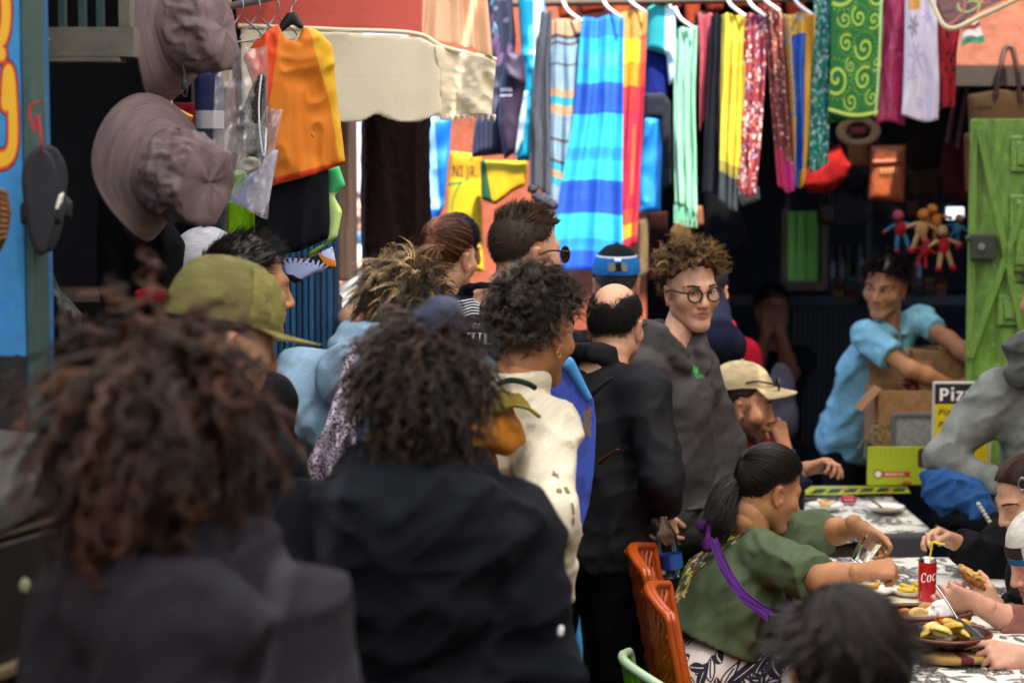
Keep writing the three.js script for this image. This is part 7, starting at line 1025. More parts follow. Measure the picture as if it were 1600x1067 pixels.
// 20 man in white backward cap
{
  const J = person({ label: 'man in backward white cap eating with fork at right corner', head: P(1632, 872, 5.6), yaw: -75, hr: [-74, 20, 0], skin: 0xd2a08a, sw: 0.18, lean: 14, nb: [-0.05, 0, -0.175], sit: 1, cell: 0.0095, brow: 0x3a2418, beard: '#4a3024', beardK: 0.35,
    armR: { S: P(1690, 960, 5.75), E: P(1610, 985, 5.55), wrist: P(1528, 945, 5.5), dir: V(-0.95, 0.25, 0.05), palm: V(0.1, 0.2, -1), pose: { curl: [62, 66, 70, 72], thumb: [22, 18, 0.5] }, cuff: 0.5 },
    armL: { S: P(1680, 1010, 5.3), E: P(1680, 1070, 5.15), wrist: P(1602, 1028, 5.1), dir: V(-1, 0.12, 0.1), palm: V(0, -0.6, -0.7), pose: { curl: [22, 55, 62, 66], thumb: [20, 10] }, cuff: 0.6 },
    top: { name: 'sweater', mat: fleece(0x8c5e54), ease: 0.018, collar: 'crew', wr: 0.012, seed: 4 } });
  part(J.root, 'hair', mergeHair([scalp(J.H, 0x2a1a14), hair(J.H, { N: 500, len: [0.01, 0.02], r: 0.001, lift: 0.4, comb: [0, -0.5, 0], grav: 0.1, cols: HB, seg: 3, h: [0.55, -0.05, -0.75] })]), HAIRDULL);
  const { c, M2 } = capHat(J, cloth(0xdcd8d2), { tall: 1.2, low: -0.05, k: 1.14, ba: 180, tilt: -2, wr: 0.015 });
  part(c, 'blue_strap', grid((u, v) => { const a = lerp(2.5, 3.8, u), ph = lerp(1.5, 1.66, v); return V(Math.sin(a) * SR.x * 1.16, Math.cos(ph) * SR.y * 1.2, Math.cos(a) * SR.z * 1.16).applyMatrix4(M2); }, 24, 4), cloth(0x1f74a8)); part(c, 'opening', grid((u, v) => { const a = lerp(2.6, 3.7, u), ph = lerp(1.18, 1.48, v); return V(Math.sin(a) * SR.x * 1.15 * Math.sin(ph) * 1.02, Math.cos(ph) * SR.y * 1.21, Math.cos(a) * SR.z * 1.15 * Math.sin(ph) * 1.02).applyMatrix4(M2); }, 24, 8), std(0x1a1210));
}
// 21 dark haired man at the bottom
{
  const J = person({ label: 'dark haired man seen from behind at the bottom, sitting at near table', head: P(1322, 1066, 3.4), hs: 1.1, yaw: 180, hr: [184, 14, 0], skin: SKM, sw: 0.185, sit: 1, nb: [-0.03, 0.05, -0.19], cell: 0.01, top: { name: 'shirt', mat: cloth(0x7fa09a), ease: 0.018, collar: 'crew' } });
  const bc = ['#120e0f', '#1d1618', '#2a2022', '#0d0a0b', '#3a3032'];
  part(J.root, 'hair', mergeHair([scalp(J.H, 0x0e0b0b, [0.6, 0.0, -0.85], { up: 1.08 }), sleek(J.H, { N: 3600, to: [0.2, 0.85, -0.2], r: 0.0008, cols: bc, h: [0.5, -0.05, -0.9], thick: 0.2, up: 1.08, bump: 0.012, seed: 4 }), hair(J.H, { N: 1800, len: [0.05, 0.09], r: 0.0008, curl: [0.004, 7], lift: 0.12, flow: 0.9, comb: [0.1, 0.1, 0.0], grav: 0.8, wild: 0.3, h: [0.55, 0.1, -0.5], cols: bc, seg: 9, seed: 51, clump: 8, cw: [0.01, 0.006], vol: 0.2, shape: [1.12, 1.08, 1.12] })]), HAIRM);
}
// ---------- tables and what stands on them ----------
const TH = 0.75, onTable = (px, py) => { const d = P(px, py, 1).sub(CAM); return CAM.clone().addScaledVector(d, (TH + 0.012 - CAM.y) / d.y); };
const flora = canvasTex(1024, 1024, (c, w, h) => {
  c.fillStyle = '#e2e0da'; c.fillRect(0, 0, w, h); const r = rng(41), ink = '#23272a';
  const leaf = (x, y, a, L, wd) => { c.save(); c.translate(x, y); c.rotate(a); c.fillStyle = ink; c.beginPath(); c.moveTo(0, 0); c.bezierCurveTo(L * 0.3, -wd, L * 0.7, -wd, L, 0); c.bezierCurveTo(L * 0.7, wd, L * 0.3, wd, 0, 0); c.fill(); c.strokeStyle = '#e2e0da'; c.lineWidth = 2; c.beginPath(); c.moveTo(L * 0.12, 0); c.lineTo(L * 0.92, 0); for (let k = 1; k < 4; k++) { c.moveTo(L * k * 0.22, 0); c.lineTo(L * (k * 0.22 + 0.12), -wd * 0.5); c.moveTo(L * k * 0.22, 0); c.lineTo(L * (k * 0.22 + 0.12), wd * 0.5); } c.stroke(); c.restore(); };
  const rose = (x, y, s) => { for (let k = 0; k < 7; k++) { const a = k / 7 * 6.28 + x; c.fillStyle = ink; c.beginPath(); c.ellipse(x + Math.cos(a) * s * 0.55, y + Math.sin(a) * s * 0.55, s * 0.42, s * 0.32, a, 0, 7); c.fill(); c.strokeStyle = '#e2e0da'; c.lineWidth = 3; c.stroke(); } for (let k = 3; k > 0; k--) { c.fillStyle = k % 2 ? ink : '#c8c6c0'; c.beginPath(); c.arc(x, y, s * 0.14 * k, 0, 7); c.fill(); c.strokeStyle = '#e2e0da'; c.stroke(); } };
  for (let i = 0; i < 30; i++) { const x = (i % 6 + r() * 0.9) * w / 6, y = (Math.floor(i / 6) + r() * 0.9) * h / 5, a = r() * 6.28; for (const ox of [-w, 0, w]) for (const oy of [-h, 0, h]) { const X0 = x + ox, Y0 = y + oy; c.strokeStyle = ink; c.lineWidth = 5; c.beginPath(); c.moveTo(X0, Y0); c.bezierCurveTo(X0 + 70 * Math.cos(a), Y0 + 70 * Math.sin(a), X0 + 90 * Math.cos(a + 0.9), Y0 + 120 * Math.sin(a + 0.9), X0 + 170 * Math.cos(a + 0.7), Y0 + 170 * Math.sin(a + 0.7)); c.stroke(); if (i % 2) rose(X0, Y0, 60); for (let k = 0; k < 6; k++) leaf(X0 + 34 * k * Math.cos(a + 0.12 * k), Y0 + 34 * k * Math.sin(a + 0.12 * k), a + (k % 2 ? 1 : -1) * 0.9, 80 + 20 * (k % 3), 24); } }
});
const oilcloth = (g) => { const p = g.attributes.position, u = g.attributes.uv; for (let i = 0; i < u.count; i++) u.setXY(i, (p.getX(i) + p.getY(i) * 0.9) * 1.8, (p.getZ(i) + p.getY(i) * 0.9) * 1.8); return g; };
function table(label, x0, x1, z0, z1, yaw = 0) {
  const at = V((x0 + x1) / 2, 0, (z0 + z1) / 2), t = thing('dining_table', label, 'table', at), q = quat(yaw), w = Math.abs(x1 - x0), d = Math.abs(z1 - z0);
  const mv = (g) => { g.applyQuaternion(q); g.translate(at.x, 0, at.z); return g; };
  part(t, 'tabletop', mv(put(rbox(w - 0.02, 0.03, d - 0.02, 0.004), V(0, TH - 0.02, 0))), M.wood);
  const cl = grid((u, v) => { const a = (u * 2 - 1), b = (v * 2 - 1), k = Math.max(Math.abs(a), Math.abs(b)); const over = 0.035; const sx = Math.sign(a) * Math.min(1, Math.abs(a) * 1.06), sz = Math.sign(b) * Math.min(1, Math.abs(b) * 1.06); const dr = Math.max(0, k * 1.06 - 1) / 0.06; return V(sx * (w / 2 + 0.004 * dr), TH + 0.004 - over * dr + 0.0015 * (vn(a * 9 + 4, b * 9, 2) - 0.5), sz * (d / 2 + 0.004 * dr)); }, 70, 90);
  part(t, 'oilcloth', mv(oilcloth(cl)), printed(flora, { roughness: 0.35, clearcoat: 0.3, clearcoatRoughness: 0.35 }));
  for (const a of [-1, 1]) for (const b of [-1, 1]) part(t, 'leg', mv(put(rbox(0.05, TH - 0.04, 0.05, 0.004), V(a * (w / 2 - 0.06), (TH - 0.04) / 2, b * (d / 2 - 0.06)))), M.wood);
  part(t, 'apron', mv(merge([put(rbox(w - 0.1, 0.08, 0.02), V(0, TH - 0.075, d / 2 - 0.05)), put(rbox(w - 0.1, 0.08, 0.02), V(0, TH - 0.075, -d / 2 + 0.05)), put(rbox(0.02, 0.08, d - 0.12), V(w / 2 - 0.05, TH - 0.075, 0)), put(rbox(0.02, 0.08, d - 0.12), V(-w / 2 + 0.05, TH - 0.075, 0))])), M.wood);
  return t;
}
{
  const a = onTable(1235, 868), b = onTable(1400, 1062);
  table('near dining table with white and black floral oilcloth', 0.86, 1.66, b.z + 0.55, a.z - 0.02);
  const c = onTable(1240, 830), d = onTable(1450, 756), e = onTable(1462, 829);
  table('far dining table with floral oilcloth behind the green tee shirt', 0.86, e.x, e.z, d.z);
}
const ceramic = std(0xe4e2dc, { roughness: 0.25 }), SK = V(0, 1, 0);
function plate(label, px, py, r, dy = 0) { const c = onTable(px, py); c.y += dy; const t = thing('plate', label, 'plate', c); part(t, 'dish', put(lathe([[0, 0.006], [r * 0.55, 0.004], [r * 0.6, 0.006], [r * 0.97, 0.02], [r, 0.022], [r * 0.98, 0.016], [r * 0.6, 0.0], [0, 0]], 48), c), ceramic); return [t, c]; }
function bits(t, name, c, n, r, cols, seed, sz, up, shape) { const rnd = rng(seed), ms = cols.map((k) => std(k, { roughness: 0.5, bumpMap: bumpRough, bumpScale: 0.001 })); for (let i = 0; i < n; i++) { const a = rnd() * 6.28, q = r * Math.sqrt(rnd()), p = c.clone().add(V(Math.cos(a) * q, up + rnd() * sz, Math.sin(a) * q * 0.9)), d = V(rnd() - 0.5, (rnd() - 0.5) * 0.4, rnd() - 0.5).normalize().multiplyScalar(sz * (shape || 1)); part(t, name, nets([cap(p.clone().sub(d), p.clone().add(d), sz * 0.42, sz * 0.34, 0.004)], sz * 0.22, (x, y, z, e) => e + 0.08 * sz * (vn(x * 200, y * 200, z * 200) - 0.5)), ms[i % ms.length]); } }
// drinks can with straw
{
  const c = onTable(1449, 943), h = 0.134, r = 0.0265, t = thing('drinks_can', 'slim red drinks can with yellow straw on the near table', 'can', c);
  const tx = canvasTex(1024, 512, (x, w, hh) => { x.fillStyle = '#b8141c'; x.fillRect(0, 0, w, hh); const r2 = rng(2); x.fillStyle = '#f4f0ec'; x.font = 'italic bold 170px serif'; for (const ox of [-w * 0.5, 0, w * 0.5]) { x.save(); x.translate(w * 0.55 + ox, hh * 0.42); x.rotate(-0.12); x.fillText('Coca', -170, 30); x.restore(); } x.font = '26px sans-serif'; x.save(); x.translate(w * 0.42, hh * 0.9); x.rotate(-1.5708); x.fillText('250 ml', 0, 0); x.restore(); x.save(); x.translate(w * 0.92, hh * 0.9); x.rotate(-1.5708); x.fillText('250 ml', 0, 0); x.restore(); });
  const side = new THREE.CylinderGeometry(r, r, h - 0.018, 40, 1, true); side.rotateY(-0.35); part(t, 'side', put(side, c.clone().add(V(0, h / 2, 0))), new THREE.MeshPhysicalMaterial({ map: tx, roughness: 0.3, metalness: 0.25, clearcoat: 0.6 }));
  part(t, 'top', put(lathe([[0, -0.004], [r * 0.78, -0.004], [r * 0.82, 0.001], [r * 0.88, 0], [r, -0.009]], 40), c.clone().add(V(0, h, 0))), M.chrome); part(t, 'base', put(lathe([[0, 0.004], [r * 0.75, 0], [r * 0.85, 0.001], [r, 0.009]], 40), c), M.chrome);
  const s0 = c.clone().add(V(0.006, h - 0.005, 0)), a = s0.clone().add(V(0.006, 0.045, 0.0)); const sm = std(0xd8c410, { roughness: 0.4 }); part(t, 'straw', merge([bar(s0, a, 0.003), tube([a, a.clone().add(V(0.004, 0.008, 0)), a.clone().add(V(0.02, 0.004, 0.004)), a.clone().add(V(0.036, 0.002, 0.006))], 0.0032, 14, 7), tube([a, a.clone().add(V(-0.006, 0.008, 0.002)), a.clone().add(V(-0.012, 0.004, 0.004)), a.clone().add(V(-0.004, 0.001, 0.006))], 0.003, 14, 6)]), sm);
}
// plates
{ const [t, c] = plate('white plate with yellow chips beside the green tee shirt woman\'s hand', 1358, 930, 0.075); bits(t, 'chip', c.clone().add(V(-0.02, 0, 0)), 9, 0.035, [0xd0a828, 0xc89a20, 0xdabc50], 4, 0.022, 0.012, 1.2); }
{ const [t, c] = plate('small white plate with yellow chips left of the can', 1424, 932, 0.06); bits(t, 'chip', c, 9, 0.03, [0xd8be40, 0xcfae30], 6, 0.018, 0.012, 1.2); }
{ const [t, c] = plate('small white plate with sauce on the far table right side', 1383, 799, 0.075); part(t, 'sauce', put(lathe([[0, 0.012], [0.04, 0.011], [0.052, 0.008]], 30), c), std(0xb87a20, { roughness: 0.3 })); part(t, 'spoon_handle', bar(c.clone().add(V(-0.01, 0.014, 0)), c.clone().add(V(-0.06, 0.05, -0.02)), 0.004), M.wood); }
{ const [t, c] = plate('white plate with food on the far table left side', 1290, 796, 0.07); bits(t, 'food_piece', c, 7, 0.035, [0xc8a040, 0xb08030, 0xd8c8a0], 3, 0.018, 0.012); }
// paper tray, menus, pack on the tables
single('menu_sheet', 'yellow green and black menu lying across the far table', 'menu', (() => { const a = onTable(1258, 777), b = onTable(1424, 772), c = onTable(1418, 762), d = onTable(1262, 762); return grid((u, v) => { const p = a.clone().lerp(b, u).lerp(d.clone().lerp(c, u), v); p.y += 0.004 + 0.002 * Math.sin(u * 3.1); return p; }, 20, 6); })(), printed(canvasTex(256, 64, (c, w, h) => { c.fillStyle = '#b4c030'; c.fillRect(0, 0, w, h); c.fillStyle = '#3a3c30'; for (let i = 0; i < 6; i++) { c.save(); c.translate(16 + i * 40, 34); c.transform(1, 0, -0.4, 1, 0, 0); c.fillRect(0, -18, 30, 34); c.restore(); } c.fillStyle = '#c8502c'; c.fillRect(90, 20, 14, 10); c.fillRect(200, 40, 14, 10); }), { roughness: 0.35 }));
single('black_phone', 'black phone lying on the far table edge', 'phone', put(rbox(0.15, 0.012, 0.08, 0.005), onTable(1280, 781).add(V(0, 0.008, 0))), std(0x101214, { roughness: 0.25 }));
single('red_pack', 'small red and white packet on the far table', 'packet', put(rbox(0.055, 0.022, 0.04, 0.004), onTable(1326, 785).add(V(0, 0.012, 0))), printed(canvasTex(64, 64, (c) => { c.fillStyle = '#b0203c'; c.fillRect(0, 0, 64, 64); c.fillStyle = '#d8c8cc'; c.fillRect(10, 24, 44, 10); })));
single('paper_tray', 'pale cardboard tray under the plates on the near table', 'tray', put(rbox(0.3, 0.008, 0.2, 0.003), onTable(1400, 938).add(V(0.0, 0.0, 0.0))), std(0xcfc4b0));
// glass held, spoon and dish by the woman's hand
{ const c = P(1352, 862, 6.0), t = thing('drinking_glass', 'clear glass tumbler held by the woman in green', 'glass', c), q = quat(0, 10, -28); part(t, 'tumbler', put(lathe([[0, 0.004], [0.024, 0.004], [0.030, 0.085], [0.032, 0.085], [0.0265, 0.0], [0, 0]], 36).translate(0, -0.04, 0), c, q), new THREE.MeshPhysicalMaterial({ color: 0xffffff, transmission: 1, roughness: 0.03, thickness: 0.004, ior: 1.5, side: THREE.DoubleSide })); part(t, 'base_rim', put(new THREE.TorusGeometry(0.026, 0.003, 8, 30).rotateX(1.57).translate(0, -0.038, 0), c, q), M.chrome); }
{ const c = onTable(1384, 912), t = thing('spoon', 'steel spoon under the hand of the woman in green', 'spoon', c); part(t, 'bowl', nets([ell(c.clone().add(V(0.008, 0.012, 0)), [0.028, 0.006, 0.018], null, 0.004)], 0.003), M.steel); part(t, 'handle', tube([c.clone().add(V(-0.015, 0.014, 0)), c.clone().add(V(-0.07, 0.035, -0.01)), c.clone().add(V(-0.12, 0.05, -0.02))], 0.0035, 14, 6), M.steel); }
// bread basket
{
  const c = onTable(1436, 985), rx = 0.135, rz = 0.085, h = 0.05, t = thing('bread_basket', 'brown woven plastic basket with bread and napkin', 'basket', c), bm = std(0x4a2418, { roughness: 0.45 });
  const ringAt = (y, k, r) => new THREE.TubeGeometry(new THREE.CatmullRomCurve3(Array.from({ length: 40 }, (_, i) => { const a = i / 40 * 6.2832; return c.clone().add(V(Math.cos(a) * rx * k, y, Math.sin(a) * rz * k)); }), true), 80, r, 6, true);
  part(t, 'rim', merge([ringAt(h, 1.05, 0.008), ringAt(h - 0.012, 1.03, 0.006)]), bm); part(t, 'base', put(lathe([[0, 0.003], [0.8, 0.003], [0.84, 0.006]], 40).scale(rx, 1, rz), c), bm);
  const lat = []; for (let i = 0; i < 44; i++) for (const s of [-1, 1]) { const a = i / 44 * 6.2832, b = a + s * 0.28; lat.push(tube([c.clone().add(V(Math.cos(a) * rx * 0.84, 0.005, Math.sin(a) * rz * 0.84)), c.clone().add(V(Math.cos((a + b) / 2) * rx * 0.95, h * 0.5, Math.sin((a + b) / 2) * rz * 0.95)), c.clone().add(V(Math.cos(b) * rx * 1.04, h, Math.sin(b) * rz * 1.04))], 0.0022, 6, 5)); } part(t, 'lattice', merge(lat), bm).userData.kind = 'stuff';
  { const rnd = rng(8); [0xb88a50, 0xa87440, 0xc8a468, 0xb08048].forEach((k, i) => { const p = c.clone().add(V(-0.075 + i * 0.035, 0.038 + 0.004 * i, (rnd() - 0.5) * 0.05)); part(t, 'bread_piece', nets([ell(p, [0.034, 0.024, 0.03], quat(rnd() * 90, 0, rnd() * 50 - 25), 0.01), ell(p.clone().add(V(0.01, 0.012, 0.026)), [0.03, 0.03, 0.012], null, 0.004, { sub: true })], 0.0035, (x, y, z, d) => d + 0.004 * vn(x * 140, y * 140, z * 140)), std(k, { roughness: 0.8, bumpMap: bumpRough, bumpScale: 0.002 })); }); }
  part(t, 'napkin', nets([ell(c.clone().add(V(0.055, 0.052, 0.01)), [0.035, 0.026, 0.03], quat(0, 0, 25), 0.01)], 0.005, (x, y, z, d) => d - 0.016 * (ridge(x * 40, y * 40, z * 40) - 0.4)), std(0xe2e0e0));
}
// clay dish with potatoes on a straw mat
{
  const c = onTable(1482, 1022); { const m = thing('straw_mat', 'round coiled straw mat with dark red bands under the clay dish', 'mat', c); const tx = canvasTex(512, 64, (x, w, h) => { x.fillStyle = '#b4924c'; x.fillRect(0, 0, w, h); const r = rng(9); for (let i = 0; i < w; i += 3) { x.fillStyle = `rgba(${60 + r() * 60},${44 + r() * 40},20,0.35)`; x.fillRect(i, 0, 1.4, h); } x.fillStyle = '#5a1024'; for (const k of [0.03, 0.2, 0.37, 0.53, 0.7, 0.87]) x.fillRect(k * w, 0, 22, h); x.fillStyle = '#1c1410'; for (const k of [0.08, 0.58]) x.fillRect(k * w, 0, 12, h); }); const gs = []; for (let k = 0; k < 9; k++) gs.push(new THREE.TorusGeometry(0.122 - k * 0.0135, 0.0085, 8, 64).rotateX(1.5708).scale(1, k ? 1.1 : 1.2, 1).translate(c.x, c.y + 0.009, c.z)); part(m, 'coils', merge(gs), printed(tx, { bumpMap: bumpWeave, bumpScale: 0.001 })); }
  const d = c.clone().add(V(-0.003, 0.02, -0.005)), t = thing('clay_dish', 'dark glazed clay dish of stewed potatoes', 'dish', d), cm = std(0x2a1410, { roughness: 0.22 });
  part(t, 'bowl', put(lathe([[0, 0.0], [0.062, 0.0], [0.075, 0.008], [0.112, 0.026], [0.117, 0.033], [0.113, 0.036], [0.1, 0.028], [0.06, 0.014], [0, 0.012]], 56), d), cm); part(t, 'rim', put(new THREE.TorusGeometry(0.1145, 0.004, 8, 64).rotateX(1.5708), d.clone().add(V(0, 0.035, 0))), std(0x5a2a1c, { roughness: 0.3 }));
  part(t, 'sauce', put(lathe([[0, 0.022], [0.085, 0.022], [0.1, 0.026]], 40), d), std(0x3c160a, { roughness: 0.15 }));
  const rnd = rng(77), pm = [0xc8b04a, 0xd8c470, 0xc0a030].map((k) => std(k, { roughness: 0.35, bumpMap: bumpRough, bumpScale: 0.001 })); [[-0.045, 0.0, -0.9, 0.045], [-0.02, 0.02, 0.4, 0.042], [0.01, 0.015, 0.9, 0.045], [0.03, 0.0, 1.0, 0.05], [-0.03, -0.025, 0.1, 0.04], [0.01, -0.03, -0.4, 0.045]].forEach(([x, z, a, L], i) => { const p = d.clone().add(V(x, 0.036 + 0.008 * (i % 3), z)), v = V(Math.cos(a), 0.5 * (i % 2 ? -1 : 1) * 0.5, Math.sin(a) * 0.6).normalize().multiplyScalar(L * 0.6); part(t, 'potato_wedge', nets([ell(p, [L * 0.78, 0.017, 0.016], new THREE.Quaternion().setFromUnitVectors(V(1, 0, 0), v.clone().normalize()), 0.006), ell(p.clone().add(V(0, -0.013, 0.012)), [L, 0.013, 0.012], new THREE.Quaternion().setFromUnitVectors(V(1, 0, 0), v.clone().normalize()), 0.003, { sub: true })], 0.003, (x, y, z, d) => d + 0.0025 * vn(x * 160, y * 160, z * 160)), pm[i % 3]); });
  bits(t, 'carrot_piece', d.clone().add(V(-0.01, 0.05, -0.01)), 3, 0.02, [0xa85a1c, 0x8c4414], 5, 0.014, 0.006);
}
// knife and fork of the man in the white cap
{ const a = P(1463, 915, 5.42), b = P(1500, 972, 5.38), t = thing('fork', 'steel fork with a piece of carrot held above the dish', 'fork', b); part(t, 'handle', tube([a, a.clone().lerp(b, 0.5).add(V(0, 0.004, 0)), b], 0.0036, 20, 7), M.chrome); const d = b.clone().sub(a).normalize(), e = b.clone().addScaledVector(d, 0.02), nx = V(0, 0, 1).cross(d).normalize(); part(t, 'neck', nets([cap(b, e, 0.004, 0.009, 0.004)], 0.0022), M.chrome); for (const k of [-1.5, -0.5, 0.5, 1.5]) part(t, 'tine', bar(e.clone().addScaledVector(V(0, 0, 1), k * 0.005), e.clone().addScaledVector(d, 0.04).addScaledVector(V(0, 0, 1), k * 0.005), 0.0012, 6), M.chrome); part(t, 'carrot_bite', nets([ell(P(1510, 974, 5.36), [0.018, 0.011, 0.012], quat(0, 0, -30), 0.004)], 0.003), std(0xd89018, { roughness: 0.4 })); }
{ const a = P(1496, 968, 5.3), b = P(1545, 1006, 5.18), t = thing('knife', 'steel table knife held by the man in the white cap', 'knife', b); const d = b.clone().sub(a), g = rbox(0.002, d.length(), 0.016, 0.0008); part(t, 'blade', put(g, a.clone().lerp(b, 0.5), new THREE.Quaternion().setFromUnitVectors(V(0, 1, 0), d.clone().normalize())), M.steel); part(t, 'handle', nets([cap(b, b.clone().addScaledVector(d.normalize(), 0.07), 0.006, 0.008, 0.003)], 0.0025), M.steel); }
// sandwich
{ const c = P(1518, 902, 5.74), t = thing('sandwich', 'toasted filled flatbread sandwich held by the woman in black', 'sandwich', c), q = quat(0, 0, -34); const br = (off, hx, n) => nets([ell(c.clone().add(off), [0.048, hx, 0.034], q, 0.005), ell(c.clone().add(off).add(V(-0.045, 0.03, 0)), [0.02, 0.02, 0.04], q, 0.006, { sub: true })], 0.0025, (x, y, z, d) => d - 0.007 * (vn(x * 110, y * 110, z * 110 + n) - 0.3) - 0.003 * (vn(x * 260, y * 260, z * 260 + n) - 0.5)); part(t, 'lower_bread', br(V(0.004, -0.008, 0.006), 0.010, 1), std(0x8c5220, { roughness: 0.8, bumpMap: bumpRough, bumpScale: 0.003 })); part(t, 'upper_bread', br(V(0, 0.010, 0), 0.009, 7), std(0xb88c4c, { roughness: 0.8, bumpMap: bumpRough, bumpScale: 0.003 })); bits(t, 'filling_piece', c, 7, 0.026, [0xc8b060, 0xa85028, 0xd8c890, 0xb06a30], 12, 0.014, 0.004); }
// water bottle by the bald man's hand
{ const c = P(1050, 840, 6.0), t = thing('water_bottle', 'small plastic water bottle with blue label at the bald man\'s hand', 'bottle', c); part(t, 'bottle', put(lathe([[0, 0], [0.03, 0], [0.032, 0.01], [0.032, 0.13], [0.014, 0.165], [0.012, 0.185], [0, 0.185]], 28), c.clone().add(V(0, -0.12, 0)), quat(0, 0, 8)), new THREE.MeshPhysicalMaterial({ color: 0xd8ecff, transmission: 1, roughness: 0.05, thickness: 0.01, ior: 1.33 })); part(t, 'label', put(new THREE.CylinderGeometry(0.0328, 0.0328, 0.045, 28, 1, true), c.clone().add(V(0, -0.07, 0)), quat(0, 0, 8)), std(0x1f4c9c, { roughness: 0.4 })); }
// orange chairs with lattice backs
const CG = 'orange plastic chairs with lattice backs';
function orangeChair() {
  const t = new THREE.Group(), om = std(0xb04a0c, { roughness: 0.35, clearcoat: 0.3, clearcoatRoughness: 0.3 });
  const bk = (u, v) => { const a = (u - 0.5), y = 0.44 + v * 0.46; return V(a * 0.44 * (1 - 0.06 * v), y + 0.03 * Math.cos(a * 3.1) * v, -0.2 - 0.09 * v - 0.055 * Math.cos(a * 2.9) + 0.0); };
  const mk = (n, g) => { const m = new THREE.Mesh(g, om); m.name = n; m.castShadow = m.receiveShadow = true; t.add(m); return m; };
  const rim = []; for (let i = 0; i <= 10; i++) rim.push(bk(0, i / 10)); for (let i = 1; i <= 16; i++) rim.push(bk(i / 16, 1)); for (let i = 1; i <= 10; i++) rim.push(bk(1, 1 - i / 10));
  const fr = []; for (const d of [0, 0.012]) fr.push(tube(rim.map((p) => p.clone().add(V(0, 0, d))), 0.011, 90, 8)); mk('back_frame', merge(fr));
  for (let k = 0; k < 24; k++) for (const s of [-1, 1]) { const pts = []; for (let i = 0; i <= 14; i++) { const v = i / 14, u = s > 0 ? (k - 9) / 14 + v * 0.62 : (k) / 14 - v * 0.62; if (u < 0.01 || u > 0.99) continue; pts.push(bk(u, v).add(V(0, 0, s * 0.005 + 0.006 * Math.sin(v * 40 + k)))); } if (pts.length > 3) mk('back_strip', tube(pts, 0.0085, 20, 5)); }
  mk('seat', put(rbox(0.44, 0.03, 0.44, 0.014), V(0, 0.44, 0))); mk('apron', put(rbox(0.4, 0.05, 0.38, 0.012), V(0, 0.41, 0)));
  for (const [x, z] of [[-0.18, 0.18], [0.18, 0.18], [-0.18, -0.2], [0.18, -0.2]]) mk('leg', bar(V(x, 0.42, z), V(x * 1.12, 0, z * 1.12), 0.018));
  return t;
}
{
  const a = orangeChair(); a.name = numbered('plastic_chair'); a.userData = { label: 'front orange plastic chair with lattice back behind the woman in green', category: 'chair', group: CG };
  a.position.set(P(1075, 960, 5.2).x + 0.24, 0, P(1075, 960, 5.2).z); a.rotation.y = R(87); scene.add(a);
  const b = a.clone(); b.name = numbered('plastic_chair'); b.userData.label = 'rear orange plastic chair with lattice back beside the black trousers'; b.position.set(P(1042, 890, 5.75).x + 0.24, 0, P(1042, 890, 5.75).z); b.rotation.y = R(84); scene.add(b);
}
function greenChair(label, c, yaw, rimCol) {
  const t = thing('plastic_chair', label, 'chair', V(c.x, 0, c.z), 'green slatted plastic chairs'), gm = std(0x5cb81c, { roughness: 0.4 }), q = quat(yaw), top = c.y, tf = (v) => v.applyQuaternion(q).add(V(c.x, 0, c.z)), W = 0.2;
  const bk = (u, v) => { const a = u - 0.5; return tf(V(a * W * 2, top - 0.32 + v * 0.32 - 0.1 * a * a * v, -0.16 - 0.06 * v - 0.07 * Math.cos(a * 2.8))); };
  const rim = []; for (let i = 0; i <= 8; i++) rim.push(bk(0, i / 8)); for (let i = 1; i <= 14; i++) rim.push(bk(i / 14, 1)); for (let i = 1; i <= 8; i++) rim.push(bk(1, 1 - i / 8)); part(t, 'back_frame', tube(rim, 0.013, 70, 8), rimCol || gm);
  for (let i = 1; i < 12; i++) part(t, 'slat', tube([bk(i / 12, 0.02), bk(i / 12, 0.5), bk(i / 12, 0.97)], 0.0085, 10, 6), gm); part(t, 'cross_slat', tube([0, 0.25, 0.5, 0.75, 1].map((u) => bk(u, 0.45)), 0.008, 20, 6), gm);
  part(t, 'seat', put(rbox(0.4, 0.03, 0.4, 0.012), V(c.x, top - 0.36, c.z), q), gm); for (const [x, z] of [[-0.16, 0.16], [0.16, 0.16], [-0.16, -0.16], [0.16, -0.16]]) part(t, 'leg', bar(tf(V(x, top - 0.37, z)), tf(V(x * 1.1, 0, z * 1.1)), 0.016), gm);
}
greenChair('bright green slatted chair back beside the bald man\'s hand', P(1085, 838, 6.4), 95);
greenChair('green slatted chair back with pale rim at bottom centre', P(1150, 1028, 5.1), 100, std(0xb8d8b0, { roughness: 0.4 }));
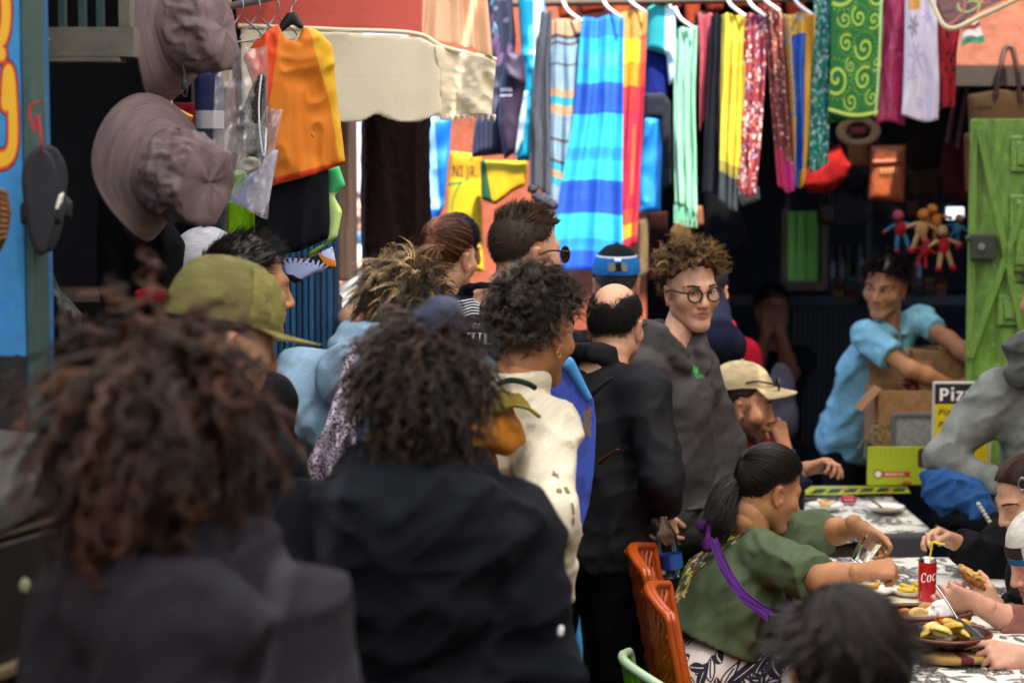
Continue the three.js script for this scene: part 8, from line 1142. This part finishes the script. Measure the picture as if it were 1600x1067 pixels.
// boxes, crate and boards behind the far table
{
  const z = 7.95, cb = paint(0x9a7248, { roughness: 0.9, bumpScale: 0.001 }), t = thing('cardboard_box', 'open cardboard box beneath the hands of the young man in blue', 'box', P(1420, 700, z)); const w = X(1478, z) - X(1372, z), h = Y(610, z) - Y(700, z), c = P(1425, 655, z);
  part(t, 'front', put(rbox(w, h, 0.008, 0.002), c), cb); part(t, 'back', put(rbox(w, h, 0.008, 0.002), c.clone().add(V(0, 0, -0.3))), cb); for (const s of [-1, 1]) part(t, 'side', put(rbox(0.008, h, 0.284, 0.002), c.clone().add(V(s * (w / 2 - 0.004), 0, -0.15))), cb);
  part(t, 'flap', put(rbox(w * 0.98, 0.1, 0.006, 0.002), c.clone().add(V(0.02, h / 2 + 0.04, -0.33)), quat(0, -20)), cb); part(t, 'flap', put(rbox(0.12, 0.006, 0.16, 0.002), c.clone().add(V(-w / 2 - 0.04, h / 2 - 0.03, 0.0)), quat(0, 0, 48)), cb); part(t, 'seam', put(rbox(w * 0.99, 0.003, 0.004, 0.001), c.clone().add(V(0, -0.03, 0.005))), paint(0x6a4c30));
  const b2 = thing('cardboard_box', 'second cardboard box standing behind the open one', 'box', P(1470, 600, 8.3)); part(b2, 'box_body', put(rbox(0.28, 0.26, 0.25, 0.004), P(1468, 592, 8.45)), cb); part(b2, 'flap', put(rbox(0.26, 0.008, 0.12, 0.002), P(1462, 560, 8.4), quat(20, 40)), cb);
  single('red_tomatoes', 'red produce glimpsed between the boxes', 'produce', merge([[1420, 598], [1434, 592], [1428, 606]].map(([x, y]) => nets([ell(P(x, y, 8.1), [0.025, 0.022, 0.025], null, 0.005)], 0.005))), std(0x6a1010, { roughness: 0.3 }));
  const f = thing('metal_tray', 'grey framed metal board leaning in front of the cardboard box', 'board', P(1430, 700, 7.9)); part(f, 'board_panel', put(rbox(X(1475, 7.9) - X(1400, 7.9), Y(650, 7.9) - Y(702, 7.9), 0.012, 0.002), P(1438, 677, 7.86)), paint(0x8c8a88)); part(f, 'board_frame', merge([put(rbox(0.21, 0.018, 0.02, 0.004), P(1437, 648, 7.85)), put(rbox(0.018, 0.14, 0.02, 0.004), P(1397, 675, 7.85))]), paint(0x5f6266));
  const st = []; const rnd = rng(5); for (let i = 0; i < 16; i++) { const p = P(1362 + rnd() * 18, 664 + rnd() * 18, 7.85); st.push(tube([p, p.clone().add(V((rnd() - 0.5) * 0.07, (rnd() - 0.5) * 0.06, 0.03)), p.clone().add(V((rnd() - 0.5) * 0.1, -0.05 * rnd(), 0)), p.clone().add(V((rnd() - 0.6) * 0.1, -0.12 * rnd(), 0))], 0.0022, 10, 4)); } single('straw_tuft', 'tangle of straw twine by the cardboard box', 'twine', merge(st), std(0x8a7c54));
}
{
  const z = 7.75, s = thing('breakfast_board', 'lime green breakfast board with red ribbon and brown badge', 'sign', P(1412, 755, z)); const tx = canvasTex(512, 256, (c, w, h) => { c.fillStyle = '#9aa81c'; c.fillRect(0, 0, w, h); const r = rng(4); for (let i = 0; i < 60; i++) { c.fillStyle = 'rgba(70,80,10,0.25)'; c.fillRect(r() * w * 0.6, 0, 2, r() * 80); } c.fillStyle = '#4a2418'; c.beginPath(); c.roundRect(330, 10, 200, 130, 20); c.fill(); c.fillStyle = '#c8a828'; c.beginPath(); c.arc(450, 100, 26, 3.14, 6.28); c.fill(); for (let i = 0; i < 6; i++) { const a = -2.8 + i * 0.5; c.beginPath(); c.arc(450 + Math.cos(a) * 50, 96 + Math.sin(a) * 50, 8, 0, 7); c.fill(); } c.fillStyle = '#a8281c'; c.beginPath(); c.moveTo(100, 168); c.lineTo(290, 168); c.lineTo(278, 186); c.lineTo(290, 204); c.lineTo(100, 204); c.fill(); c.fillStyle = '#e0dcc8'; c.font = 'bold 24px sans-serif'; c.fillText('BREAKFAST', 116, 194); c.fillStyle = '#6a5a30'; c.beginPath(); c.arc(72, 184, 32, 0, 7); c.fill(); c.fillStyle = '#d8d4c0'; c.beginPath(); c.arc(72, 184, 22, 0, 7); c.fill(); c.fillStyle = '#a8281c'; c.fillRect(400, 166, 100, 40); c.fillRect(230, 236, 60, 20); });
  part(s, 'face', put(new THREE.PlaneGeometry(X(1478, z) - X(1356, z), Y(699, z) - Y(758, z)), P(1417, 728, z - 0.016)), printed(tx, { roughness: 0.45 })); part(s, 'board', put(rbox(X(1478, z) - X(1355, z), Y(698, z) - Y(759, z), 0.02, 0.006), P(1417, 728, z)), std(0x8a9820));
  const p = thing('pizza_sign', 'black and yellow pizza menu sign in white frame behind the grey hoodie', 'sign', P(1490, 740, z - 0.2)); const z2 = z - 0.25, t2 = canvasTex(256, 512, (c, w, h) => { c.fillStyle = '#c8b410'; c.fillRect(0, 0, w, h); c.fillStyle = '#26282a'; c.fillRect(0, 0, w, h * 0.2); c.fillStyle = '#e8e4dc'; c.font = 'bold 92px sans-serif'; c.fillText('Pizza', 14, 86); c.fillStyle = '#1c1c18'; c.font = 'italic bold 44px sans-serif'; ['Pizza M', 'Pizza V', 'Pizza F', 'Pizza T', 'Panini', 'Tacos'].forEach((s2, i) => c.fillText(s2, 12, 160 + i * 62)); });
  part(p, 'menu_face', put(new THREE.PlaneGeometry(X(1545, z2) - X(1461, z2), Y(599, z2) - Y(756, z2)), P(1503, 678, z2 - 0.014)), printed(t2, { roughness: 0.4 })); part(p, 'sign_frame', put(rbox(X(1548, z2) - X(1456, z2), Y(595, z2) - Y(760, z2), 0.02, 0.005), P(1503, 678, z2)), std(0xb8b0a4));
}
single('dark_seat_back', 'dark grey seat back between the two tables', 'chair', put(rbox(0.17, 0.4, 0.04, 0.02), P(1412, 925, 6.78).add(V(0, 0, 0)), quat(0, -8)), std(0x2c2a30, { roughness: 0.7 }));
single('patterned_cushion', 'brown and cream patterned cushion beside the far table', 'cushion', nets([cap(P(1478, 830, 6.95), P(1530, 822, 6.9), 0.04, 0.05, 0.02)], 0.008), printed(canvasTex(64, 64, (c, w, h) => { c.fillStyle = '#4a2c1c'; c.fillRect(0, 0, w, h); const r = rng(3); for (let i = 0; i < 60; i++) { c.fillStyle = ['#b09870', '#6a2818', '#3a3a20'][i % 3]; c.beginPath(); c.arc(r() * w, r() * h, 1 + r() * 4, 0, 7); c.fill(); } }, { rep: [4, 4] })));
renderer.render(scene, camera);
